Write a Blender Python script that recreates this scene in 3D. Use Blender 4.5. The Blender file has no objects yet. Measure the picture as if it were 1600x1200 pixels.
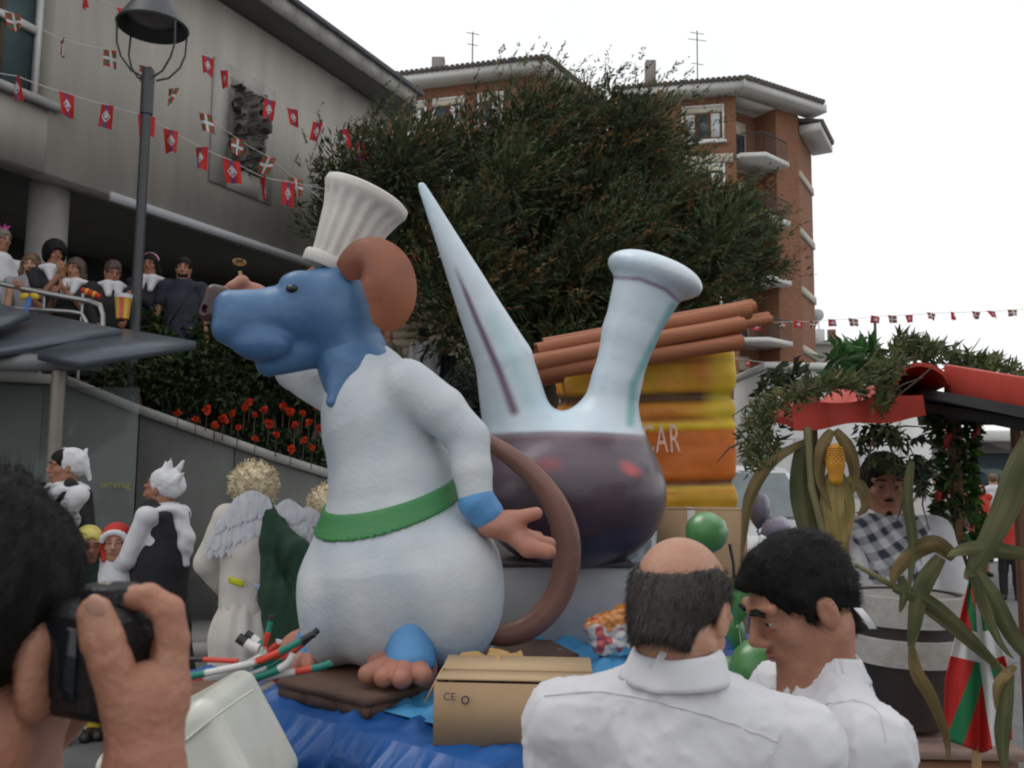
import bpy, math, random
import numpy as np
from mathutils import Vector, Matrix

# ------------------------------------------------------------------ camera, world, sun, exposure
SC = bpy.context.scene
COL = SC.collection
PI = math.pi
F_PX, CAM_H = 1400.0, 1.65
PITCH, ROLL = math.radians(5.72), math.radians(0.6)
cam_data = bpy.data.cameras.new('camera_view')
cam_data.sensor_width = 36.0
cam_data.lens = 36.0 * F_PX / 1600.0
cam_data.clip_start = 0.05
cam_data.clip_end = 2000.0
cam_data.dof.use_dof = True
cam_data.dof.focus_distance = 3.9
cam_data.dof.aperture_fstop = 12.0
cam = bpy.data.objects.new('camera_view', cam_data)
COL.objects.link(cam)
_f = Vector((0, math.cos(PITCH), math.sin(PITCH)))
_r0 = Vector((1, 0, 0)); _u0 = _r0.cross(_f)
_r = _r0 * math.cos(ROLL) + _u0 * math.sin(ROLL)
_u = _u0 * math.cos(ROLL) - _r0 * math.sin(ROLL)
cam.matrix_world = Matrix(((_r.x, _u.x, -_f.x, 0), (_r.y, _u.y, -_f.y, 0), (_r.z, _u.z, -_f.z, CAM_H), (0, 0, 0, 1)))
SC.camera = cam

world = bpy.data.worlds.new('World'); SC.world = world
world.use_nodes = True
_nt = world.node_tree; _nt.nodes.clear()
_out = _nt.nodes.new('ShaderNodeOutputWorld')
_mix = _nt.nodes.new('ShaderNodeMixShader'); _mix.inputs[0].default_value = 0.9
_b1 = _nt.nodes.new('ShaderNodeBackground'); _b1.inputs[1].default_value = 0.10
_b2 = _nt.nodes.new('ShaderNodeBackground'); _b2.inputs[1].default_value = 1.12
_sky = _nt.nodes.new('ShaderNodeTexSky'); _sky.sky_type = 'NISHITA'; _sky.sun_disc = False
SUN_EL, SUN_AZ = math.radians(58), math.radians(-70)      # azimuth clockwise from +Y
_sky.sun_elevation = SUN_EL; _sky.sun_rotation = SUN_AZ; _sky.air_density = 1.0; _sky.dust_density = 3.0
_nz = _nt.nodes.new('ShaderNodeTexNoise'); _nz.inputs['Scale'].default_value = 2.2; _nz.inputs['Detail'].default_value = 5
_tc = _nt.nodes.new('ShaderNodeTexCoord')
_cr = _nt.nodes.new('ShaderNodeValToRGB')
_cr.color_ramp.elements[0].position = 0.3; _cr.color_ramp.elements[0].color = (0.90, 0.915, 0.93, 1)
_cr.color_ramp.elements[1].position = 0.65; _cr.color_ramp.elements[1].color = (1.0, 1.0, 1.0, 1)
_L = _nt.links.new
_L(_tc.outputs['Generated'], _nz.inputs['Vector']); _L(_nz.outputs['Fac'], _cr.inputs['Fac']); _L(_cr.outputs['Color'], _b2.inputs[0])
_L(_sky.outputs['Color'], _b1.inputs[0]); _L(_b1.outputs[0], _mix.inputs[1]); _L(_b2.outputs[0], _mix.inputs[2]); _L(_mix.outputs[0], _out.inputs[0])

sun_data = bpy.data.lights.new('sun', 'SUN'); sun_data.energy = 0.6; sun_data.angle = math.radians(30); sun_data.color = (1, .97, .93)
sun = bpy.data.objects.new('sun', sun_data); COL.objects.link(sun)
_sd = Vector((math.sin(SUN_AZ) * math.cos(SUN_EL), math.cos(SUN_AZ) * math.cos(SUN_EL), math.sin(SUN_EL)))
sun.rotation_euler = _sd.to_track_quat('Z', 'Y').to_euler()

SC.render.engine = 'CYCLES'
SC.cycles.use_denoising = True
SC.cycles.max_bounces = 6; SC.cycles.diffuse_bounces = 3; SC.cycles.transparent_max_bounces = 8
SC.cycles.caustics_reflective = False; SC.cycles.caustics_refractive = False
SC.cycles.pixel_filter_type = 'BLACKMAN_HARRIS'; SC.cycles.filter_width = 2.1
SC.view_settings.view_transform = 'Standard'; SC.view_settings.look = 'None'
SC.view_settings.exposure = 0.02; SC.view_settings.gamma = 1.0
SC.view_settings.use_curve_mapping = False

RNG = np.random.default_rng(7)
random.seed(7)

# ------------------------------------------------------------------ measuring: a photo pixel at a distance
def P(u, v, Y):
    d = np.array(_f) * 1.0 + np.array(_r) * ((u - 800.0) / F_PX) + np.array(_u) * ((600.0 - v) / F_PX)
    return np.array([0, 0, CAM_H]) + d * (Y / d[1])

def zat(v, Y, u=800): return P(u, v, Y)[2]
def xat(u, Y, v=740): return P(u, v, Y)[0]

# ------------------------------------------------------------------ meshes
class M:
    """collects vertices and faces, then links them as ONE mesh object"""
    def __init__(s): s.V = []; s.F = []; s.n = 0; s.C = []; s.U = []; s.mi = []
    def add(s, V, F, col=None, uv=None, mi=0):
        V = np.asarray(V, dtype=np.float64).reshape(-1, 3)
        if isinstance(F, np.ndarray): groups = [F]
        else:
            d = {}
            for f in F: d.setdefault(len(f), []).append(f)
            groups = [np.array(x) for x in d.values()]
        for g in groups:
            if len(g): s.F.append(g.astype(np.int64) + s.n); s.mi.append(np.full(len(g), mi))
        s.V.append(V)
        if col is None: col = (1, 1, 1)
        c = np.asarray(col, dtype=np.float64)
        s.C.append(np.broadcast_to(c, (len(V), 3)).copy() if c.ndim == 1 else c)
        s.U.append(np.zeros((len(V), 2)) if uv is None else np.asarray(uv, dtype=np.float64))
        s.n += len(V)
        return s
    def join(s, o):
        for g, m_ in zip(o.F, o.mi): s.F.append(g + s.n); s.mi.append(m_)
        s.V += o.V; s.C += o.C; s.U += o.U; s.n += o.n
        return s
    def verts(s): return np.concatenate(s.V) if s.V else np.zeros((0, 3))
    def mesh(s, name, mats, smooth=None, origin=(0, 0, 0)):
        V = s.verts() - np.asarray(origin, dtype=np.float64)
        me = bpy.data.meshes.new(name)
        tot = np.concatenate([np.full(len(g), g.shape[1]) for g in s.F]); loops = np.concatenate([g.ravel() for g in s.F])
        me.vertices.add(len(V)); me.vertices.foreach_set('co', V.astype(np.float32).ravel())
        me.loops.add(len(loops)); me.loops.foreach_set('vertex_index', loops.astype(np.int32))
        me.polygons.add(len(tot)); st = np.concatenate([[0], np.cumsum(tot)[:-1]])
        me.polygons.foreach_set('loop_start', st.astype(np.int32)); me.polygons.foreach_set('loop_total', tot.astype(np.int32))
        if not isinstance(mats, (list, tuple)): mats = [mats]
        for m_ in mats: me.materials.append(m_)
        if len(mats) > 1: me.polygons.foreach_set('material_index', np.concatenate(s.mi).astype(np.int32))
        C = np.concatenate(s.C)
        if (C != 1).any():
            a = me.color_attributes.new('paint', 'FLOAT_COLOR', 'POINT')
            a.data.foreach_set('color', np.concatenate([C, np.ones((len(C), 1))], 1).astype(np.float32).ravel())
        U = np.concatenate(s.U)
        if U.any():
            uvl = me.uv_layers.new(name='UVMap'); uvl.data.foreach_set('uv', U[loops].astype(np.float32).ravel())
        me.update(calc_edges=True); me.validate()
        if smooth is not None:
            me.polygons.foreach_set('use_smooth', np.ones(len(me.polygons), dtype=bool))
            if smooth < 179: me.set_sharp_from_angle(angle=math.radians(smooth))
        return me
    def build(s, name, mats, parent=None, smooth=None, origin=None, kind=None):
        root = parent
        while root is not None and root.parent is not None: root = root.parent
        org = origin if origin is not None else (np.array(root.location) if root is not None else (0, 0, 0))
        o = bpy.data.objects.new(name, s.mesh(name, mats, smooth, org))
        COL.objects.link(o)
        if parent is not None: o.parent = parent
        else: o.location = org
        if kind: o['kind'] = kind
        return o

def tag(o, label, cat, group=None):
    o['label'] = label; o['category'] = cat
    if group: o['group'] = group
    return o

def thing(name, loc, label, cat, group=None):
    o = bpy.data.objects.new(name, None); COL.objects.link(o)
    o.location = Vector(tuple(float(c) for c in loc)); o.empty_display_size = .2
    return tag(o, label, cat, group)

def link_copy(src, parent, loc=None, rot=None, scale=None):
    c = src.copy(); COL.objects.link(c); c.parent = parent
    if loc is not None: c.location = loc
    if rot is not None: c.rotation_euler = rot
    if scale is not None: c.scale = scale
    return c

# ------------------------------------------------------------------ shapes
def rotz(a): c, s = math.cos(a), math.sin(a); return np.array([[c, -s, 0], [s, c, 0], [0, 0, 1.]])
def rotx(a): c, s = math.cos(a), math.sin(a); return np.array([[1., 0, 0], [0, c, -s], [0, s, c]])
def roty(a): c, s = math.cos(a), math.sin(a); return np.array([[c, 0, s], [0, 1., 0], [-s, 0, c]])
def nrm(v): v = np.asarray(v, dtype=float); return v / (np.linalg.norm(v) + 1e-12)
def frame(fwd, up=(0, 0, 1)):
    f = nrm(fwd); l = nrm(np.cross(up, f)); u = np.cross(f, l); return f, l, u       # forward, left, up

def box(m, c, size, R=None, col=None, bev=0.0, mi=0, uvs=False):
    hx, hy, hz = [x / 2 for x in size]
    if bev <= 0:
        V = np.array([[x, y, z] for x in (-hx, hx) for y in (-hy, hy) for z in (-hz, hz)])
        F = [(0, 1, 3, 2), (4, 6, 7, 5), (0, 4, 5, 1), (2, 3, 7, 6), (0, 2, 6, 4), (1, 5, 7, 3)]
    else:
        b = min(bev, hx * .9, hy * .9, hz * .9); V = []; idx = {}
        for sx in (-1, 1):
            for sy in (-1, 1):
                for sz in (-1, 1):
                    idx[sx, sy, sz] = len(V)
                    V += [[sx * hx, sy * (hy - b), sz * (hz - b)], [sx * (hx - b), sy * hy, sz * (hz - b)], [sx * (hx - b), sy * (hy - b), sz * hz]]
        F = []
        g = lambda sx, sy, sz, k: idx[sx, sy, sz] + k
        for s in (-1, 1):
            a = [g(s, -1, -1, 0), g(s, 1, -1, 0), g(s, 1, 1, 0), g(s, -1, 1, 0)]; F.append(a if s > 0 else a[::-1])
            a = [g(-1, s, -1, 1), g(1, s, -1, 1), g(1, s, 1, 1), g(-1, s, 1, 1)]; F.append(a if s < 0 else a[::-1])
            a = [g(-1, -1, s, 2), g(1, -1, s, 2), g(1, 1, s, 2), g(-1, 1, s, 2)]; F.append(a if s > 0 else a[::-1])
        for s in (-1, 1):
            for t in (-1, 1):
                a = [g(s, t, -1, 0), g(s, t, -1, 1), g(s, t, 1, 1), g(s, t, 1, 0)]; F.append(a if s * t > 0 else a[::-1])
                a = [g(s, -1, t, 0), g(s, 1, t, 0), g(s, 1, t, 2), g(s, -1, t, 2)]; F.append(a if s * t > 0 else a[::-1])
                a = [g(-1, s, t, 1), g(1, s, t, 1), g(1, s, t, 2), g(-1, s, t, 2)]; F.append(a if s * t < 0 else a[::-1])
        for (sx, sy, sz), i in idx.items():
            a = (i, i + 1, i + 2); F.append(a if sx * sy * sz > 0 else a[::-1])
        V = np.array(V)
    if R is not None: V = V @ np.asarray(R).T
    m.add(V + np.asarray(c), F, col, mi=mi)
    return m

def tube(m, path, rad, n=8, caps=True, col=None, squash=None):
    path = np.asarray(path, dtype=float); k = len(path)
    rad = np.broadcast_to(np.asarray(rad, dtype=float), (k,))
    T = np.gradient(path, axis=0); T /= (np.linalg.norm(T, axis=1, keepdims=True) + 1e-12)
    ref = np.array([0, 0, 1.]) if abs(T[0][2]) < .9 else np.array([1., 0, 0])
    a = nrm(np.cross(T[0], ref)); V = []
    ang = np.arange(n) * 2 * PI / n
    for i in range(k):
        a = nrm(a - T[i] * np.dot(a, T[i])); b = np.cross(T[i], a)
        q = squash if squash else 1.0
        V.append(path[i] + rad[i] * (np.cos(ang)[:, None] * a + q * np.sin(ang)[:, None] * b))
    V = np.concatenate(V)
    i = np.arange(k - 1)[:, None] * n; j = np.arange(n)[None, :]; j2 = (j + 1) % n
    F = np.stack([i + j, i + j2, i + n + j2, i + n + j], -1).reshape(-1, 4)
    if col is not None and np.ndim(col) == 2: colv = np.repeat(np.asarray(col), n, axis=0)
    else: colv = col
    m.add(V, F, colv)
    if caps:
        m.add(V[:n], [tuple(range(n))[::-1]], colv[:n] if colv is not None and np.ndim(colv) == 2 else colv)
        m.add(V[-n:], [tuple(range(n))], colv[-n:] if colv is not None and np.ndim(colv) == 2 else colv)
    return m

def lathe(m, prof, c=(0, 0, 0), R=None, n=24, col=None):
    prof = np.asarray(prof, dtype=float); k = len(prof)          # (radius, height)
    ang = np.arange(n) * 2 * PI / n
    V = np.stack([prof[:, 0:1] * np.cos(ang), prof[:, 0:1] * np.sin(ang), np.repeat(prof[:, 1:2], n, 1)], -1).reshape(-1, 3)
    if R is not None: V = V @ np.asarray(R).T
    i = np.arange(k - 1)[:, None] * n; j = np.arange(n)[None, :]; j2 = (j + 1) % n
    F = np.stack([i + j, i + j2, i + n + j2, i + n + j], -1).reshape(-1, 4)
    cv = col
    if col is not None and np.ndim(col) == 2: cv = np.repeat(np.asarray(col), n, axis=0)
    m.add(V + np.asarray(c), F, cv)
    return m

def grid(m, fn, nu, nv, thick=0.0, uv=True, col=None, wrap=False):
    """fn(u,v) arrays -> (..,3); optional thickness along the normal"""
    u, v = np.meshgrid(np.linspace(0, 1, nu), np.linspace(0, 1, nv), indexing='ij')
    V = np.asarray(fn(u, v)).reshape(nu, nv, 3)
    i = np.arange(nu - 1)[:, None] * nv; j = np.arange(nv - 1)[None, :]
    F = np.stack([i + j, i + nv + j, i + nv + j + 1, i + j + 1], -1).reshape(-1, 4)
    UV = np.stack([u, v], -1).reshape(-1, 2)
    c = None if col is None else (np.asarray(col(u, v)).reshape(-1, 3) if callable(col) else col)
    if thick <= 0:
        m.add(V.reshape(-1, 3), F, c, UV if uv else None); return m
    du = np.gradient(V, axis=0); dv = np.gradient(V, axis=1); N = np.cross(du, dv); N /= (np.linalg.norm(N, axis=-1, keepdims=True) + 1e-12)
    A = (V + N * thick / 2).reshape(-1, 3); B = (V - N * thick / 2).reshape(-1, 3); n = nu * nv
    ring = np.concatenate([np.arange(nv), np.arange(1, nu) * nv + nv - 1, (nu - 1) * nv + np.arange(nv - 2, -1, -1), np.arange(nu - 2, 0, -1) * nv])
    r2 = np.roll(ring, -1)
    S = np.stack([ring, ring + n, r2 + n, r2], -1)
    cc = None if c is None else (np.concatenate([c, c]) if np.ndim(c) == 2 else c)
    m.add(np.concatenate([A, B]), np.concatenate([F, F[:, ::-1] + n, S[:, ::-1]]), cc, np.concatenate([UV, UV]) if uv else None)
    return m

def prism(m, pts2, axis_o, ax, ay, az, depth, col=None):
    """polygon pts2 in plane (ax,ay) at axis_o, extruded by depth along az"""
    pts2 = np.asarray(pts2, dtype=float); n = len(pts2)
    ax, ay, az = map(np.asarray, (ax, ay, az))
    A = np.asarray(axis_o) + pts2[:, :1] * ax + pts2[:, 1:] * ay; B = A + az * depth
    F = [tuple(range(n)), tuple(range(2 * n - 1, n - 1, -1))] + [(i, i + n, (i + 1) % n + n, (i + 1) % n) for i in range(n)]
    F = [f[::-1] for f in F]
    m.add(np.concatenate([A, B]), F, col); return m

# ------------------------------------------------------------------ noise
def _hash(i, j, k, s):
    h = (i * 374761393 + j * 668265263 + k * 2147483647 + s * 1274126177) & 0xffffffff
    h = ((h ^ (h >> 13)) * 1274126177) & 0xffffffff
    return ((h ^ (h >> 16)) & 0xffff) / 65535.0
def vnoise(p, seed=0):
    p = np.asarray(p, dtype=float); b = np.floor(p).astype(np.int64); f = p - b; f = f * f * (3 - 2 * f); r = 0
    for dx in (0, 1):
        for dy in (0, 1):
            for dz in (0, 1):
                w = (f[..., 0] if dx else 1 - f[..., 0]) * (f[..., 1] if dy else 1 - f[..., 1]) * (f[..., 2] if dz else 1 - f[..., 2])
                r = r + w * _hash(b[..., 0] + dx, b[..., 1] + dy, b[..., 2] + dz, seed)
    return r * 2 - 1
def fbm(p, oct=3, seed=0):
    p = np.asarray(p, dtype=float); r = 0; a = 1.0
    for o in range(oct): r = r + a * vnoise(p * 2 ** o, seed + o); a *= .5
    return r

# ------------------------------------------------------------------ sculpting: smooth unions of cones and ellipsoids meshed with surface nets
class Sdf:
    def __init__(s): s.ops = []
    def cone(s, a, b, ra, rb, k=.02, op='add'):
        a = np.asarray(a, float); b = np.asarray(b, float); r = max(ra, rb)
        s.ops.append(('cone', (a, b, ra, rb), np.minimum(a, b) - r, np.maximum(a, b) + r, k, op)); return s
    def chain(s, pts, rads, k=.02):
        for i in range(len(pts) - 1): s.cone(pts[i], pts[i + 1], rads[i], rads[i + 1], k)
        return s
    def ell(s, c, r, R=None, k=.02, op='add'):
        c = np.asarray(c, float); r = np.asarray(r, float) if np.ndim(r) else np.array([r, r, r], float)
        e = np.full(3, r.max()) if R is not None else r
        s.ops.append(('ell', (c, r, R), c - e, c + e, k, op)); return s
    def box(s, c, h, R=None, rd=.01, k=.01, op='add'):
        c = np.asarray(c, float); h = np.asarray(h, float); e = np.full(3, np.linalg.norm(h)) if R is not None else h
        s.ops.append(('box', (c, h, R, rd), c - e, c + e, k, op)); return s
    def plane(s, p, n, k=.005):       # keep the side the normal does NOT point to
        s.ops.append(('plane', (np.asarray(p, float), nrm(n)), None, None, k, 'sub')); return s
    def mesh(s, h, lo=None, hi=None):
        add = [o for o in s.ops if o[5] == 'add']
        l = np.min([o[2] for o in add], 0) - 3 * h - .01; u = np.max([o[3] for o in add], 0) + 3 * h + .01
        if lo is not None: l = np.maximum(l, lo)
        if hi is not None: u = np.minimum(u, hi)
        n = np.ceil((u - l) / h).astype(int) + 1
        D = np.full(n, 1e3, dtype=np.float32)
        ax = [(l[i] + h * np.arange(n[i])).astype(np.float32) for i in range(3)]
        for typ, a, blo, bhi, k, op in s.ops:
            if blo is None: i0 = np.zeros(3, int); i1 = n.copy()
            else:
                pad = k + 2.5 * h
                i0 = np.clip(np.floor((blo - pad - l) / h).astype(int), 0, n); i1 = np.clip(np.ceil((bhi + pad - l) / h).astype(int) + 1, 0, n)
            if (i1 <= i0).any(): continue
            X = ax[0][i0[0]:i1[0], None, None]; Y = ax[1][None, i0[1]:i1[1], None]; Z = ax[2][None, None, i0[2]:i1[2]]
            if typ == 'cone':
                p, q, ra, rb = a; d = q - p; L2 = float(d @ d) + 1e-12
                t = np.clip(((X - p[0]) * d[0] + (Y - p[1]) * d[1] + (Z - p[2]) * d[2]) / L2, 0, 1)
                e = np.sqrt((X - p[0] - t * d[0]) ** 2 + (Y - p[1] - t * d[1]) ** 2 + (Z - p[2] - t * d[2]) ** 2) - (ra + (rb - ra) * t)
            elif typ == 'plane':
                p, nn = a; e = -((X - p[0]) * nn[0] + (Y - p[1]) * nn[1] + (Z - p[2]) * nn[2])
            else:
                c = a[0]; r = a[1]; R = a[2]
                x, y, z = X - c[0], Y - c[1], Z - c[2]
                if R is not None:
                    R = np.asarray(R); x, y, z = (R[0, 0] * x + R[1, 0] * y + R[2, 0] * z, R[0, 1] * x + R[1, 1] * y + R[2, 1] * z, R[0, 2] * x + R[1, 2] * y + R[2, 2] * z)
                if typ == 'ell':
                    k0 = np.sqrt((x / r[0]) ** 2 + (y / r[1]) ** 2 + (z / r[2]) ** 2); k1 = np.sqrt((x / r[0] ** 2) ** 2 + (y / r[1] ** 2) ** 2 + (z / r[2] ** 2) ** 2)
                    e = k0 * (k0 - 1) / (k1 + 1e-9)
                else:
                    rd = a[3]; qx, qy, qz = np.abs(x) - r[0] + rd, np.abs(y) - r[1] + rd, np.abs(z) - r[2] + rd
                    e = np.sqrt(np.maximum(qx, 0) ** 2 + np.maximum(qy, 0) ** 2 + np.maximum(qz, 0) ** 2) + np.minimum(np.maximum(np.maximum(qx, qy), qz), 0) - rd
            sl = D[i0[0]:i1[0], i0[1]:i1[1], i0[2]:i1[2]]
            if op == 'add': hh = np.maximum(k - np.abs(sl - e), 0); D[i0[0]:i1[0], i0[1]:i1[1], i0[2]:i1[2]] = np.minimum(sl, e) - hh * hh / (4 * k)
            else: hh = np.maximum(k - np.abs(sl + e), 0); D[i0[0]:i1[0], i0[1]:i1[1], i0[2]:i1[2]] = np.maximum(sl, -e) + hh * hh / (4 * k)
        return nets(D, l, h)

def nets(D, org, h):
    S = D < 0; n = np.array(D.shape); c = n - 1
    acc = np.zeros((*c, 3), np.float32); cnt = np.zeros(c, np.float32)
    def edge(axis, o):
        sl0 = [slice(o[i], o[i] + c[i]) for i in range(3)]; sl1 = list(sl0); sl1[axis] = slice(1, 1 + c[axis])
        a, b = D[tuple(sl0)], D[tuple(sl1)]; x = S[tuple(sl0)] != S[tuple(sl1)]
        if not x.any(): return
        w = np.nonzero(x); t = a[w] / (a[w] - b[w])
        for i in range(3): acc[(*w, np.full(len(t), i))] += t if i == axis else o[i]
        cnt[w] += 1
    for axis in range(3):
        o2 = [i for i in range(3) if i != axis]
        for p in (0, 1):
            for q in (0, 1):
                o = [0, 0, 0]; o[o2[0]] = p; o[o2[1]] = q; edge(axis, o)
    act = cnt > 0; idx = np.full(c, -1, np.int64); w = np.nonzero(act); idx[w] = np.arange(len(w[0]))
    V = (np.stack(w, -1) + acc[w] / cnt[w][:, None]) * h + org
    F = []
    for axis in range(3):
        a2, b2 = (axis + 1) % 3, (axis + 2) % 3
        s0 = [slice(1, c[i]) for i in range(3)]; s0[axis] = slice(0, c[axis]); s1 = list(s0); s1[axis] = slice(1, c[axis] + 1)
        A, B = S[tuple(s0)], S[tuple(s1)]; x = np.nonzero(A != B)
        if not len(x[0]): continue
        base = [x[i] + (0 if i == axis else 1) for i in range(3)]
        def cell(da, db):
            q = list(base); q[a2] = q[a2] - da; q[b2] = q[b2] - db; return idx[tuple(q)]
        quad = np.stack([cell(1, 1), cell(0, 1), cell(0, 0), cell(1, 0)], -1)
        fl = ~A[x]; quad[fl] = quad[fl][:, ::-1]
        F.append(quad)
    F = np.concatenate(F); F = F[(F >= 0).all(1)]
    return V.astype(np.float64), F

def vnormals(V, F):
    N = np.zeros_like(V)
    n = np.cross(V[F[:, 2]] - V[F[:, 0]], V[F[:, 3 if F.shape[1] > 3 else 1]] - V[F[:, 1]]) if F.shape[1] == 4 else np.cross(V[F[:, 1]] - V[F[:, 0]], V[F[:, 2]] - V[F[:, 0]])
    for i in range(F.shape[1]): np.add.at(N, F[:, i], n)
    return N / (np.linalg.norm(N, axis=1, keepdims=True) + 1e-12)
def displace(V, F, fn):
    return V + vnormals(V, F) * np.asarray(fn(V))[:, None]

# ------------------------------------------------------------------ materials
MATS = {}
def mat(name, col=(.5, .5, .5), rough=.6, var=.12, scale=6.0, bump=0.0, bscale=40.0, metal=0.0, spec=.5, attr=False, col2=None, stretch=None, sss=0.0, trans=0.0, coat=0.0, sheen=0.0, alpha=None, detail=4):
    if name in MATS: return MATS[name]
    m = bpy.data.materials.new(name); m.use_nodes = True; nt = m.node_tree; L = nt.links.new
    b = nt.nodes['Principled BSDF']
    b.inputs['Roughness'].default_value = rough; b.inputs['Metallic'].default_value = metal
    b.inputs['Specular IOR Level'].default_value = spec
    if sss:
        b.inputs['Subsurface Weight'].default_value = sss; b.inputs['Subsurface Radius'].default_value = (1, .35, .2); b.inputs['Subsurface Scale'].default_value = .012
    if trans: b.inputs['Transmission Weight'].default_value = trans
    if coat: b.inputs['Coat Weight'].default_value = coat; b.inputs['Coat Roughness'].default_value = .15
    if sheen: b.inputs['Sheen Weight'].default_value = sheen
    if alpha is not None: b.inputs['Alpha'].default_value = alpha
    tc = nt.nodes.new('ShaderNodeTexCoord'); mp = nt.nodes.new('ShaderNodeMapping'); L(tc.outputs['Object'], mp.inputs['Vector'])
    if stretch: mp.inputs['Scale'].default_value = stretch
    nz = nt.nodes.new('ShaderNodeTexNoise'); nz.inputs['Scale'].default_value = scale; nz.inputs['Detail'].default_value = detail; nz.inputs['Roughness'].default_value = .6
    L(mp.outputs['Vector'], nz.inputs['Vector'])
    if attr:
        base = nt.nodes.new('ShaderNodeAttribute'); base.attribute_name = 'paint'; src = base.outputs['Color']
    else:
        rg = nt.nodes.new('ShaderNodeRGB'); rg.outputs[0].default_value = (*col, 1); src = rg.outputs[0]
    mr = nt.nodes.new('ShaderNodeMapRange'); mr.inputs[1].default_value = .25; mr.inputs[2].default_value = .75
    if col2 is not None:
        mr.inputs[3].default_value = 0; mr.inputs[4].default_value = 1; L(nz.outputs['Fac'], mr.inputs[0])
        mx = nt.nodes.new('ShaderNodeMix'); mx.data_type = 'RGBA'; L(mr.outputs[0], mx.inputs[0]); L(src, mx.inputs[6]); mx.inputs[7].default_value = (*col2, 1)
        L(mx.outputs[2], b.inputs['Base Color'])
    else:
        mr.inputs[3].default_value = 1 - var; mr.inputs[4].default_value = 1 + var; L(nz.outputs['Fac'], mr.inputs[0])
        mx = nt.nodes.new('ShaderNodeVectorMath'); mx.operation = 'SCALE'; L(src, mx.inputs[0]); L(mr.outputs[0], mx.inputs['Scale'])
        L(mx.outputs[0], b.inputs['Base Color'])
    if bump:
        n2 = nt.nodes.new('ShaderNodeTexNoise'); n2.inputs['Scale'].default_value = bscale; n2.inputs['Detail'].default_value = 4
        L(mp.outputs['Vector'], n2.inputs['Vector'])
        bp = nt.nodes.new('ShaderNodeBump'); bp.inputs['Strength'].default_value = bump; bp.inputs['Distance'].default_value = .01
        L(n2.outputs['Fac'], bp.inputs['Height']); L(bp.outputs[0], b.inputs['Normal'])
    MATS[name] = m
    return m

def leafmat(name, cols, rough=.55):
    """leaf colours picked per leaf from the paint attribute, slightly translucent"""
    if name in MATS: return MATS[name]
    m = bpy.data.materials.new(name); m.use_nodes = True; nt = m.node_tree; L = nt.links.new
    b = nt.nodes['Principled BSDF']; b.inputs['Roughness'].default_value = rough; b.inputs['Specular IOR Level'].default_value = .3
    a = nt.nodes.new('ShaderNodeAttribute'); a.attribute_name = 'paint'
    L(a.outputs['Color'], b.inputs['Base Color'])
    tr = nt.nodes.new('ShaderNodeBsdfTranslucent'); L(a.outputs['Color'], tr.inputs['Color'])
    mx = nt.nodes.new('ShaderNodeMixShader'); mx.inputs[0].default_value = .25
    L(b.outputs[0], mx.inputs[1]); L(tr.outputs[0], mx.inputs[2]); L(mx.outputs[0], nt.nodes['Material Output'].inputs['Surface'])
    MATS[name] = m
    return m

def leaves(m, pts, dirs, length, width, cols, bend=.15, rng=RNG):
    """diamond leaf blades: one folded pair of triangles per point"""
    n = len(pts); d = dirs / (np.linalg.norm(dirs, axis=1, keepdims=True) + 1e-9)
    r = rng.normal(size=(n, 3)); s = np.cross(d, r); s /= (np.linalg.norm(s, axis=1, keepdims=True) + 1e-9); up = np.cross(s, d)
    length = np.broadcast_to(length, (n,))[:, None]; width = np.broadcast_to(width, (n,))[:, None]
    a = pts; c = pts + d * length - up * length * bend; mid = pts + d * length * .45
    b1 = mid + s * width / 2 + up * width * .15; b2 = mid - s * width / 2 + up * width * .15
    V = np.stack([a, b1, c, b2], 1).reshape(-1, 3)
    i = np.arange(n)[:, None] * 4
    F = np.concatenate([i + np.array([0, 1, 2]), i + np.array([0, 2, 3])])
    m.add(V, F, np.repeat(cols, 4, axis=0)); return m

def pick(cols, n, rng=RNG, jit=.25):
    cols = np.asarray(cols); c = cols[rng.integers(0, len(cols), n)]
    return c * (1 + jit * (rng.random((n, 1)) * 2 - 1))
# ================================================================== THE SETTING
m_asphalt = mat('asphalt', (.13, .13, .13), .9, .25, 3.0, .35, 60)
m_pave = mat('pavement_concrete', (.21, .205, .195), .9, .18, 2.0, .2, 40)
m_kerb = mat('kerb_stone', (.30, .29, .28), .85, .15, 4)
m_paint = mat('road_paint', (.72, .72, .70), .8, .1, 8)
m_conc = mat('facade_concrete', (.40, .375, .335), .9, .13, 2.2, .3, 14, stretch=(1.6, 1.6, .22), detail=7)
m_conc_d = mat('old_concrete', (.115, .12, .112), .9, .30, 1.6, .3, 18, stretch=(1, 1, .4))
m_cope = mat('coping_stone', (.36, .355, .34), .85, .18, 5, .2, 30)
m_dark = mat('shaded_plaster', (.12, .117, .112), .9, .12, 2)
m_roofslate = mat('roof_slate', (.07, .075, .085), .7, .2, 6)
m_metal = mat('dark_painted_metal', (.055, .06, .065), .5, .12, 8, metal=.3)
m_rail = mat('brushed_rail', (.36, .36, .36), .38, .1, 9, metal=.9)
m_glass = mat('window_glass', (.05, .075, .085), .12, .2, 2, spec=.6)
m_white = mat('white_paint', (.72, .72, .70), .55, .06, 5)
m_cream = mat('cream_blind', (.58, .54, .42), .8, .08, 5)
m_brown = mat('brown_wood', (.17, .075, .035), .5, .2, 9)

g = M(); grid(g, lambda u, v: np.stack([u * 600 - 300, v * 600 - 120, 0 * u], -1), 3, 3)
ground = g.build('ground', m_asphalt, kind='structure')
# street strip seen on the right with its painted crossing and kerb
b = M(); box(b, (8.5, 19.5, .004), (9, 2.6, .004)); crossing = b.build('crossing_marking', m_paint, kind='structure')
b = M(); box(b, (9.0, 24.6, .06), (26, 4.0, .12)); b.build('far_pavement', m_pave, kind='structure')
b = M(); box(b, (9.0, 22.5, .07), (26, .2, .14), bev=.02); b.build('kerb', m_kerb, kind='structure')

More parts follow.
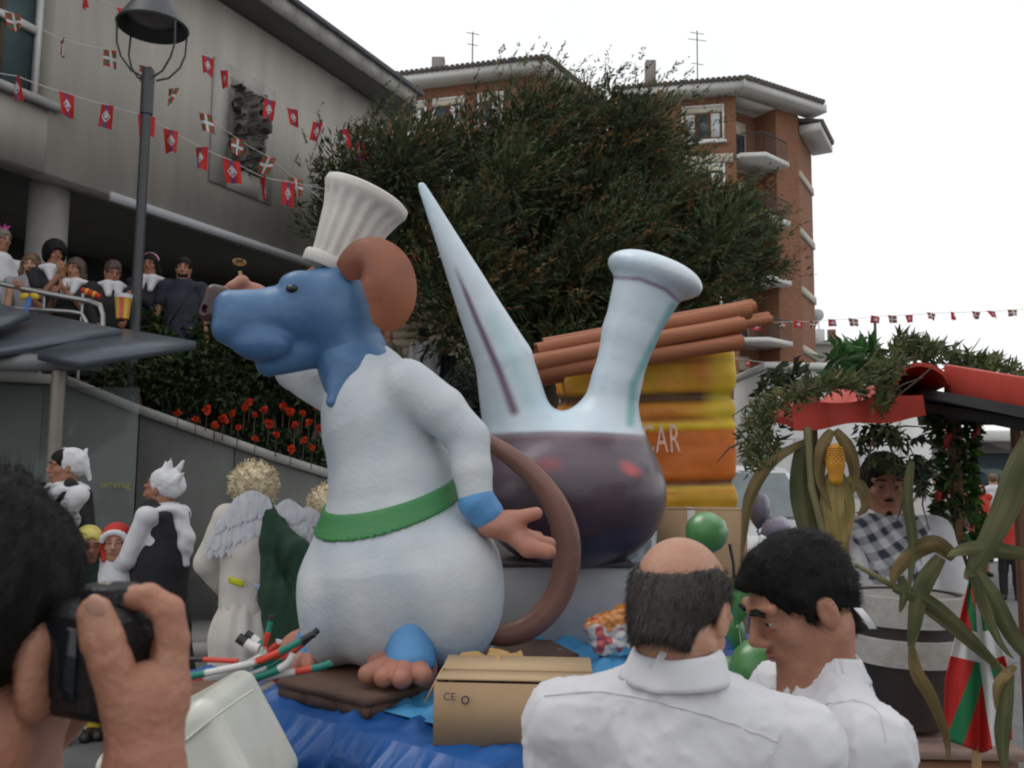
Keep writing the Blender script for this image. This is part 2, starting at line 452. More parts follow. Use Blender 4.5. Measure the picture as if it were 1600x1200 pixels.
# ---- retaining wall with its ramped coping, and the pavement at its foot
WA, WB = P(-260, 740, 8.3), P(520, 740, 9.9)
wdir = nrm([WB[0] - WA[0], WB[1] - WA[1], 0]); wn = np.array([-wdir[1], wdir[0], 0]); wlen = np.linalg.norm((WB - WA)[:2])
def wall_at(u):                       # distance along the wall of a photo column
    lo, hi = 0, wlen
    for _ in range(40):
        mid = (lo + hi) / 2; q = WA + wdir * mid
        d = q - np.array([0, 0, CAM_H]); uu = 800 + F_PX * np.dot(d, _r) / np.dot(d, _f)
        lo, hi = (mid, hi) if uu < u else (lo, mid)
    return lo
def wall_z(u, v):
    q = WA + wdir * wall_at(u); return P(u, v, q[1])[2]
top = [(0., wall_z(80, 597)), (wall_at(95), wall_z(95, 602)), (wall_at(213), wall_z(213, 648)), (wall_at(330), wall_z(330, 688)), (wall_at(430), wall_z(430, 722)), (wall_at(515), wall_z(515, 748)), (wlen, wall_z(520, 750))]
tx = np.array([t[0] for t in top]); tz = np.array([t[1] for t in top])
wt = thing('retaining_wall', (WA[0], WA[1], 0), 'grey concrete retaining wall with sloping coping behind the women in headscarves', 'wall')
cuts = [0.] + [wall_at(u) for u in (60, 213, 365)] + [wlen]
for a, c in zip(cuts[:-1], cuts[1:]):
    m = M(); a2, c2 = a + .006, c - .006
    xs = np.unique(np.concatenate([[a2], tx[(tx > a2) & (tx < c2)], [c2]])); zs = np.interp(xs, tx, tz)
    pts = [(x, z) for x, z in zip(xs, zs)] + [(c2, -.1), (a2, -.1)]
    prism(m, pts, (WA[0], WA[1], 0), wdir, (0, 0, 1), wn, .28)
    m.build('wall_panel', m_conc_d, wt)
m = M()
for (x0, z0), (x1, z1) in zip(top[:-1], top[1:]):
    if x1 - x0 < .05: continue
    prism(m, [(x0, z0 + .004), (x1 - .004, z1 + .004), (x1 - .004, z1 + .10), (x0, z0 + .10)], np.array([WA[0], WA[1], 0]) - wn * .03, wdir, (0, 0, 1), wn, .36)
m.build('coping', m_cope, wt)
m = M()
q0, q1 = WA - wdir * 8, WB + wdir * 3
pts = [q0 - wn * 1.25, q1 - wn * 1.25, q1 + wn * .1, q0 + wn * .1]
prism(m, [(p[0], p[1]) for p in pts], (0, 0, 0), (1, 0, 0), (0, 1, 0), np.array([0, 0, 1.]), .11)
m.build('pavement', m_pave, kind='structure')
m = M(); pts = [q0 - wn * 1.40, q1 - wn * 1.40, q1 - wn * 1.255, q0 - wn * 1.255]
prism(m, [(p[0], p[1]) for p in pts], (0, 0, 0), (1, 0, 0), (0, 1, 0), np.array([0, 0, 1.]), .12)
m.build('kerb', m_kerb, kind='structure')

# ---- raised terrace behind the wall (planted bank in front, floor behind)
TZ = 2.15
m = M()
def wp(u, off): return (WA + wdir * wall_at(u) + wn * off)[:2]
tp = [tuple(wp(-240, .45)), tuple(wp(335, .5)), tuple(wp(365, 1.9)), tuple(wp(515, 2.0)), (2.2, 12.2), (3.2, 17), (3.2, 62), (-40, 62), (-40, 12)]
prism(m, tp, (0, 0, .05), (1, 0, 0), (0, 1, 0), np.array([0, 0, 1.]), TZ - .05)
m.build('terrace', m_pave, kind='structure')
m_soil = mat('planting_soil', (.045, .035, .025), .95, .3, 8, .5, 30)
def bank(u, v):
    s = u * (wlen - .3) + .2; bw = np.interp(s, [0, wall_at(335), wall_at(365), wlen], [.25, .25, 1.7, 1.8]); base = WA + wdir * s[..., None] + wn * (.29 + v * bw)[..., None]
    z0 = np.interp(s, tx, tz) - .12; z = z0 * (1 - v) + np.maximum(TZ - .1, z0 * 0) * v
    return np.stack([base[..., 0], base[..., 1], z + .06 * np.sin(s * 5) * np.sin(v * 6)], -1)
m = M(); grid(m, bank, 24, 8); m.build('planted_bank', m_soil, kind='structure')

# ---- town hall: concrete side wall on columns, receding to the right
H0 = np.array(P(160, 300, 11.3)); H1 = np.array(P(445, 398, 14.5))
hd = nrm([H1[0] - H0[0], H1[1] - H0[1], 0]); hn = np.array([-hd[1], hd[0], 0])          # hn points into the building (left-back)
if hn[0] > 0: hn = -hn
def hall(s, d, z): return np.array([H0[0], H0[1], 0]) + hd * s + hn * d + np.array([0, 0, z])
HZ0 = H0[2]; S_END = 6.45; S_BEG = -9.0
HZ1 = P(595, 168, hall(S_END, -.45, 0)[1])[2]
th = thing('town_hall', hall(0, 0, TZ), 'grey concrete town hall raised on columns, with a long overhanging eave', 'building')
# wall as blocks round one window opening
WS0, WS1 = -4.6, -2.05
def hall_u(s, z, d=0):
    q = hall(s, d, z) - np.array([0, 0, CAM_H]); k = np.dot(q, _f); return 800 + F_PX * np.dot(q, _r) / k, 600 - F_PX * np.dot(q, _u) / k
best = min(np.linspace(-5, 1, 400), key=lambda s: abs(hall_u(s, 6.2)[0] - 78)); WS1 = best; WS0 = best - 2.4
WZ0 = min(np.linspace(HZ0, HZ1, 300), key=lambda z: abs(hall_u(WS1, z)[1] - 160)); WZ1 = HZ1 - .75
def hblock(m, s0, s1, d0, d1, z0, z1):
    prism(m, [(s0, d0), (s1, d0), (s1, d1), (s0, d1)], (H0[0], H0[1], z0), hd, hn, np.array([0, 0, 1.]), z1 - z0)
m = M(); hblock(m, S_BEG, WS0, 0, .35, HZ0, HZ1); hblock(m, WS1, S_END, 0, .35, HZ0, HZ1)
hblock(m, WS0 + .002, WS1 - .002, .004, .35, HZ0, WZ0); hblock(m, WS0 + .002, WS1 - .002, .004, .35, WZ1, HZ1)
hblock(m, S_END - .35, S_END, .352, 9, HZ0 - 3.0, HZ1)
m.build('wall', m_conc, th)
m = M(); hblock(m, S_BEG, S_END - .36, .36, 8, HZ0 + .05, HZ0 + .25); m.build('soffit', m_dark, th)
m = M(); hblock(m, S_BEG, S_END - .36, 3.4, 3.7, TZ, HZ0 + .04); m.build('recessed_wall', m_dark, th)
m = M(); hblock(m, S_BEG, S_END - .36, 3.33, 3.39, TZ, TZ + 1.15); m.build('brown_dado', mat('dado_tile', (.23, .13, .08), .7, .2, 5), th)
m = M(); hblock(m, .1, S_END, -.05, .006, HZ0 - .09, HZ0 + .03); m.build('drip_edge', mat('drip_edge_zinc', (.42, .43, .45), .6, .08, 5), th)
m = M(); hblock(m, WS0 - .1, WS1 + .1, -.09, .02, WZ0 - .10, WZ0 - .004); m.build('window_sill', m_cope, th)
w = M(); hblock(w, WS0, WS1, .30, .34, WZ0, WZ1); wo = w.build('window', mat('hall_glass', (.11, .16, .17), .08, .3, 1.5, spec=.8), th)
f = M()
for i in range(3): hblock(f, WS1 - .60 + i * .055, WS1 - .552 + i * .055, .288 + .006 * (i % 2), .298 + .006 * (i % 2), WZ0 + .01, WZ1)
f.build('curtain', mat('hall_curtain', (.10, .075, .05), .9, .2, 6), wo)
for s0, s1 in ((WS1 - .06, WS1 - .004), (WS1 - 1.25, WS1 - 1.19)):
    f = M(); hblock(f, s0, s1, .2, .295, WZ0 + .004, WZ1); f.build('frame_bar', m_white, wo)
f = M(); hblock(f, WS0, WS1 - .065, .22, .29, WZ0 + .9, WZ0 + .98); f.build('frame_bar', m_white, wo)
# eave: soffit board, fascia panels and slate edge
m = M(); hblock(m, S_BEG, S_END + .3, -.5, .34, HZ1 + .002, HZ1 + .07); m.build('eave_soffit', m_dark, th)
m_fas = mat('fascia_concrete', (.27, .26, .24), .85, .22, 3, .2, 20)
fm = M(); hblock(fm, 0, .585, -.56, -.503, 0, .30); fme = fm.mesh('fascia_panel', m_fas, None, (H0[0], H0[1], 0))
for i in range(int((S_END + .3 - S_BEG) / .6)):
    o = bpy.data.objects.new('fascia_panel', fme); COL.objects.link(o); o.parent = th
    q = hd * (S_BEG + i * .6); o.location = (q[0] , q[1], HZ1 + .03 - TZ + RNG.normal() * .004)
m = M(); hblock(m, S_BEG, S_END + .34, -.62, 9, HZ1 + .335, HZ1 + .42); m.build('roof', m_roofslate, th)
# columns
sc = min(np.linspace(-4, 2, 500), key=lambda s: abs(hall_u(s, 4.2, .55)[0] - 70))
colm = M(); lathe(colm, [(.24, TZ), (.24, HZ0 + .1)], c=(0, 0, 0), n=24); cme = colm.mesh('column', mat('column_concrete', (.30, .29, .27), .85, .2, 2, .2, 25), 60)
for k in (0, -3.4):
    o = bpy.data.objects.new('column', cme); COL.objects.link(o); o.parent = th
    q = hall(sc + k, .55, 0); o.location = (q[0] - th.location[0], q[1] - th.location[1], -TZ)

# ---- relief sculpture hung on the wall
def hall_s(u, v0=210):
    return min(np.linspace(-2, S_END, 800), key=lambda s: abs(hall_u(s, 6.4)[0] - u))
RS0, RS1 = hall_s(352), hall_s(402)
def hz(u, v):
    su = hall_s(u); return min(np.linspace(HZ0, HZ1, 400), key=lambda z: abs(hall_u(su, z)[1] - v))
RZ0, RZ1 = hz(377, 268), hz(377, 146)
tr = thing('wall_relief', hall(RS0, 0, RZ0), 'dark abstract stone relief panel set in a pale frame on the concrete wall', 'relief')
def relief(u, v):
    p = np.stack([u * 5.5, v * 9, 0 * u], -1); n_ = vnoise(p, 5); n2 = vnoise(p * 2.1, 9)
    d = .03 + .17 * (n_ > .02) * (0.6 + .4 * (n2 > 0)) + .08 * (n2 > .2)
    return hall(0, 0, 0) + hd * (RS0 + u * (RS1 - RS0))[..., None] - hn * d[..., None] + np.array([0, 0, 1.]) * (RZ0 + v * (RZ1 - RZ0))[..., None]
m = M(); grid(m, relief, 44, 80); m.build('carved_panel', mat('relief_stone', (.105, .097, .085), .9, .6, 3.0, .3, 30), tr)
fr = .13
for s0, s1, z0, z1 in ((RS0 - fr * 2.6, RS0 - .004, RZ0 - .35, RZ1 + .3), (RS1 + .004, RS1 + fr * 2.4, RZ0 - .35, RZ1 + .3), (RS0, RS1, RZ1 + .004, RZ1 + .3), (RS0, RS1, RZ0 - .35, RZ0 - .004)):
    m = M(); hblock(m, s0, s1, -.05, -.002, z0, z1); m.build('frame_slab', mat('relief_frame', (.40, .385, .355), .85, .12, 3), tr)

# ---- brick apartment blocks behind the tree
def brickmat():
    m = bpy.data.materials.new('red_brick'); m.use_nodes = True; nt = m.node_tree; L = nt.links.new
    b = nt.nodes['Principled BSDF']; b.inputs['Roughness'].default_value = .9
    uv = nt.nodes.new('ShaderNodeUVMap'); uv.uv_map = 'UVMap'
    br = nt.nodes.new('ShaderNodeTexBrick'); br.inputs['Scale'].default_value = 1.0; br.inputs['Brick Width'].default_value = .25; br.inputs['Row Height'].default_value = .075; br.inputs['Mortar Size'].default_value = .008
    br.inputs['Color1'].default_value = (.29, .115, .055, 1); br.inputs['Color2'].default_value = (.21, .082, .040, 1); br.inputs['Mortar'].default_value = (.26, .17, .12, 1)
    L(uv.outputs[0], br.inputs['Vector'])
    nz = nt.nodes.new('ShaderNodeTexNoise'); nz.inputs['Scale'].default_value = .6; L(uv.outputs[0], nz.inputs['Vector'])
    mr = nt.nodes.new('ShaderNodeMapRange'); mr.inputs[3].default_value = .8; mr.inputs[4].default_value = 1.15; L(nz.outputs['Fac'], mr.inputs[0])
    vm = nt.nodes.new('ShaderNodeVectorMath'); vm.operation = 'SCALE'; L(br.outputs['Color'], vm.inputs[0]); L(mr.outputs[0], vm.inputs['Scale']); L(vm.outputs[0], b.inputs['Base Color'])
    bp = nt.nodes.new('ShaderNodeBump'); bp.inputs['Strength'].default_value = .4; bp.inputs['Distance'].default_value = .01; L(br.outputs['Fac'], bp.inputs['Height']); bp.invert = True; L(bp.outputs[0], b.inputs['Normal'])
    return m
m_brick = brickmat()
def wallquad(m, A, B, z0, z1):
    """vertical wall from A to B (xy) with UV in metres"""
    A = np.array([A[0], A[1], 0.]); B = np.array([B[0], B[1], 0.]); l = np.linalg.norm(B - A)
    V = [A + [0, 0, z0], B + [0, 0, z0], B + [0, 0, z1], A + [0, 0, z1]]
    m.add(V, np.array([[0, 1, 2, 3]]), None, [(0, z0), (l, z0), (l, z1), (0, z1)])
m_eave = mat('white_eave', (.62, .61, .58), .7, .07, 2)
m_tile = mat('roof_tile_grey', (.10, .085, .075), .8, .3, 4)
m_curtain = mat('net_curtain', (.60, .62, .62), .9, .15, 14, stretch=(5, 5, .6))
m_stone = mat('pale_band', (.50, .46, .38), .8, .1, 3)
def window_unit(root, c, du, dn, w, h, cols=3, frame_m=None, blind=.25):
    """window standing in a facade: c = centre on the wall face, du along the wall, dn outward"""
    up = np.array([0, 0, 1.]); c = np.asarray(c)
    R = np.stack([du, dn, up], 1)
    f = M()
    for s in (-1, 1): box(f, c + du * s * (w / 2 - .05) + dn * .04, (.1, .12, h), R)
    for s in (-1, 1): box(f, c + up * s * (h / 2 - .05) + dn * .042, (w - .204, .12, .1), R)
    box(f, c - up * (h / 2 + .06) + dn * .09, (w + .2, .22, .10), R)
    fo = f.build('window', m_white if frame_m is None else frame_m, root)
    ww = (w - .24) / cols
    for i in range(cols):
        x = -w / 2 + .12 + ww * (i + .5)
        s_ = M(); box(s_, c + du * x + dn * .035 - up * .12, (ww - .02, .05, h - .46), R); s_.build('sash', m_brown, fo)
        p_ = M(); box(p_, c + du * x + dn * .064 - up * .12, (ww - .17, .012, h - .62), R); p_.build('pane', m_curtain if (i + cols) % 2 else m_glass, fo)
    s_ = M(); box(s_, c + dn * .06 + up * (h / 2 - .12 - blind / 2), (w - .22, .06, blind), R); s_.build('roller_blind', m_cream, fo)
    return fo

BZ = 18.9
def block(root, foot, zbase, ztop, eave, tiles=True):
    """foot = list of xy corners, walls built between consecutive corners"""
    for A, B in zip(foot[:-1], foot[1:]):
        m = M(); wallquad(m, A, B, zbase, ztop); m.build('brick_wall', m_brick, root)
def eave_run(root, A, B, nA, nB, z, out=1.0):
    """white eave board, dark tile course above it"""
    A = np.array([*A, 0.]); B = np.array([*B, 0.]); d = nrm(B - A); n_ = nrm(nA) ; n2 = nrm(nB)
    A2, B2 = A + n_ * out, B + n2 * out
    m = M()
    V = [A + [0, 0, z], B + [0, 0, z], B2 + [0, 0, z + .02], A2 + [0, 0, z + .02], A + [0, 0, z + .42], B + [0, 0, z + .42], B2 + [0, 0, z + .40], A2 + [0, 0, z + .40]]
    m.add(V, [(3, 2, 1, 0), (4, 5, 6, 7), (0, 1, 5, 4), (2, 3, 7, 6), (1, 2, 6, 5), (3, 0, 4, 7)]); m.build('eave', m_eave, root)
    t = M(); L_ = np.linalg.norm(B2 - A2); k = int(L_ / .24); dd = (B2 - A2) / L_
    inward = -nrm(n_ + n2)
    for i in range(k):
        c = A2 + dd * (i + .5) * .24 + np.array([0, 0, z + .46])
        tube(t, [c - inward * .10, c + inward * 2.2 + np.array([0, 0, .55])], [.125, .11], 6)
    t.build('roof_tiles', m_tile, root, kind='stuff')

# right-hand block
c1 = np.array([xat(1150, 40, 200), 40.0]); c0 = np.array([xat(965, 41.2, 200), 41.2]); c2 = np.array([xat(1249, 42.2, 300), 42.2]); c3 = np.array([xat(1269, 45, 300), 45.0])
EV = zat(150, 40, 1150)
t1 = thing('apartment_block', (c1[0], c1[1], 0), 'red brick apartment block with a corner balcony right of the big tree', 'building')
up = np.array([0, 0, 1.])
d01 = nrm([*(c1 - c0), 0]); n01 = np.array([d01[1], -d01[0], 0]); d12 = nrm([*(c2 - c1), 0]); n12 = np.array([d12[1], -d12[0], 0]); d23 = nrm([*(c3 - c2), 0]); n23 = np.array([d23[1], -d23[0], 0])
block(t1, [c0, c1 - d01[:2] * .0], 0, EV, 1)
L12 = np.linalg.norm(c2 - c1)
LG = L12 * .63                                     # loggia part of the corner face, then the brick pier
pier0 = c1 + d12[:2] * LG
m = M(); wallquad(m, pier0, c2, 0, EV); wallquad(m, c2, c3, 0, EV); m.build('brick_wall', m_brick, t1)
m = M(); A_ = c1 - n12[:2] * 1.3; B_ = pier0 - n12[:2] * 1.3; wallquad(m, A_, B_, 0, EV); wallquad(m, c1, A_, 0, EV); wallquad(m, B_, pier0, 0, EV); m.build('loggia_wall', m_brick, t1)
FL = 2.85
for k in range(6):
    zf = EV - .1 - FL * (k + 1)
    # slab band on the front and window
    m = M(); cc = np.array([*((c0 + c1) / 2), zf]); box(m, cc + n01 * .03, (np.linalg.norm(c1 - c0) - .3, .12, .42), np.stack([d01, n01, up], 1)); m.build('floor_band', m_stone, t1)
    wc = np.array([*c1, 0]) - d01 * 1.5 + up * (zf + 1.72)
    window_unit(t1, wc, d01, n01, 1.95, 1.75, 3)
    window_unit(t1, wc - d01 * 3.1, d01, n01, 1.5, 1.75, 2)
    # balcony
    q0 = np.array([*c1, 0]); m = M()
    prism(m, [(0.05, -1.3), (LG - .02, -1.3), (LG + .25, .55), (.9, .95), (0.05, .25)], q0 + up * (zf - .05), d12, n12, up, .22); bo = m.build('balcony', m_eave, t1)
    path = [q0 + d12 * .1 + n12 * .22, q0 + d12 * .9 + n12 * .88, q0 + d12 * (LG + .2) + n12 * .5]
    for a_, b_ in zip(path[:-1], path[1:]):
        r_ = M(); tube(r_, [a_ + up * (zf + 1.12), b_ + up * (zf + 1.12)], .03, 6)
        nb = int(np.linalg.norm(b_ - a_) / .13)
        for i in range(nb + 1): tube(r_, [a_ + (b_ - a_) * i / nb + up * (zf + .16), a_ + (b_ - a_) * i / nb + up * (zf + 1.12)], .012, 4)
        r_.build('balustrade', m_metal, bo)
    dw = M(); R12 = np.stack([d12, n12, up], 1); box(dw, q0 + d12 * LG * .42 - n12 * 1.24 + up * (zf + 1.3), (1.5, .1, 2.2), R12); do = dw.build('balcony_door', m_white, t1)
    p_ = M(); box(p_, q0 + d12 * LG * .42 - n12 * 1.17 + up * (zf + 1.0), (1.3, .04, 1.5), R12); p_.build('pane', m_glass, do)
    p_ = M(); box(p_, q0 + d12 * LG * .42 - n12 * 1.17 + up * (zf + 2.05), (1.3, .06, .55), R12); p_.build('roller_blind', m_cream, do)
    m = M(); box(m, np.array([*((c2 + c3) / 2), zf]) + n23 * .03, (np.linalg.norm(c3 - c2) + .02, .12, .36), np.stack([d23, n23, up], 1)); m.build('floor_band', m_stone, t1)
nmid = nrm(n01 + n12)
m = M(); prism(m, [(-.02, -1.32), (L12, -1.32), (L12, .06), (-.02, .06)], np.array([*c1, 0]) + up * (EV + .002), d12, n12, up, .16); m.build('loggia_ceiling', m_eave, t1)
eave_run(t1, c0, c1, n01, nmid * 1.0, EV, .9); eave_run(t1, c1, c2 + d12[:2] * .9, nmid, n12, EV, 1.0)
e3 = c3 + d23[:2] * .3
eave_run(t1, c2 + d12[:2] * .1, e3, n23, n23, EV - .9, 1.0)
m = M(); q = P(1016, 118, 43); box(m, q + up * -.3, (.5, .5, 2.0)); m.build('chimney', mat('chimney_render', (.22, .2, .19), .9, .15, 5), t1)
m = M(); q = P(1090, 128, 43); h_ = zat(45, 43) - q[2]; tube(m, [q - up * .8, q + up * h_], .03, 5)
for k, z_ in ((.95, .35), (.82, .45), (.35, .3)): tube(m, [q + up * h_ * k + np.array([-z_, 0, .05]), q + up * h_ * k + np.array([z_, 0, -.05])], .018, 4)
m.build('aerial', m_metal, t1)

# left-hand block
a1 = np.array([xat(840, 37.9, 120), 37.9]); a0 = np.array([xat(540, 40.6, 150), 40.6]); a2 = a1 + np.array([3.2, 5.5])
EA = zat(118, 37.9, 840)
t2 = thing('apartment_block', (a1[0], a1[1], 0), 'red brick apartment block left of the big tree, behind the town hall roof corner', 'building')
dA = nrm([*(a1 - a0), 0]); nA = np.array([dA[1], -dA[0], 0]); dB = nrm([*(a2 - a1), 0]); nB = np.array([dB[1], -dB[0], 0])
block(t2, [a0, a1, a2], 0, EA, 1)
LA = np.linalg.norm(a1 - a0)
RA = np.stack([dA, nA, up], 1)
for k in range(5):
    zf = EA - .1 - 2.95 * (k + 1)
    for s, w_ in ((1.35, 1.2), (3.4, 1.5), (5.2, 1.5), (7.2, 1.2)):
        window_unit(t2, np.array([*a0, 0]) + dA * s + up * (zf + 1.75), dA, nA, w_, 1.5, 2)
    if k >= 2:
        m = M(); box(m, np.array([*a0, 0]) + dA * 2.6 + nA * .5 + up * (zf), (3.0, 1.1, .22), RA); bo = m.build('balcony', m_eave, t2)
        r_ = M(); q = np.array([*a0, 0]) + dA * 1.2 + nA * 1.0 + up * zf
        tube(r_, [q + up * 1.1, q + dA * 2.8 + up * 1.1], .03, 6)
        for i in range(22): tube(r_, [q + dA * i * .133 + up * .1, q + dA * i * .133 + up * 1.1], .012, 4)
        r_.build('balustrade', m_metal, bo)
nm2 = nrm(nA + nB)
eave_run(t2, a0, a1, nA, nm2, EA, .9); eave_run(t2, a1, a2, nm2, nB, EA, .9)
m = M(); q = P(685, 108, 41); box(m, q - up * .2, (.6, .5, 1.4)); m.build('chimney', MATS['chimney_render'], t2)
m = M(); q = P(738, 100, 41); h_ = 1.6; tube(m, [q - up * .8, q + up * h_], .03, 5)
for k, z_ in ((.95, .3), (.6, .25)): tube(m, [q + up * h_ * k + np.array([-z_, 0, .05]), q + up * h_ * k + np.array([z_, 0, -.05])], .018, 4)
m.build('aerial', m_metal, t2)

# shop front on the terrace seen under the tree
t3 = thing('cafe_building', (*P(650, 560, 24)[:2], TZ), 'low cream shop front with roller shutters seen below the tree', 'building')
q0 = P(590, 560, 24); q1 = P(720, 560, 22.5); dS = nrm([q1[0] - q0[0], q1[1] - q0[1], 0]); nS = np.array([dS[1], -dS[0], 0]); RS = np.stack([dS, nS, up], 1)
zt = zat(492, 24, 620); L_ = 4.6; base = np.array([q0[0], q0[1], 0])
m = M(); box(m, base + dS * L_ / 2 - nS * 1 + up * (TZ + zt) / 2, (L_, 2, zt - TZ), RS); m.build('wall', m_stone, t3)
m = M(); box(m, base + dS * L_ / 2 + nS * .15 + up * (zt + .2), (L_ + .3, 2.5, .4), RS); m.build('fascia', mat('fascia_cream', (.5, .43, .34), .7, .1, 3), t3)
for i in range(3):
    m = M()
    for k in range(14): box(m, base + dS * (.25 + .95 + i * 1.45 - .3) + nS * (.03 + .012 * (k % 2)) + up * (TZ + .2 + k * (zt - TZ - .3) / 14), (1.25, .04, (zt - TZ - .3) / 14 - .012), RS)
    m.build('shutter', mat('shutter_beige', (.42, .36, .27), .6, .08, 4), t3)
m = M(); box(m, base + dS * .02 + nS * .12 + up * (TZ + zt) / 2, (.16, .2, zt - TZ), RS); m.build('pillar', m_brown, t3)

# ---- far things on the right
m_far = mat('far_render', (.30, .29, .26), .9, .12, .5)
t4 = thing('flat_roofed_house', (*P(1330, 560, 48)[:2], 0), 'drab flat-roofed house with rooftop hut right of the brick block', 'building')
zt = zat(540, 48, 1320); x0, x1 = xat(1262, 48, 560), xat(1369, 48, 560)
m = M(); box(m, ((x0 + x1) / 2, 50, zt / 2), (x1 - x0, 4, zt)); m.build('wall', m_far, t4)
m = M(); box(m, ((x0 + x1) / 2, 50, zt + .1), (x1 - x0 + .3, 4.3, .2)); m.build('roof', mat('roof_edge', (.4, .4, .38), .8), t4)
xa = xat(1284, 48, 520); zb = zat(510, 48, 1284)
m = M(); box(m, (xa, 49.5, (zt + .2 + zb) / 2), (.95, 1.2, zb - zt - .2)); m.build('rooftop_hut', m_eave, t4)
m = M(); box(m, (xat(1315, 48, 530), 49.5, zt + .65), (.35, .4, .9)); m.build('chimney', m_brown, t4)
m = M(); q = P(1279, 494, 48); tube(m, [q - up * .8, q - up * .05], .03, 6); lathe(m, [(0, .02), (.22, .06), (.36, .2)], q, rotx(-1.2), 16); m.build('satellite_dish', mat('dish_grey', (.55, .56, .58), .5), t4)

t5 = thing('shop_row', (*P(1560, 720, 30)[:2], 0), 'long low building with dark windows under a white canopy at the far right', 'building')
x0, x1 = xat(1494, 30, 720), xat(1760, 30, 720); za, zb = zat(692, 30, 1550), zat(665, 30, 1550)
m = M(); box(m, ((x0 + x1) / 2, 32, za / 2), (x1 - x0, 4, za)); m.build('wall', mat('grey_render', (.26, .25, .235), .9, .12, .8), t5)
m = M(); box(m, ((x0 + x1) / 2, 30.8, za + .18), (x1 - x0 + .6, 4.2, .34), bev=.03); m.build('canopy', m_eave, t5)
for i in range(4):
    f = M(); xx = x0 + 1.3 + i * 1.55; box(f, (xx, 29.97, 1.75), (1.4, .08, 1.5)); fo = f.build('window', m_metal, t5)
    f = M(); box(f, (xx, 29.92, 1.75), (1.24, .05, 1.34)); f.build('pane', m_glass, fo)
t6 = thing('brown_building', (*P(1470, 660, 36)[:2], 0), 'narrow brown building edge behind the vine-covered post', 'building')
x0, x1 = xat(1446, 36, 660), xat(1493, 36, 660); zt = zat(640, 36, 1470)
m = M(); box(m, ((x0 + x1) / 2, 37.5, zt / 2), (x1 - x0, 3, zt)); m.build('wall', mat('brown_render', (.25, .13, .08), .9, .15, 1), t6)
m = M(); box(m, ((x0 + x1) / 2, 37.4, zt + .08), (x1 - x0 + .3, 3.3, .16)); m.build('roof', m_tile, t6)
f = M(); box(f, ((x0 + x1) / 2, 35.97, 2.6), (.7, .08, 1.2)); f.build('window', m_glass, t6)

pole = thing('street_lamp', (*P(1367, 740, 34)[:2], 0), 'thin grey pole standing against the sky at the right', 'pole')
q = P(1367, 500, 34); m = M(); tube(m, [(q[0], q[1], 0), (q[0], q[1], 2.0), (q[0], q[1], q[2])], [.09, .08, .055], 8); m.build('pole', m_metal, pole)
m = M(); lathe(m, [(.09, 0), (.1, .05), (.06, .1), (0, .1)], q, None, 10); m.build('cap', m_metal, pole)
m = M(); lathe(m, [(.16, 0), (.16, .04), (.11, .3), (.09, .32)], (q[0], q[1], 0), None, 10); m.build('base', m_metal, pole)
pole.name = 'metal_pole'

# white market trailer between the kiosk and the brick block
t7 = thing('market_trailer', (*P(1320, 740, 14)[:2], 0), 'white box trailer standing behind the red-roofed kiosk', 'trailer')
x0, x1 = xat(1196, 14, 640), xat(1452, 14, 640); zt = zat(578, 14, 1290)
m = M(); box(m, ((x0 + x1) / 2, 15, (zt + .45) / 2), (x1 - x0, 2, zt - .45), bev=.04); m.build('body', m_white, t7)
m = M(); box(m, ((x0 + x1) / 2, 14.95, zt + .05), (x1 - x0 + .1, 2.2, .09), bev=.02); m.build('roof', m_white, t7)
m = M(); box(m, (x1 - .24, 13.97, 1.7), (.46, .05, 2.0), bev=.01); m.build('door', m_white, t7)
m = M(); box(m, ((x0 + x1) / 2 - .3, 13.975, 1.8), (1.1, .04, .9), bev=.01); m.build('hatch', mat('hatch_grey', (.5, .51, .52), .5), t7)
for xx in (x0 + .6, x1 - .7):
    m = M(); tube(m, [(xx, 13.98, .33), (xx, 14.2, .33)], .33, 18); m.build('wheel', mat('tyre', (.03, .03, .03), .85), t7)
# ================================================================== TREE, SHRUBS, FLOWERS
m_bark = mat('tree_bark', (.09, .065, .045), .95, .3, 6, .6, 25, stretch=(1, 1, .2))
m_leaf = leafmat('tree_leaves', None)
TY = 14.0
outline = np.array([(452, 395), (462, 330), (490, 250), (540, 200), (600, 205), (660, 198), (730, 182), (800, 160), (850, 122), (905, 112), (950, 138), (990, 158), (1050, 168), (1078, 220), (1085, 262), (1150, 285), (1215, 325), (1262, 372), (1255, 425), (1190, 470), (1130, 480), (1150, 520), (1090, 545), (960, 560), (850, 600), (780, 590), (720, 560), (660, 500), (640, 470), (560, 430), (500, 420)], float)
inset = (outline - [860, 350]) * [.865, .82] + [860, 355]; inset[:, 0] -= np.clip((inset[:, 0] - 1000) / 250, 0, 1) * 26
def inpoly(x, y, poly):
    c = np.zeros(len(x), bool); j = len(poly) - 1
    for i in range(len(poly)):
        xi, yi = poly[i]; xj, yj = poly[j]
        c ^= ((yi > y) != (yj > y)) & (x < (xj - xi) * (y - yi) / (yj - yi + 1e-9) + xi); j = i
    return c
rt = np.random.default_rng(21)
tq = P(850, 640, 14.3)
tree = thing('tamarisk_tree', (tq[0], tq[1], TZ), 'large feathery dark green tree with rusty plumes in front of the brick blocks', 'tree')
base = np.array([tq[0], tq[1], TZ - .1])
clump_px = []
for _try in range(20000):
    if len(clump_px) >= 100: break
    x, y = rt.uniform(450, 1265), rt.uniform(90, 590)
    if inpoly(np.array([x]), np.array([y]), inset)[0] and all((x - a) ** 2 + (y - b) ** 2 > 36 ** 2 for a, b, _ in clump_px):
        clump_px.append((x, y, rt.uniform(-1, 1)))
cen = []
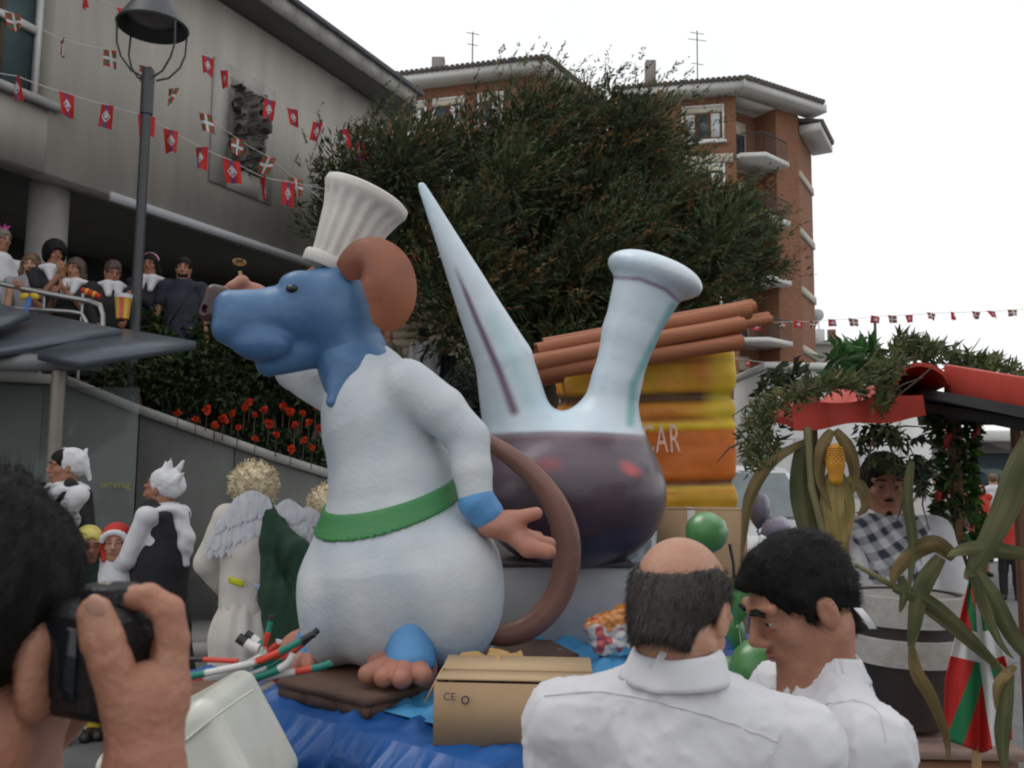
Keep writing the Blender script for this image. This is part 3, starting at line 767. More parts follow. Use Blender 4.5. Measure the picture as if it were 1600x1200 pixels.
for x, y, w in clump_px:
    dx = min(1, abs(x - 860) / 420); dy = min(1, abs(y - 340) / 280)
    dep = 2.2 * math.sqrt(max(0.04, 1 - max(dx, dy) ** 2)); cen.append(P(x, y, TY + w * dep - .3))
cen = np.array(cen)
tr_m = M()
tube(tr_m, [base, base + [.05, -.05, .8], base + [.0, .1, 1.6], base + [-.1, .1, 2.3]], [.26, .20, .17, .12], 10)
tr_o = tr_m.build('trunk', m_bark, tree, 60)
for k, ci in enumerate(rt.choice(len(cen), 26, replace=False)):
    s0 = base + np.array([0, 0, rt.uniform(.5, 2.0)]); e = cen[ci]; mid = (s0 + e) / 2 + rt.normal(size=3) * .15 + np.array([0, 0, .25])
    lm = M(); tube(lm, [s0, s0 * .6 + mid * .4 + [0, 0, .1], mid, mid * .4 + e * .6, e], [.09, .07, .05, .03, .012], 6); lm.build('limb', m_bark, tree, 60)
gre = np.array([(.044, .066, .029), (.058, .084, .034), (.076, .100, .040), (.046, .072, .038), (.096, .104, .042)])
rus = np.array([(.165, .090, .036), (.19, .105, .040), (.115, .080, .032)])
cr = M()
def plumes(roots, dirs, L_, nl, cols_pool, rng=rt, w=.022, ll=(.05, .12)):
    """feathery shoots: short blades set along a drooping axis"""
    n = len(roots); t = np.sort(rng.random((n, nl)), 1)
    d = dirs / np.linalg.norm(dirs, axis=1, keepdims=True); L_ = np.broadcast_to(L_, (n,))
    droop = np.array([.25, 0, -.35])
    p = roots[:, None] + (t * L_[:, None])[..., None] * d[:, None] + ((t ** 2) * L_[:, None] * .5)[..., None] * droop
    p += rng.normal(size=p.shape) * (.018 * (1.2 - t))[..., None]
    dr = d[:, None] + (2 * t * .5)[..., None] * droop + rng.normal(size=p.shape) * .38
    cols = np.repeat(pick(cols_pool, n, rng, .4), nl, 0) * (1 + .2 * rng.normal(size=(n * nl, 1))).clip(.5, 1.6)
    leaves(cr, p.reshape(-1, 3), dr.reshape(-1, 3), (rng.uniform(*ll, (n, nl)) * (1.25 - .7 * t)).ravel(), w, cols, .1, rng)
for c in cen:
    rad = rt.uniform(.45, .85); rust = rt.uniform(.02, .35)
    n = 70; d = rt.normal(size=(n, 3)); d /= np.linalg.norm(d, axis=1, keepdims=True); d[:, 1] -= .25
    p = c + d * rad * (rt.random((n, 1)) ** .5); q = rt.random(n) < rust * 1.25
    dr = d * .5 + np.array([.42, -.1, .75]) + rt.normal(size=(n, 3)) * .28
    plumes(p[~q], dr[~q], rt.uniform(.28, .6, (~q).sum()), 17, gre * rt.uniform(.85, 1.6))
    if q.any(): plumes(p[q], dr[q], rt.uniform(.3, .6, q.sum()), 17, rus)
    n = 420; d = rt.normal(size=(n, 3)); d /= np.linalg.norm(d, axis=1, keepdims=True)
    leaves(cr, c + d * rad * .8 * rt.random((n, 1)) ** .5, d + [.3, 0, .4], rt.uniform(.1, .22, n), rt.uniform(.03, .06, n), pick(gre * .8, n, rt, .35), .15, rt)
for k in range(260):                                          # loose plumes along the outline, tallest at the top
    i = rt.integers(0, 19); t = rt.random(); q = inset[i] * (1 - t) + inset[i + 1] * t; q = q + (q - [860, 350]) * (.05 if 5 < i < 15 else .0)
    up_t = 1.0 if 5 < i < 15 else .65
    c0_ = P(q[0] + rt.normal() * 8, q[1] + rt.uniform(0, 34), TY + rt.uniform(-1.0, 1.0))
    plumes(c0_[None], np.array([[rt.normal() * .22 + .25, rt.normal() * .3, 1.0]]), rt.uniform(.2, .62) * up_t, 30, gre if rt.random() < .6 else rus, w=.018, ll=(.05, .11))
print('tree verts', cr.n)
cr.build('crown', m_leaf, tree, kind='stuff')

# ---- shrubs on the planted bank
m_leaf2 = leafmat('shrub_leaves', None)
rs = np.random.default_rng(5)
lau = np.array([(.035, .062, .028), (.05, .08, .03), (.025, .045, .022), (.075, .10, .04), (.06, .085, .035)])
def shrub(name, label, clumps, ln, wd, cols, dens=1500, cat='shrub', group=None, foot=None):
    cs = [P(u, v, Y) for u, v, Y, r in clumps]; q = np.mean(cs, 0)
    t = thing(name, (q[0], q[1], TZ - .2), label, cat, group)
    st = M(); fo = M()
    for c, (u, v, Y, r) in zip(cs, clumps):
        b0 = np.array([q[0] * .5 + c[0] * .5, q[1] * .5 + c[1] * .5, TZ - .25]); tube(st, [b0, (b0 + c) / 2 + rs.normal(size=3) * .05, c], [.035, .025, .012], 5)
        n = int(dens * r * r / .1); d = rs.normal(size=(n, 3)); d /= np.linalg.norm(d, axis=1, keepdims=True)
        p = c + d * r * (.55 + .45 * rs.random((n, 1)) ** .5) * (1 + .25 * vnoise(d * 2.2 + u, 3)[:, None])
        leaves(fo, p, d + rs.normal(size=(n, 3)) * .6 + [0, 0, -.1], rs.uniform(*ln, n), rs.uniform(*wd, n), pick(cols, n, rs, .35), .2, rs)
    st.build('stem', m_bark, t, kind='stuff'); fo.build('foliage', m_leaf2, t, kind='stuff')
    return t
shrub('laurel_bush', 'broad green laurel bush at the terrace railing, below the man in navy', [(222, 512, 9.75, .22), (262, 508, 9.8, .24), (300, 522, 9.85, .25), (250, 545, 9.7, .28), (330, 545, 9.9, .28)], (.07, .12), (.035, .06), lau)
shrub('laurel_bush', 'dark laurel bush overhanging the wall behind the figure\'s snout', [(262, 590, 9.6, .28), (310, 588, 9.7, .33), (365, 575, 9.9, .34), (300, 625, 9.75, .2), (345, 610, 9.75, .28)], (.07, .12), (.035, .06), lau * .85)
shrub('laurel_bush', 'dark bush above the red geraniums, beside the figure\'s neck scarf', [(420, 580, 10.1, .38), (475, 600, 10.3, .36), (520, 615, 10.4, .34), (400, 620, 10.0, .22)], (.07, .12), (.035, .06), lau * .8)
shrub('grey_shrub', 'grey green shrub behind the figure\'s bent arm', [(700, 640, 11.6, .42), (735, 625, 11.8, .4), (670, 660, 11.5, .35), (760, 650, 11.7, .35)], (.07, .13), (.02, .035), np.array([(.05, .065, .05), (.07, .085, .065), (.035, .05, .04)]))
shrub('creeper', 'loose creeper trailing over the coping behind the shelter post', [(165, 598, 9.3, .16), (200, 590, 9.35, .18), (185, 620, 9.3, .12)], (.05, .09), (.025, .04), lau * .9, 900)

# ---- geraniums
ger = np.array([(.03, .055, .022), (.04, .068, .028), (.022, .042, .018)])
fl = M()
for k in range(48):
    d = nrm(rs.normal(size=3)); s = nrm(np.cross(d, rs.normal(size=3))); w = np.cross(d, s); c = d * rs.uniform(.012, .042)
    V = [c * .5, c + s * .022 + w * .006, c * 1.25, c - s * .022 + w * .006]; fl.add(V, np.array([[0, 1, 2, 3]]), (.62 * rs.uniform(.75, 1.1), .045 * rs.uniform(.5, 1.6), .012))
m_petal = leafmat('geranium_petals', None)
fme = fl.mesh('flower', m_petal)
flowers = [(278, 645), (306, 655), (323, 640), (349, 655), (363, 646), (382, 637), (390, 628), (398, 648), (453, 643), (461, 664), (473, 646), (483, 660), (494, 636), (475, 688), (443, 635), (399, 685), (432, 680), (420, 662), (500, 668), (372, 668), (412, 640), (488, 700), (455, 702), (336, 664)]
for i, (ua, ub) in enumerate(((265, 330), (330, 395), (395, 450), (450, 515))):
    mid = (ua + ub) / 2; s_ = wall_at(mid); z0 = np.interp(s_, tx, tz); q = WA + wdir * s_ + wn * .5
    gt = thing('geranium_plant', (q[0], q[1], z0 - .1), ['red orange geranium highest on the sloping coping, furthest from the white figure', 'red orange geranium second down the slope, below the blue snout', 'red orange geranium third down the slope with its largest bloom near the figure', 'red orange geranium lowest on the coping, touching the white smock outline'][i], 'flowers', 'red geraniums along the sloping wall top')
    fo = M(); n = 3000; s = np.interp(rs.random(n), [0, 1], [wall_at(ua), wall_at(ub)]); bwid = np.interp(s, [0, wall_at(335), wall_at(365), wlen], [.2, .2, 1.1, 1.2]); dpt = rs.random(n) * bwid + .3
    zz = np.interp(s, tx, tz) + .02 + rs.random(n) ** .7 * (.16 + dpt * .45)
    p = WA[None] * [1, 1, 0] + s[:, None] * wdir + dpt[:, None] * wn + zz[:, None] * up
    leaves(fo, p, rs.normal(size=(n, 3)) + [0, -.3, .3], rs.uniform(.04, .08, n), rs.uniform(.03, .055, n), pick(ger, n, rs, .35), .2, rs)
    fo.build('foliage', m_leaf2, gt, kind='stuff')
    sm = M()
    for u, v in flowers:
        if ua <= u < ub:
            Yf = 8.9 + (u - 265) / 250 * .75 + (710 - v) / 90 * .35; c = P(u, v, Yf)
            o = bpy.data.objects.new('flower', fme); COL.objects.link(o); o.parent = gt; o.location = Vector(c) - gt.location
            k_ = rs.uniform(.8, 1.35); o.scale = (k_, k_, k_ * .85); o.rotation_euler = tuple(rs.uniform(0, 6, 3))
            tube(sm, [c - [0, 0, .01], c - [0.02, -.05, .22]], [.004, .006], 4)
    if sm.n: sm.build('stem', m_bark, gt, kind='stuff')
# ================================================================== THE FLOAT
class Px:
    """photo-measured sculpting frame: u, v in photo pixels, w = pixels further back, at distance Y0"""
    def __init__(s, Y0): s.Y0 = Y0; s.s = Y0 / F_PX
    def __call__(s, u, v, w=0): return P(u, v, s.Y0 + w * s.s)
    def r(s, px): return np.asarray(px, float) * s.s if np.ndim(px) else px * s.s
    def uv(s, V):
        d = V - np.array([0, 0, CAM_H]); k = d @ np.array(_f)
        return 800 + F_PX * (d @ np.array(_r)) / k, 600 - F_PX * (d @ np.array(_u)) / k

def to_mesh(o):
    """turn a text outline into a plain mesh part"""
    bpy.context.view_layer.update()
    me = bpy.data.meshes.new_from_object(o.evaluated_get(bpy.context.evaluated_depsgraph_get())); c = o.data
    n = bpy.data.objects.new(o.name, me); COL.objects.link(n); n.parent = o.parent; n.location = o.location; n.rotation_euler = o.rotation_euler; n.scale = o.scale
    nm_ = o.name; bpy.data.objects.remove(o); bpy.data.curves.remove(c); n.name = nm_; return n
# ---- trailer with blue tarp
BED = .745
O = np.array([-1.49, 4.007, 0]); e1 = np.array([.779, -.627, 0]); e2 = np.array([.627, .779, 0]); W1, W2 = 1.85, 4.4
m_tarp = mat('blue_tarp', (.010, .085, .30), .42, .22, 3.5, .25, 30, coat=.12)
m_tarp2 = mat('light_blue_cloth', (.06, .30, .58), .55, .2, 4, .3, 16)
m_wood = mat('trailer_wood', (.16, .11, .07), .85, .25, 3, .3, 20)
m_tyre = mat('tyre', (.03, .03, .03), .85)
tl = thing('trailer', tuple(O + e1 * W1 / 2 + e2 * W2 / 2), 'flat farm trailer under the blue tarp, carrying the painted figures', 'trailer')
R12 = np.stack([e1, e2, up], 1)
m = M(); box(m, O + e1 * W1 / 2 + e2 * W2 / 2 + up * (BED - .09), (W1 - .06, W2 - .06, .12), R12, bev=.01); m.build('bed', m_wood, tl)
for k in (.5, 1.9, W2 - 1.0):
    for s_ in (.12, W1 - .12):
        m = M(); c = O + e1 * s_ + e2 * k + up * .27; tube(m, [c - e1 * .09, c + e1 * .09], .27, 20); wo = m.build('wheel', m_tyre, tl)
        m = M(); tube(m, [c - e1 * .1, c + e1 * .1], .13, 14); m.build('rim', m_white, wo)
m = M(); box(m, O + e1 * W1 / 2 + e2 * W2 / 2 + up * (BED - .25), (.9, W2 - .3, .2), R12); m.build('chassis', m_metal, tl)

def tarp_top(u, v):
    p = O + u[..., None] * e1 * W1 + v[..., None] * e2 * W2
    q = p * 4.5; n_ = .034 * (1 - np.abs(vnoise(q, 3))) ** 4 + .020 * (1 - np.abs(vnoise(q * 2.6 + 7, 4))) ** 4
    return p + up * (BED + .004 + np.abs(n_) * np.clip(np.minimum(np.minimum(u, 1 - u), np.minimum(v, 1 - v)) * 40, 0, 1) + .006 * np.clip(1 - np.minimum(np.minimum(u, 1 - u), np.minimum(v, 1 - v)) * 30, 0, 1))[..., None]
def skirt(a, b, nrm_, L_, seed):
    def fn(u, v):
        ep = .034 / L_; base = a + (b - a) * (u * (1 + 2 * ep) - ep)[..., None]
        x = u * L_
        w1 = x * 1.0 + .12 * vnoise(np.stack([x * 2.2, v * 2.4, 0 * x + seed], -1), 21)
        rg_ = lambda a, sd: (1 - np.abs(vnoise(a, sd))) ** 3
        fold = .085 * rg_(np.stack([w1 * 7, v * 1.1, 0 * x + seed], -1), 8) + .022 * rg_(np.stack([w1 * 17 + v * 2, v * 3 - x * 3, 0 * x], -1), 9) + .010 * vnoise(np.stack([x * 40, v * 12, 0 * x], -1), 10)
        sag = .02 * vnoise(np.stack([x * 3, v * 7 - x * 2.2, 0 * x + seed + 3], -1), 2)
        out = np.minimum(v * 6, 1) * np.clip(np.minimum(u, 1 - u) * 14, 0, 1)
        bl = .03 * np.clip(v * 8, 0, 1)
        return base + nrm_ * (bl + (fold + sag + .02) * out)[..., None] + up * (BED + .010 - v * (BED - .08))[..., None]
    return fn
tt = thing('blue_tarp', tuple(O + e1 * .5), 'crumpled bright blue tarp draped over the trailer bed and hanging down its side', 'tarpaulin')
m = M(); grid(m, tarp_top, 120, 200); m.build('top_sheet', m_tarp, tt, 180)
m = M(); grid(m, skirt(O, O + e1 * W1, -e2, W1, 1.), 220, 50); m.build('hanging_skirt', m_tarp, tt, 180)
m = M(); grid(m, skirt(O + e2 * W2, O, -e1, W2, 4.), 240, 30); m.build('hanging_skirt', m_tarp, tt, 180)
m = M(); grid(m, skirt(O + e1 * W1, O + e1 * W1 + e2 * W2, e1, W2, 7.), 240, 30); m.build('hanging_skirt', m_tarp, tt, 180)
# lighter cloth bunched round the plinth
def bunch(cu, cv, Y, w, h, seed):
    c = P(cu, cv, Y); c[2] = BED + .03
    def fn(u, v):
        x, y = (u - .5) * w, (v - .5) * h
        z = .05 * np.abs(vnoise(np.stack([x * 9, y * 9, 0 * x + seed], -1), 3)) + .03 * np.abs(vnoise(np.stack([x * 22, y * 22, 0 * x], -1), 5))
        ed = np.minimum(np.minimum(u, 1 - u), np.minimum(v, 1 - v)) * 6
        return c + x[..., None] * e1 + y[..., None] * e2 + up * (z * np.minimum(ed, 1) + .002)[..., None]
    return fn
ct = thing('light_blue_cloth', P(900, 1010, 4.6) * [1, 1, 0] + up * BED, 'light blue cloth bunched on the trailer beside the grey plinth', 'cloth')
m = M(); grid(m, bunch(905, 1008, 4.35, .95, .8, 2), 60, 50); m.build('cloth', m_tarp2, ct, 180)
m = M(); grid(m, bunch(660, 1120, 3.62, .85, .5, 5), 60, 40); m.build('cloth', m_tarp2, ct, 180)

# ---- brown platform under the figure
m_plat = mat('platform_brown', (.115, .062, .042), .7, .25, 4, .25, 25)
pf = thing('figure_platform', P(600, 1060, 3.9) * [1, 1, 0] + up * BED, 'low brown boarded platform under the white-smocked figure', 'platform')
PT = .835
def at_z(u, v, z):
    d = np.array(_f) + np.array(_r) * ((u - 800) / F_PX) + np.array(_u) * ((600 - v) / F_PX); k = (z - CAM_H) / d[2]
    return np.array([0, 0, CAM_H]) + d * k
pts = [at_z(432, 1060, PT), at_z(572, 1092, PT), at_z(705, 1062, PT), at_z(905, 1022, PT), at_z(860, 1000, PT), at_z(640, 985, PT), at_z(470, 1005, PT)]
m = M(); prism(m, [(p[0], p[1]) for p in pts], (0, 0, PT - .03), (1, 0, 0), (0, 1, 0), up, .03); m.build('top_board', m_plat, pf)
cen_ = np.mean(pts, 0)
for i in range(len(pts)):
    a, b = pts[i], pts[(i + 1) % len(pts)]; d = b - a; L_ = np.linalg.norm(d); d = d / L_; n_ = np.array([-d[1], d[0], 0]); k = max(1, round(L_ / .2))
    for j in range(k):
        c = a + d * (j + .5) * L_ / k; bm_ = M(); box(bm_, np.array([c[0], c[1], (BED + PT - .03) / 2 + .006]) + n_ * .02, (L_ / k - .006, .022, PT - .035 - BED - .012), np.stack([d, n_, up], 1)); bm_.build('side_board', m_plat, pf)

# ---- the animal-headed figure in a white smock (plain generic parade figure)
m_smock = mat('painted_white', (.61, .625, .635), .55, .1, 3.4, .30, 55, col2=(.40, .465, .52), detail=2)
m_blue = mat('painted_blue', (.030, .090, .225), .40, .2, 3.4, .2, 34, col2=(.085, .20, .36), detail=6)
m_bluel = mat('painted_cuff_blue', (.08, .26, .52), .45, .2, 6, .2, 30)
m_pink = mat('painted_paw_brown', (.34, .155, .12), .5, .25, 6, .25, 30, col2=(.46, .19, .12))
m_tail = mat('painted_tail_brown', (.16, .075, .06), .42, .25, 3.5, .25, 25, col2=(.26, .12, .085))
m_earb = mat('painted_ear_brown', (.33, .12, .05), .42, .2, 4, .2, 25, col2=(.19, .05, .03))
m_green = mat('painted_sash_green', (.03, .20, .075), .55, .2, 7, .3, 30, col2=(.06, .22, .06), stretch=(.5, .5, 4))
m_hat = mat('painted_hat_white', (.62, .59, .55), .55, .08, 3, .25, 26)
F = Px(3.9); r = F.r
ft = thing('parade_figure', P(610, 1040, 3.9) * [1, 1, 0] + up * PT, 'tall painted parade figure in white smock with green sash and blue animal head', 'parade figure')
def smock(e=0):
    s = Sdf(); k = r(40)
    s.cone(F(628, 880, 0), F(618, 772, 0), r(140 + e), r(93 + e), k)
    s.ell(F(628, 905, 0), r(np.array([146 + e, 138 + e, 131 + e])), None, k)
    s.cone(F(618, 772, 0), F(594, 650, 0), r(93 + e), r(84 + e), k).cone(F(594, 650, 0), F(570, 588, 0), r(84 + e), r(56 + e), k)
    return s
s = smock(); k = r(26)
s.ell(F(706, 925, -62), r(np.array([78, 80, 108])), None, r(22)).ell(F(520, 950, -20), r(np.array([46, 80, 84])), None, r(30)).ell(F(600, 960, -70), r(np.array([60, 60, 70])), None, r(30))
s.cone(F(636, 604, -60), F(690, 640, -70), r(42), r(37), r(16)).chain([F(690, 640, -70), F(731, 686, -72), F(738, 735, -84), F(744, 782, -92)], [r(36), r(32), r(29), r(25)], r(5))
s.cone(F(545, 625, 60), F(460, 580, 125), r(40), r(32), k).cone(F(460, 580, 125), F(402, 495, 140), r(32), r(24), r(6))
s.plane(F(628, 1044, 0), (0, 0, -1), r(6))
V, Fq = s.mesh(.0115)
V = displace(V, Fq, lambda p: .004 * fbm(p * 6, 2, 3) + .0008 * fbm(p * 40, 1, 8))
m = M(); m.add(V, Fq); m.build('smock', m_smock, ft, 180)
s = smock(4); a_, b_ = -.288, -.24
def bandp(off): return F(615, 783.5 + off, 0)
# plane through three points of the sash line
p0, p1, p2 = F(517, 800, 0), F(712, 752, 0), F(610, 806, -98); nb = nrm(np.cross(p1 - p0, p2 - p0)); nb = nb if nb[2] > 0 else -nb
s.plane(p0 + nb * r(15), nb, r(3)).plane(p0 - nb * r(15), -nb, r(3))
V, Fq = s.mesh(.009, lo=p0 - [.2, .6, .25], hi=p1 + [.25, .6, .3]); m = M(); m.add(V, Fq); m.build('sash', m_green, ft, 180)
# neck scarf
s = Sdf(); s.cone(F(548, 552, 4), F(562, 588, 0), r(57), r(57), r(15)).cone(F(545, 590, -30), F(519, 628, -62), r(38), r(9), r(25)).cone(F(590, 570, -20), F(600, 585, -20), r(26), r(18), r(15))
V, Fq = s.mesh(.009); V = displace(V, Fq, lambda p: .004 * fbm(p * 14, 2, 5)); m = M(); m.add(V, Fq); m.build('neck_scarf', m_blue, ft, 180)
# head: plain dog-like head with a square muzzle and a drooping ear
s = Sdf(); k = r(26)
s.ell(F(525, 482, 0), r(np.array([72, 64, 70])), None, k).cone(F(532, 515, 0), F(555, 575, 0), r(54), r(52), k)
s.cone(F(492, 492, -8), F(392, 502, -28), r(56), r(47), k).box(F(378, 500, -30), r(np.array([40, 42, 42])), roty(math.radians(6)), r(26), r(14))
s.ell(F(410, 538, -50), r(np.array([44, 30, 26])), None, r(12)).ell(F(410, 538, -8), r(np.array([44, 30, 26])), None, r(12))
s.cone(F(500, 540, -10), F(420, 568, -26), r(36), r(20), r(8))
s.ell(F(468, 446, -42), r(np.array([28, 22, 22])), None, r(18)).ell(F(460, 446, 30), r(np.array([26, 22, 22])), None, r(18))
V, Fq = s.mesh(.008); V = displace(V, Fq, lambda p: .004 * fbm(p * 8, 2, 13)); m = M(); m.add(V, Fq); hd_o = m.build('head', m_blue, ft, 180)
s = Sdf(); s.box(F(338, 476, -32), r(np.array([21, 20, 30])), roty(math.radians(14)), r(15), .01).cone(F(322, 482, -46), F(318, 486, -50), r(5), r(4), r(4), op='sub'); V, Fq = s.mesh(.0055); m = M(); m.add(V, Fq); m.build('nose', mat('painted_nose', (.045, .022, .02), .3, .2, 8), hd_o, 180)
s = Sdf(); s.ell(F(458, 452, -60), r(np.array([11, 11, 8])), None, .01); V, Fq = s.mesh(.004); m = M(); m.add(V, Fq); m.build('eye', mat('painted_eye_black', (.012, .012, .014), .15), hd_o, 180)
def flap(name, pts, wid, mt, par, th_):
    """long drooping ear: a thick leaf following a bent spine"""
    pa = np.array(pts, float)
    def fn(u, v):
        sp_ = cr_spl(pa, (u[:, 0] * (len(pa) - 1 - 1e-6))); d = np.gradient(sp_, axis=0); n_ = np.stack([-d[:, 1], d[:, 0]], 1); n_ /= np.linalg.norm(n_, axis=1, keepdims=True)
        ww = wid * (np.sin(np.clip(.12 + .86 * u, 0, 1) * PI) ** .6) * (.62 + .5 * u); x = (v - .5) * 2
        pu = sp_[:, 0:1] + n_[:, 0:1] * ww * x; pv = sp_[:, 1:2] + n_[:, 1:2] * ww * x; pw = sp_[:, 2:3] - 16 * (1 - x ** 2) * np.sin(PI * u) + 0 * x
        return np.stack([[F(a, b, c) for a, b, c in zip(A, B, C)] for A, B, C in zip(pu, pv, pw)])
    m = M(); grid(m, fn, 26, 15, thick=r(th_)); return m.build(name, mt, par, 70)
def cr_spl(P_, t):
    i = np.clip(t.astype(int), 0, len(P_) - 2); f = (t - i)[:, None]; g = lambda j: P_[np.clip(j, 0, len(P_) - 1)]
    a, b, c, d = g(i - 1), g(i), g(i + 1), g(i + 2)
    return .5 * (2 * b + (c - a) * f + (2 * a - 5 * b + 4 * c - d) * f ** 2 + (3 * b - a - 3 * c + d) * f ** 3)
flap('ear', [(538, 425, -52), (572, 405, -74), (602, 425, -84), (612, 470, -86), (600, 515, -84)], 44, m_earb, hd_o, 12)
flap('ear', [(520, 425, 52), (500, 440, 70), (488, 470, 76), (486, 500, 76)], 30, m_earb, hd_o, 12)
# plain flared cook's cap with soft pleats
hq0, hq1 = F(521, 418, 6), F(578, 300, 6); hdv = nrm(hq1 - hq0); hl_ = np.linalg.norm(hq1 - hq0); hs1 = nrm(np.cross((0, 1, 0), hdv)); hs2 = np.cross(hdv, hs1)
def capf(u, v):
    a = v * 2 * PI; rad = r(1) * np.interp(u, [0, .15, .55, .72, .80, .9, .97, 1], [43, 44, 56, 66, 71, 70, 62, 0]); hh_ = np.interp(u, [0, .15, .55, .72, .80, .9, .97, 1], [0, .13, .62, .82, .90, .97, 1.0, 1.02])
    pl = np.cos(a * 16); cut = np.clip((u - .02) * 9, 0, 1) * np.clip((.74 - u) * 12, 0, 1)
    rad = rad * (1 - .045 * cut * (1 - pl)) + r(1.2) * np.sin(a * 3 + u * 5)
    return hq0 + hdv * (hh_ * hl_)[..., None] + hs1 * (rad * np.cos(a))[..., None] + hs2 * (rad * np.sin(a))[..., None]
m = M(); grid(m, capf, 40, 193, uv=False); cap_o = m.build('cap', m_hat, ft, 180)
m = M(); q0 = F(516, 425, 6); q1 = F(526, 404, 6); dd = nrm(q1 - q0); RR = np.stack([nrm(np.cross((0, 1, 0), dd)), nrm(np.cross(dd, np.cross((0, 1, 0), dd))), dd], 1)
lathe(m, [(r(46), 0), (r(49), r(3)), (r(50), r(16)), (r(48), r(20))], q0, RR, 28); m.build('band', m_hat, cap_o, 60)
# tail
path_px = [(745, 985, 60), (790, 992, 60), (832, 976, 62), (866, 940, 64), (884, 890, 66), (884, 838, 66), (868, 790, 64), (838, 748, 62), (800, 715, 60), (764, 690, 62), (735, 668, 70)]
ts = np.linspace(0, len(path_px) - 1, 60); pp = np.array(path_px, float)
def cr_spl(P_, t):
    i = np.clip(t.astype(int), 0, len(P_) - 2); f = (t - i)[:, None]; g = lambda j: P_[np.clip(j, 0, len(P_) - 1)]
    a, b, c, d = g(i - 1), g(i), g(i + 1), g(i + 2)
    return .5 * (2 * b + (c - a) * f + (2 * a - 5 * b + 4 * c - d) * f ** 2 + (3 * b - a - 3 * c + d) * f ** 3)
sp = cr_spl(pp, ts); m = M(); tube(m, [F(*q) for q in sp], r(np.interp(ts, [0, 3, 5, 8, 10], [17, 21, 23, 16, 9])), 18); m.build('tail', m_tail, ft, 180)
# paws and feet
def paw(name, palm, digits, par, mt):
    s = Sdf(); (c, rr) = palm; s.ell(F(*c), r(np.array(rr)), None, r(8))
    for dg in digits: s.chain([F(*q[:3]) for q in dg], [r(q[3]) for q in dg], r(7))
    V, Fq = s.mesh(.0045); m = M(); m.add(V, Fq); return m.build(name, mt, par, 180)
paw('paw', ((784, 822, -92), (36, 26, 20)), [[(770, 812, -92, 14), (798, 812, -98, 12), (838, 802, -104, 9)], [(795, 832, -100, 14), (826, 856, -108, 13), (857, 862, -112, 11)], [(795, 828, -88, 14), (830, 846, -84, 12), (858, 850, -82, 10)], [(790, 826, -76, 13), (818, 838, -66, 11), (840, 840, -62, 9)]], ft, m_pink)
s = Sdf(); s.cone(F(746, 786, -92), F(760, 802, -92), r(28), r(25), .01); V, Fq = s.mesh(.006); m = M(); m.add(V, Fq); m.build('cuff', m_bluel, ft, 180)
paw('paw', ((392, 463, 140), (32, 20, 24)), [[(380, 462, 128, 13), (358, 456, 122, 11), (343, 462, 118, 9)], [(382, 468, 140, 13), (360, 470, 134, 11), (348, 480, 130, 9)], [(388, 452, 132, 12), (378, 440, 120, 10), (362, 448, 112, 9)], [(384, 472, 150, 12), (366, 478, 150, 10), (354, 486, 148, 8)]], ft, m_pink)
def foot(c, toes, ank, par):
    s = Sdf(); s.ell(F(*c), r(np.array([50, 19, 44])), None, r(8))
    for t_ in toes: s.cone(F(*t_[0]), F(*t_[1]), r(18), r(14), r(3))
    s.plane(F(600, 1068 if c[2] < 0 else 1046, c[2]), (0, 0, -1), r(4))
    V, Fq = s.mesh(.006); m = M(); m.add(V, Fq); fo = m.build('foot', m_pink, par, 180)
    s = Sdf(); s.cone(F(*ank[0]), F(*ank[1]), r(31), r(36), r(6)).plane(F(*ank[1]) - [0, 0, r(10)], (0, 0, -1), r(3)); V, Fq = s.mesh(.008); m = M(); m.add(V, Fq); m.build('ankle', m_bluel, fo, 180)
foot((628, 1042, -112), [((610, 1040, -130), (575, 1054, -148)), ((618, 1046, -142), (600, 1058, -168)), ((632, 1048, -148), (628, 1060, -180)), ((650, 1046, -140), (660, 1056, -165))], ((640, 980, -108), (641, 1030, -122)), ft)
foot((482, 1026, 10), [((470, 1028, 0), (448, 1034, -8)), ((478, 1030, -14), (462, 1040, -28)), ((492, 1030, -18), (488, 1040, -34))], ((495, 1000, 10), (490, 1018, 8)), ft)

# wooden spoon held up by the far paw
wsp = thing('wooden_spoon', F(378, 450, 130), 'wooden spoon held up behind the blue snout', 'spoon')
m_spoon = mat('spoon_wood', (.42, .28, .12), .6, .15, 10)
s = Sdf(); s.ell(F(374, 410, 130), r(np.array([11, 16, 6])), None, .008).ell(F(374, 409, 122), r(np.array([8, 12, 5])), None, .004, op='sub'); V, Fq = s.mesh(.0035)
m = M(); m.add(V, Fq); m.build('spoon_bowl', m_spoon, wsp, 180)
m = M(); tube(m, [F(375, 424, 130), F(379, 470, 130), F(383, 505, 130)], [r(3.2), r(3), r(3.6)], 8); m.build('handle', m_spoon, wsp, 180)

# ---- giant wine pourer with spout and neck
G = Px(4.8); r = G.r
pt_ = thing('wine_pitcher', P(890, 890, 4.8), 'giant painted glass wine pitcher with a long tapering spout and a flared neck', 'pitcher')
s = Sdf(); k = r(40)
s.ell(G(893, 772, 0), r(np.array([146, 116, 146])[[0, 2, 1]]), None, k)
s.ops.clear(); s.ell(G(893, 772, 0), np.array([r(146), r(146), r(116)]), None, k)
V1, F1 = s.mesh(.016)
s = Sdf(); s.ell(G(893, 772, 0), np.array([r(146), r(146), r(116)]), None, k)
s.cone(G(812, 680, -14), G(788, 565, -28), r(56), r(45), r(45)).cone(G(788, 565, -28), G(659, 291, -50), r(45), r(6.5), r(3))
s.cone(G(944, 690, 10), G(962, 600, 0), r(52), r(37), r(60)).cone(G(962, 600, 0), G(984, 520, -6), r(37), r(42), r(14)).cone(G(984, 520, -6), G(1012, 448, -10), r(42), r(55), r(10))
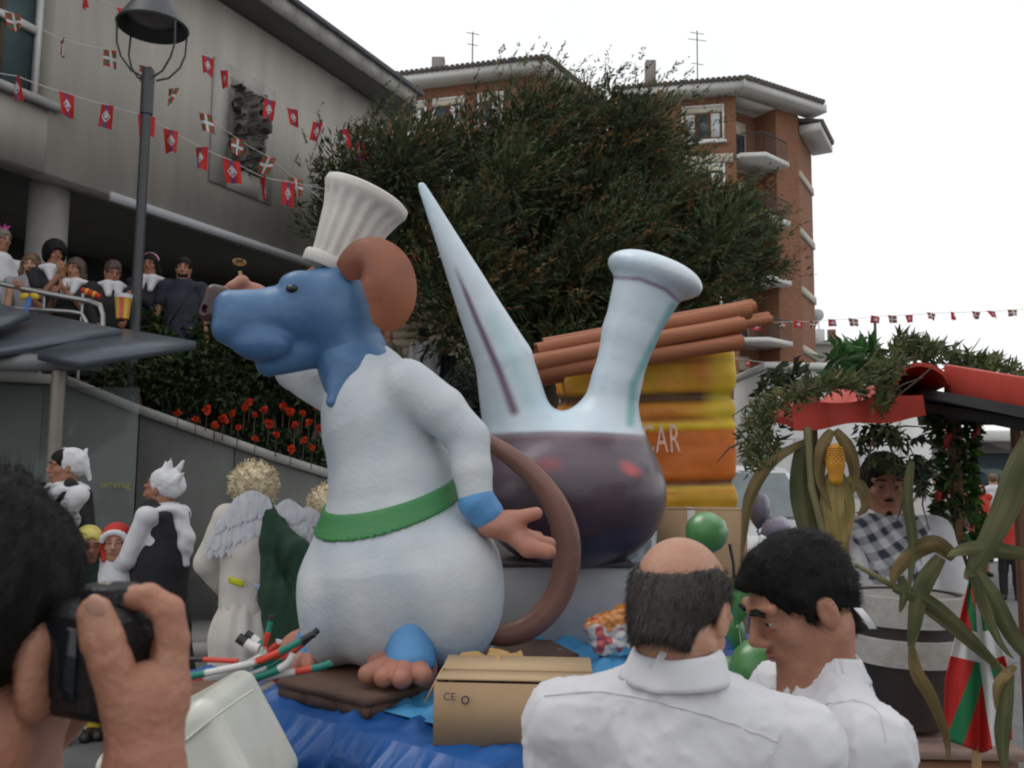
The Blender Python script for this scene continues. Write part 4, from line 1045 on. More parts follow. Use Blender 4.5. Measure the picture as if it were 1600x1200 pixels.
axis = nrm(G(1024, 425, -12) - G(990, 520, -6)); RX = np.stack([nrm(np.cross((0, 1, 0), axis)), nrm(np.cross(axis, np.cross((0, 1, 0), axis))), axis], 1)
s.ell(G(1023, 430, -12), np.array([r(77), r(77), r(30)]), RX, r(9)).ell(G(1034, 396, -14), np.array([r(52), r(52), r(20)]), RX, r(8), op='sub')
V, Fq = s.mesh(.0125); V = displace(V, Fq, lambda p: .003 * fbm(p * 3.5, 2, 23))
u_, v_ = G.uv(V); n = len(V)
col = np.tile(np.array([.60, .68, .74]), (n, 1)); nz_ = fbm(V * 4, 3, 31)[:, None]
col = col * (1 + .06 * nz_) + np.clip(nz_, 0, 1) * np.array([-.06, .0, .02])
def seg_d(u, v, pts):
    d = np.full(len(u), 1e9)
    for (a, b), (c, e) in zip(pts[:-1], pts[1:]):
        t = np.clip(((u - a) * (c - a) + (v - b) * (e - b)) / ((c - a) ** 2 + (e - b) ** 2), 0, 1); d = np.minimum(d, np.hypot(u - a - t * (c - a), v - b - t * (e - b)))
    return d
def blend(col, c, w): w = np.clip(w, 0, 1)[:, None]; return col * (1 - w) + np.array(c) * w
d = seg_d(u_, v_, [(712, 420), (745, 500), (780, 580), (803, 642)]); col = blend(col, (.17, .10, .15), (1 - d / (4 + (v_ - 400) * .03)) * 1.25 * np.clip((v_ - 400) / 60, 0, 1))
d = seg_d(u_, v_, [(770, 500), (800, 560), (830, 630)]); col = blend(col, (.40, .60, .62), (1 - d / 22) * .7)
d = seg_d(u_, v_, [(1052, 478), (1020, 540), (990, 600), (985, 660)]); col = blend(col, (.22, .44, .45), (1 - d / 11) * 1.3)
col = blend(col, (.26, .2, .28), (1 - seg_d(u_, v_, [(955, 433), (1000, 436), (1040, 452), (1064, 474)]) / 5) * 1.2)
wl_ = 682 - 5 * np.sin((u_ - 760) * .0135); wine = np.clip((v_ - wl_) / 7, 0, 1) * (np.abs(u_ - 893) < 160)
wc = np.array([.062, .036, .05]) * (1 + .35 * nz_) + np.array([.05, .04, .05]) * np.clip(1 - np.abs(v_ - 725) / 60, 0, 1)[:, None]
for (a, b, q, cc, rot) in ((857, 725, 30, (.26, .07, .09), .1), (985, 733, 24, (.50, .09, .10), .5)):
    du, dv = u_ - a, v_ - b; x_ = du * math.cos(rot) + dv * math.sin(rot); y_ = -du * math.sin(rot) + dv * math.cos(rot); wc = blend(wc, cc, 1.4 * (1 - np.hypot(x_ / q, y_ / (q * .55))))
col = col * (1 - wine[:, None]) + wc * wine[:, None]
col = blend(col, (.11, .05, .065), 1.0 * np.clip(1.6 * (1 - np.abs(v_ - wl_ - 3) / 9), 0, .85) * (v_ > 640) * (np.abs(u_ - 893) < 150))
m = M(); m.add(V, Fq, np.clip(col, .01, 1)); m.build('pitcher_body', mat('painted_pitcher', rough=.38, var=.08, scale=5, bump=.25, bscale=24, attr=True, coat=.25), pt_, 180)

pl = thing('plinth', P(880, 1000, 4.8) * [1, 1, 0] + up * BED, 'pale grey painted plinth box carrying the giant wine pitcher', 'plinth')
zt = zat(886, 4.62, 880); m_plin = mat('plinth_grey', (.40, .40, .42), .65, .2, 2, .2, 20)
x0, x1 = xat(765, 4.7), xat(985, 4.7)
m = M(); box(m, ((x0 + x1) / 2, 4.95, (zt + BED) / 2), (x1 - x0, .62, zt - BED), bev=.012); m.build('box', m_plin, pl)
m = M(); box(m, ((x0 + x1) / 2, 4.95, zt + .012), (x1 - x0 + .02, .66, .022), bev=.004); m.build('lid', mat('plinth_lid', (.06, .05, .05), .6), pl)

# ---- sugar sack
S = Px(5.8); r = S.r
sk = thing('sugar_sack', P(1015, 800, 5.8), 'big orange and yellow painted sugar sack with white lettering', 'sack')
cx, cy_ = 1016, 672
x0, x1 = xat(880, 5.75), xat(1150, 5.75); z0, z1 = zat(800, 5.75, 1015), zat(548, 5.75, 1100)
xm, hw = (x0 + x1) / 2, (x1 - x0) / 2; zm, hh = (z0 + z1) / 2, (z1 - z0) / 2
s = Sdf(); s.box((xm, 6.15, zm - .3), (hw, .42, hh + .3), None, .035, .02); V, Fq = s.mesh(.02)
u_, v_ = S.uv(V); 
def bandw(v, c, w): return np.clip(1 - np.abs(v - c) / w, 0, 1)
front = 1.0
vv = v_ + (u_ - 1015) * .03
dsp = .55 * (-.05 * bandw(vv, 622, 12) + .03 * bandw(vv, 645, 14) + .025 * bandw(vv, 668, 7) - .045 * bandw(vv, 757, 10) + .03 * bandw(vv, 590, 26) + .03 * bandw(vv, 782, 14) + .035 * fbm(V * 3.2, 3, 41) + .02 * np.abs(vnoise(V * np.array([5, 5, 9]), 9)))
V = displace(V, Fq, lambda p: dsp)
n = len(V); nz_ = fbm(V * np.array([3, 3, 6]), 3, 44)
col = np.tile(np.array([.66, .17, .018]), (n, 1))
yel = np.array([.70, .44, .02]); org = np.array([.72, .25, .03]); red = np.array([.52, .08, .015])
up_ = vv < 660; col[up_] = org * .78 + yel * .22
col = blend(col, red, np.clip(nz_ * 1.6, 0, .8) * (vv > 670) * (vv < 755)); col = blend(col, yel, np.clip(-nz_ * 1.6, 0, .75) * up_); col = blend(col, (.66, .2, .03), np.clip(nz_ * 2, 0, .9) * up_)
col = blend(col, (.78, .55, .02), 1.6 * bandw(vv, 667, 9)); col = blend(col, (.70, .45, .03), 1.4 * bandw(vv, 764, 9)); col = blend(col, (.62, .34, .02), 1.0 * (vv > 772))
col = blend(col, (.10, .045, .02), 1.8 * bandw(vv, 622, 12)); col = blend(col, (.16, .06, .02), 1.4 * bandw(vv, 757, 7)); col = blend(col, (.20, .07, .02), .8 * bandw(vv, 566, 7))  # dark shading along the creases, painted into the sack's colours
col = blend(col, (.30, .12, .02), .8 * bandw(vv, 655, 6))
col = blend(col, (.74, .58, .03), np.clip((u_ - 1095) / 25, 0, 1) * (vv < 660) * .65)  # yellow highlight painted into the upper right corner
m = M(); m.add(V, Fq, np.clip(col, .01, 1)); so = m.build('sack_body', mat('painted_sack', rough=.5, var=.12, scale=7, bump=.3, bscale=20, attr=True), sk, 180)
fc = bpy.data.curves.new('lettering', 'FONT'); fc.body = 'AZUCAR'; fc.size = .255; fc.extrude = .006; fc.align_x = 'RIGHT'; fc.space_character = 1.12
fo = bpy.data.objects.new('lettering', fc); COL.objects.link(fo); fo.parent = sk
q = P(1064, 706, 5.645); fo.location = Vector(q) - sk.location; fo.rotation_euler = (math.radians(90), math.radians(-2), 0); fc.materials.append(mat('lettering_pink_white', (.78, .52, .42), .6, .2, 20)); fo.scale = (.46, 1, 1)
fo.location.y = 5.655 - sk.location.y; to_mesh(fo)

# ---- cinnamon sticks on the sack
m_cin = mat('cinnamon_bark', (.36, .135, .06), .65, .3, 5, .35, 26, stretch=(.3, 3, 3), col2=(.27, .085, .035))
C5 = Px(5.75)
def scroll(a, b, rad, tw):
    a, b = np.asarray(a), np.asarray(b); d = nrm(b - a); s1 = nrm(np.cross(d, up)); s2 = np.cross(s1, d)
    def fn(u, v):
        x = (v - .5) * 2; th_ = x * 5.2 + tw; rr = rad * (1 - .62 * np.abs(x) ** 1.5)
        off = np.sign(x) * rad * .18 * (1 - np.abs(x))
        wob = 1 + .05 * np.sin(u * 9 + tw)
        return a + u[..., None] * (b - a) + s1 * ((rr * np.cos(th_) + rad * .42 * np.tanh(x * 4)) * wob)[..., None] + s2 * (rr * np.sin(th_) * wob)[..., None]
    m = M(); grid(m, fn, 10, 40, thick=rad * .14); return m
sticks = [((838, 548, -60), (1168, 483, -20), 15, 'longest cinnamon stick on the near top of the bundle'), ((832, 566, -90), (1160, 506, -60), 14, 'cinnamon stick lying in the middle of the bundle'), ((828, 584, -80), (1158, 533, -70), 14, 'lowest cinnamon stick resting on the sack'), ((930, 541, -10), (1203, 498, 30), 12, 'cinnamon stick poking out furthest to the right'), ((850, 540, 30), (1178, 478, 40), 13, 'rear cinnamon stick hidden behind the others at the top'), ((822, 596, 10), (1120, 545, 20), 13, 'short rear cinnamon stick under the bundle')]
for a, b, rd, lab in sticks:
    t = thing('cinnamon_stick', C5(*a), lab, 'cinnamon stick', 'cinnamon sticks on the sugar sack')
    scroll(C5(*a), C5(*b), C5.r(rd), rd * .7).build('bark_scroll', m_cin, t, 60)

# ---- cardboard boxes
m_card = mat('cardboard', (.40, .265, .15), .85, .1, 3, .12, 30)
m_card2 = mat('cardboard_inside', (.48, .34, .20), .85, .1, 3)
m_tape = mat('packing_tape', (.55, .52, .47), .35, .1, 8)
def carton(name, label, x0, x1, y0, y1, z0, z1, rot=0.0, open_=False, tape=None):
    cx, cy, cz = (x0 + x1) / 2, (y0 + y1) / 2, z0
    t = thing(name, (cx, cy, cz), label, 'cardboard box', 'cardboard boxes on the trailer'); R = rotz(rot)
    w, d, h = x1 - x0, y1 - y0, z1 - z0; th_ = .006
    def bx(mm, c, sz, R2=None): box(mm, np.array([cx, cy, z0]) + R @ np.array(c), sz, R if R2 is None else R @ R2)
    for nm_, c, sz in (('side', (0, -d / 2, h / 2), (w, th_, h)), ('side', (0, d / 2, h / 2), (w, th_, h)), ('side', (-w / 2 + th_, 0, h / 2), (th_, d - th_ * 2, h)), ('side', (w / 2 - th_, 0, h / 2), (th_, d - th_ * 2, h)), ('bottom', (0, 0, .005), (w - .02, d - .02, .008))):
        mm = M(); bx(mm, c, sz); mm.build(nm_, m_card, t)
    if open_:
        mm = M(); bx(mm, (0, d * .22, h + .012), (w * .98, d * .5, th_), rotx(.06)); mm.build('flap', m_card2, t)
        mm = M(); bx(mm, (0, -d * .26, h + .006), (w * .98, d * .46, th_), rotx(-.05)); mm.build('flap', m_card2, t)
        mm = M(); bx(mm, (-w / 2 - .012, -.02, h - .03), (th_, d * .8, .09), roty(.45)); mm.build('flap', m_card2, t)
    else:
        for s_ in (-1, 1):
            mm = M(); bx(mm, (0, s_ * d / 4, h + .004), (w, d / 2 - .004, th_)); mm.build('flap', m_card, t)
    if tape is not None:
        mm = M(); bx(mm, (tape, -d / 2 - .005, h / 2), (.045, .003, h)); bx(mm, (tape, -d / 4, h + .010), (.045, d / 2, .003)); mm.build('tape', m_tape, t)
    return t
Yb = 3.02; zt = zat(1068, Yb, 740)
bt = carton('cardboard_box', 'open cardboard box with printed symbols on the edge of the blue tarp', xat(688, Yb), xat(935, Yb), Yb, Yb + .36, BED + .02, zt, -.05, True)
def text_part(name, body, size, loc, rot, mt, parent, ext=.001):
    c = bpy.data.curves.new(name, 'FONT'); c.body = body; c.size = size; c.extrude = ext; c.align_x = 'CENTER'; c.align_y = 'CENTER'; c.materials.append(mt)
    o = bpy.data.objects.new(name, c); COL.objects.link(o); o.parent = parent; o.location = Vector(tuple(loc)) - Vector(tuple(parent.location)) ; o.rotation_euler = rot; return to_mesh(o)
m_ink = mat('printed_ink', (.05, .05, .08), .8)
text_part('printed_mark', 'CE', .034, P(702, 1089, Yb - .008), (PI / 2, 0, -.05), m_ink, bt)
m = M(); q = P(727, 1094, Yb - .012); ang = np.linspace(0, 2 * PI, 24); tube(m, [q + np.array([math.cos(a) * .011, 0, math.sin(a) * .012]) for a in ang], .0028, 6); m.build('printed_ring', m_ink, bt)
# torn paper on the open box
pp_t = thing('packing_paper', P(775, 1040, 3.4), 'crumpled brown packing paper lying on the open cardboard box', 'paper')
def crumple(c, w, d, hgt, seed):
    def fn(u, v):
        x, y = (u - .5) * w, (v - .5) * d
        z = hgt * (np.abs(vnoise(np.stack([x * 14, y * 14, 0 * x + seed], -1), 3)) + .5 * np.abs(vnoise(np.stack([x * 34, y * 34, 0 * x + seed], -1), 6))) + hgt * .6 * np.sin(PI * u) * np.sin(PI * v)
        return np.asarray(c) + np.stack([x + .02 * vnoise(np.stack([x * 20, y * 20, 0 * x + 9], -1), 1), y, z], -1)
    return fn
m = M(); grid(m, crumple(P(770, 1056, 3.38) + [0, 0, .012], .24, .22, .05, 3), 30, 26); m.build('paper', mat('kraft_paper', (.46, .28, .11), .8, .2, 9), pp_t, 40)
Yb = 5.15; carton('cardboard_box', 'tall taped cardboard box in front of the sugar sack, behind the bald man', xat(1022, Yb), xat(1166, Yb), Yb, Yb + .4, BED + .02, zat(797, Yb, 1090), 0, False, -.055)
Yb = 5.0; carton('cardboard_box', 'narrow cardboard box standing beside the grey plinth', xat(968, Yb), xat(1016, Yb), Yb, Yb + .25, BED + .02, zat(898, Yb, 990), 0, False)
wb = thing('white_paper_bag', P(1000, 860, 4.95), 'white paper bag wedged beside the wine pitcher\'s underside', 'paper bag')
m = M()
def bagf(u, v):
    a, b = P(958, 892, 4.9), P(1026, 845, 4.95)
    q = a + (b - a) * u[..., None]; hgt = .03 + .14 * u
    return q + up * ((v - .6) * hgt * 1.3)[..., None] + np.array([0, 1., 0]) * (.03 * vnoise(np.stack([u * 7, v * 7, 0 * u], -1), 4))[..., None]
grid(m, bagf, 16, 10, thick=.004); m.build('paper', mat('bag_white', (.62, .66, .70), .7, .15, 6), wb, 40)

# ---- snack bag
sb = thing('snack_bag', P(962, 985, 4.2), 'crumpled shiny snack bag in orange white and red on the light blue cloth', 'snack bag')
B = Px(4.2); r = B.r
s = Sdf(); s.box(B(966, 982, 0), np.array([r(46), r(20), r(28)]), roty(math.radians(-24)), r(13), .02); V, Fq = s.mesh(.006)
V = displace(V, Fq, lambda p: .016 * np.abs(vnoise(p * 26, 3)) + .008 * vnoise(p * 60, 4)); u_, v_ = B.uv(V); nz_ = vnoise(V * 22, 8)
col = np.tile(np.array([.68, .25, .06]), (len(V), 1)); col = blend(col, (.68, .64, .6), np.clip((v_ - 975 + nz_ * 16) / 5, 0, 1)); col = blend(col, (.6, .04, .05), (nz_ > .3) * (v_ > 965) * .9)
m = M(); m.add(V, Fq, col); m.build('wrapper', mat('foil_wrapper', rough=.25, attr=True, var=.1, coat=.4), sb, 180)

# ---- striped sticks
stk = [([(292, 1058), (340, 1048), (400, 1034), (450, 1012), (492, 990)], 'GWWRGK', 5.5, 'top curved stick of the bundle, teal at its left end'), ([(292, 1066), (330, 1060), (378, 1046), (420, 1032), (452, 1012)], 'RWWGR', 5.5, 'curved stick with a long white middle and red left end'), ([(296, 1030), (330, 1031), (372, 1033)], 'KRR', 4, 'thin straight red and black stick at the back left'), ([(360, 1064), (410, 1048), (450, 1024), (497, 984)], 'GWGRK', 5, 'curved stick ending in a black tip near the figure\'s foot'), ([(372, 1066), (420, 1052), (447, 1038), (458, 1022)], 'GGWW', 6, 'hooked stick with a white upturned end'), ([(410, 1060), (440, 1053), (476, 1047), (500, 1042), (518, 1036)], 'WWRGG', 5.5, 'lowest right stick lying on the brown platform'), ([(404, 1078), (422, 1068), (434, 1054)], 'WWR', 6, 'short cream stick under the bundle'), ([(408, 1030), (415, 1002), (422, 975), (424, 962)], 'WRGK', 4.5, 'thin stick standing upright in the bundle'), ([(372, 996), (390, 1008), (404, 1014)], 'KWW', 8, 'thick pale stick behind the bundle'), ([(384, 990), (398, 1000), (408, 1010)], 'KWG', 7, 'thick white and grey stick beside the angel\'s hem'), ([(330, 1074), (372, 1070), (400, 1062), (440, 1040)], 'GRRG', 5, 'stick with a red middle resting on the rusty panel'), ([(352, 1052), (400, 1030), (432, 1008), (436, 1000)], 'WWRW', 5, 'inner curved stick with a white tip')]
cmap = {'G': (.012, .19, .14), 'W': (.66, .64, .62), 'R': (.60, .055, .03), 'K': (.02, .02, .022)}
m_str = mat('striped_tape', rough=.45, attr=True, var=.1)
for i, (pts, cs, rad, lab) in enumerate(stk):
    Yq = 3.25 + .03 * (i % 4); T = Px(Yq); t = thing('striped_stick', T(*pts[0]), 'red, white and green taped ' + lab if i < 0 else lab + ', red white and green', 'striped stick', 'taped sticks beside the figure')
    pa = np.array([(a, b, 0) for a, b in pts], float); N = 40; ts = np.linspace(0, len(pa) - 1 - 1e-6, N); q = cr_spl(pa, ts)
    cc = np.array([cmap[cs[min(len(cs) - 1, int(j * len(cs) / N))]] for j in range(N)])
    m = M(); tube(m, [T(*x) for x in q], T.r(rad), 8, col=cc); m.build('taped_rod', m_str, t, 60)

# ---- old cream truck corner, bottom left
T = Px(2.5); r = T.r
tk = thing('old_truck', (*P(330, 1150, 2.6)[:2], 0), 'old cream farm vehicle with rounded mudguard and rusty panel beside the tarp', 'truck')
m_creamp = mat('cream_paint', (.60, .61, .54), .32, .12, 4, .08, 30, coat=.3)
m_rust = mat('rusty_cream', (.42, .40, .31), .7, .3, 14, .4, 40, col2=(.16, .075, .04))
s = Sdf(); s.box(T(318, 1196, 70), (r(100), r(120), r(100)), roty(math.radians(-30)), r(26), .02).plane(T(436, 1190, 0), nrm([.97, -.1, .22]), r(26)); V, Fq = s.mesh(.009)
V = displace(V, Fq, lambda p: .002 * fbm(p * 8, 2, 3)); m = M(); m.add(V, Fq); mo = m.build('mudguard', m_creamp, tk, 180)
m = M(); tube(m, [T(*q) for q in ((286, 1160, -52), (330, 1124, -52), (372, 1094, -50), (396, 1078, -46))], r(2.2), 6); m.build('edge_seam', m_creamp, mo, 60)
T2 = Px(2.85)
m = M(); box(m, T2(312, 1130, 40), (T2.r(130), .3, T2.r(92)), rotz(.1), bev=.02); pn = m.build('side_panel', m_rust, tk)
m = M(); box(m, T2(318, 1082, 36), (T2.r(120), .30, T2.r(4)), rotz(.1), bev=.003); m.build('rusty_ledge', mat('rust', (.17, .08, .045), .85, .4, 12, .5, 40), pn)
m = M(); tube(m, [T2(292, 1180, -30), T2(300, 1150, -34), T2(290, 1112, -34)], T2.r(5), 8); m.build('hose', m_metal, tk)
for xx in (-1.05, -.62):
    m = M(); tube(m, [(xx, 2.6, .3), (xx + .18, 2.6, .3)], .3, 20); m.build('wheel', m_tyre, tk)
m = M(); box(m, (-.83, 2.75, .5), (.5, .5, .4), bev=.03); m.build('body', m_creamp, tk)
# ================================================================== PEOPLE
m_skin = mat('skin', (.385, .20, .13), .52, .2, 26, .22, 160, spec=.4, sss=.1, col2=(.34, .135, .085))
m_skin2 = mat('skin_tan', (.40, .20, .125), .52, .14, 26, .2, 160, spec=.4, sss=.1, col2=(.27, .11, .07))
m_skin3 = mat('skin_fair', (.47, .27, .18), .52, .12, 26, .2, 160, spec=.4, sss=.1, col2=(.39, .19, .125))
m_hairb = mat('hair_black', (.009, .008, .0075), .6, .3, 30, .4, 90, spec=.18, stretch=(1, 1, .25))
m_hairbr = mat('hair_brown', (.055, .032, .02), .5, .3, 30, .4, 90, stretch=(1, 1, .25))
m_hairlb = mat('hair_light_brown', (.12, .07, .035), .5, .3, 30, .4, 90, stretch=(1, 1, .25))
m_hairg = mat('hair_grey', (.16, .13, .11), .6, .3, 30, .4, 90)
m_wht = mat('white_cotton', (.60, .60, .625), .85, .06, 3, .25, 18, sheen=.2)
m_wht2 = mat('white_shirt', (.60, .60, .625), .85, .06, 3, .25, 18, sheen=.2)
m_blk = mat('black_cloth', (.014, .014, .017), .85, .2, 5, .3, 20)
m_navy = mat('navy_cloth', (.014, .017, .032), .85, .15, 5, .3, 20)
m_gry = mat('grey_cloth', (.28, .28, .31), .85, .12, 5, .3, 20)
m_grn = mat('green_cloth', (.010, .042, .020), .85, .2, 5, .3, 20)
m_red = mat('red_cloth', (.48, .030, .020), .8, .15, 5, .3, 20)
m_jean = mat('dark_trousers', (.03, .034, .05), .85, .2, 6, .3, 20)
m_tan = mat('tan_cloth', (.22, .18, .13), .85, .15, 5, .3, 20)
m_ylw = mat('yellow_cloth', (.55, .38, .03), .8, .15, 5)
m_shoe = mat('dark_shoe', (.02, .018, .016), .5)
m_eyew = mat('eye_white', (.55, .54, .52), .25, .02)
m_eyed = mat('eye_iris', (.018, .012, .010), .12, .02)
m_lip = mat('lip', (.34, .12, .095), .5, .1, 20, sss=.1)

def head_sdf(s, c, f, l, u, k=1.0, neck=None, jaw=1.0):
    """head centred at c with forward f, left l, up u; k scales a 0.235 m head"""
    R = np.stack([f, l, u], 1)
    q = lambda a, b, d: c + k * (f * a + l * b + u * d)
    s.ell(q(-.012, 0, .028), k * np.array([.096, .075, .088]), R, .02 * k)
    s.ell(q(.028, 0, -.045), k * np.array([.064, .058, .070]), R, .03 * k)
    s.ell(q(.062, 0, -.100 * jaw), k * np.array([.024, .026, .018]), R, .03 * k)
    for sg in (-1, 1):
        s.cone(q(-.01, sg * .056, -.06), q(.05, sg * .026, -.098), k * .018, k * .016, .025 * k)          # jaw line
        s.ell(q(.060, sg * .040, -.026), k * np.array([.024, .022, .020]), R, .018 * k)                  # cheek
        s.ell(q(.092, sg * .032, .004), k * .0165, None, .012 * k, op='sub')                             # eye socket
        s.cone(q(.078, sg * .052, .026), q(.088, sg * .014, .024), k * .011, k * .012, .012 * k)         # brow
        s.ell(q(.079, sg * .031, .008), k * np.array([.0135, .017, .0075]), R, .005 * k).ell(q(.078, sg * .031, -.006), k * np.array([.0125, .016, .006]), R, .005 * k)                   # lids
        s.ell(q(-.006, sg * .078, -.012), k * np.array([.020, .010, .032]), R, .006 * k)                 # ear
        s.ell(q(.000, sg * .090, -.010), k * np.array([.010, .007, .018]), R, .004 * k, op='sub')
        s.ell(q(.098, sg * .012, -.036), k * np.array([.011, .009, .008]), R, .006 * k)                  # nostril wing
    s.cone(q(.090, 0, .012), q(.112, 0, -.026), k * .0095, k * .0125, .014 * k)                           # nose
    s.ell(q(.082, 0, -.062), k * np.array([.014, .026, .014]), R, .012 * k)                               # mouth mound
    if neck is not None: s.cone(q(-.018, 0, -.06), neck, k * .056, k * .060, .03 * k)
    return s

def head_parts(root, c, f, l, u, k, eyes=True, small=False, brow=None):
    R = np.stack([f, l, u], 1); q = lambda a, b, d: c + k * (f * a + l * b + u * d)
    if eyes:
        for sg in (-1, 1):
            m = M(); lathe(m, [(0, -.011 * k), (.008 * k, -.008 * k), (.011 * k, 0), (.008 * k, .008 * k), (0, .011 * k)], q(.0790, sg * .031, .002), R @ roty(PI / 2), 10); e = m.build('eye', m_eyew, root, 180)
            m = M(); lathe(m, [(0, .0062 * k), (.004 * k, .0055 * k), (.0062 * k, .003 * k), (.0062 * k, -.003 * k)], q(.0858, sg * .031, .002), R @ roty(PI / 2), 10); m.build('iris', m_eyed, e, 180)
    m = M()
    tube(m, [q(.091, .024, -.061), q(.0985, .008, -.0585), q(.0985, -.008, -.0585), q(.091, -.024, -.061)], [k * .002, k * .0042, k * .0042, k * .002], 6)
    tube(m, [q(.091, .022, -.064), q(.0965, .008, -.0685), q(.0965, -.008, -.0685), q(.091, -.022, -.064)], [k * .002, k * .005, k * .005, k * .002], 6)
    m.build('lips', m_lip, root, 180)
    if brow is not None:
        for sg in (-1, 1):
            m = M(); tube(m, [q(.092, sg * .052, .026), q(.0985, sg * .034, .032), q(.100, sg * .014, .028)], [k * .002, k * .0045, k * .004], 6); m.build('eyebrow', brow, root, 180)

def hair_sdf(s, c, f, l, u, k, style):
    R = np.stack([f, l, u], 1); q = lambda a, b, d: c + k * (f * a + l * b + u * d)
    if style in ('short', 'long', 'bushy', 'pony'):
        th = {'short': .012, 'long': .014, 'bushy': .045, 'pony': .012}[style]
        s.ell(q(-.014, 0, .034), k * np.array([.098 + th, .076 + th, .088 + th]), R, .02)
        if style == 'long':
            for sg in (-1, 1): s.chain([q(.01, sg * .07, .02), q(-.01, sg * .085, -.08), q(-.02, sg * .085, -.2)], [k * .03, k * .034, k * .026], k * .02)
            s.chain([q(-.07, 0, .0), q(-.085, 0, -.12), q(-.09, 0, -.23)], [k * .06, k * .055, k * .04], k * .03)
        if style == 'bushy': s.ell(q(-.05, 0, -.02), k * np.array([.09, .115, .11]), R, .03)
        if style == 'pony': s.chain([q(-.1, 0, .02), q(-.14, 0, -.04), q(-.13, 0, -.13)], [k * .025, k * .03, k * .012], k * .02)
        s.ell(q(.085, 0, -.05), k * np.array([.075, .066, .105]), R, .012 * k, op='sub')       # face opening
        if style in ('short', 'pony'):
            for sg in (-1, 1): s.ell(q(.02, sg * .1, -.05), k * np.array([.05, .05, .055]), R, .01 * k, op='sub')
            s.ell(q(-.03, 0, -.14), k * np.array([.12, .12, .08]), R, .01 * k, op='sub')

def ik(a, b, l1, l2, pole):
    a, b = np.asarray(a, float), np.asarray(b, float); d = b - a; L = np.linalg.norm(d); L = min(max(L, abs(l1 - l2) + .01), (l1 + l2) * .998); dn = nrm(d)
    x = (l1 * l1 - l2 * l2 + L * L) / (2 * L); h_ = math.sqrt(max(l1 * l1 - x * x, 0)); p = nrm(np.asarray(pole) - dn * np.dot(pole, dn))
    return a + dn * x + p * h_, a + dn * L

def hand_sdf(s, w, d, pn, k, curl=.5):
    """wrist w, direction d, palm normal pn (curls towards pn)"""
    d = nrm(d); pn = nrm(np.asarray(pn) - d * np.dot(pn, d)); t = np.cross(d, pn)
    s.ell(w + d * .045 * k, k * np.array([.048, .038, .016]), np.stack([d, t, pn], 1), .012 * k)
    for i, (o, L) in enumerate(((-.028, .062), (-.010, .075), (.010, .070), (.027, .055))):
        b0 = w + k * (d * .075 + t * o); m1 = b0 + k * L * .5 * (d * math.cos(curl) + pn * math.sin(curl)); e = m1 + k * L * .5 * (d * math.cos(curl * 2.1) + pn * math.sin(curl * 2.1))
        s.cone(b0, m1, k * .0095, k * .0088, .005 * k).cone(m1, e, k * .0088, k * .0075, .004 * k)
    b0 = w + k * (d * .03 - t * .030); m1 = b0 + k * .04 * nrm(d * .7 - t * .6 + pn * .4); s.cone(b0, m1, k * .013, k * .0105, .008 * k).cone(m1, m1 + k * .03 * nrm(d * .9 - t * .1 + pn * .5), k * .0105, k * .008, .004 * k)

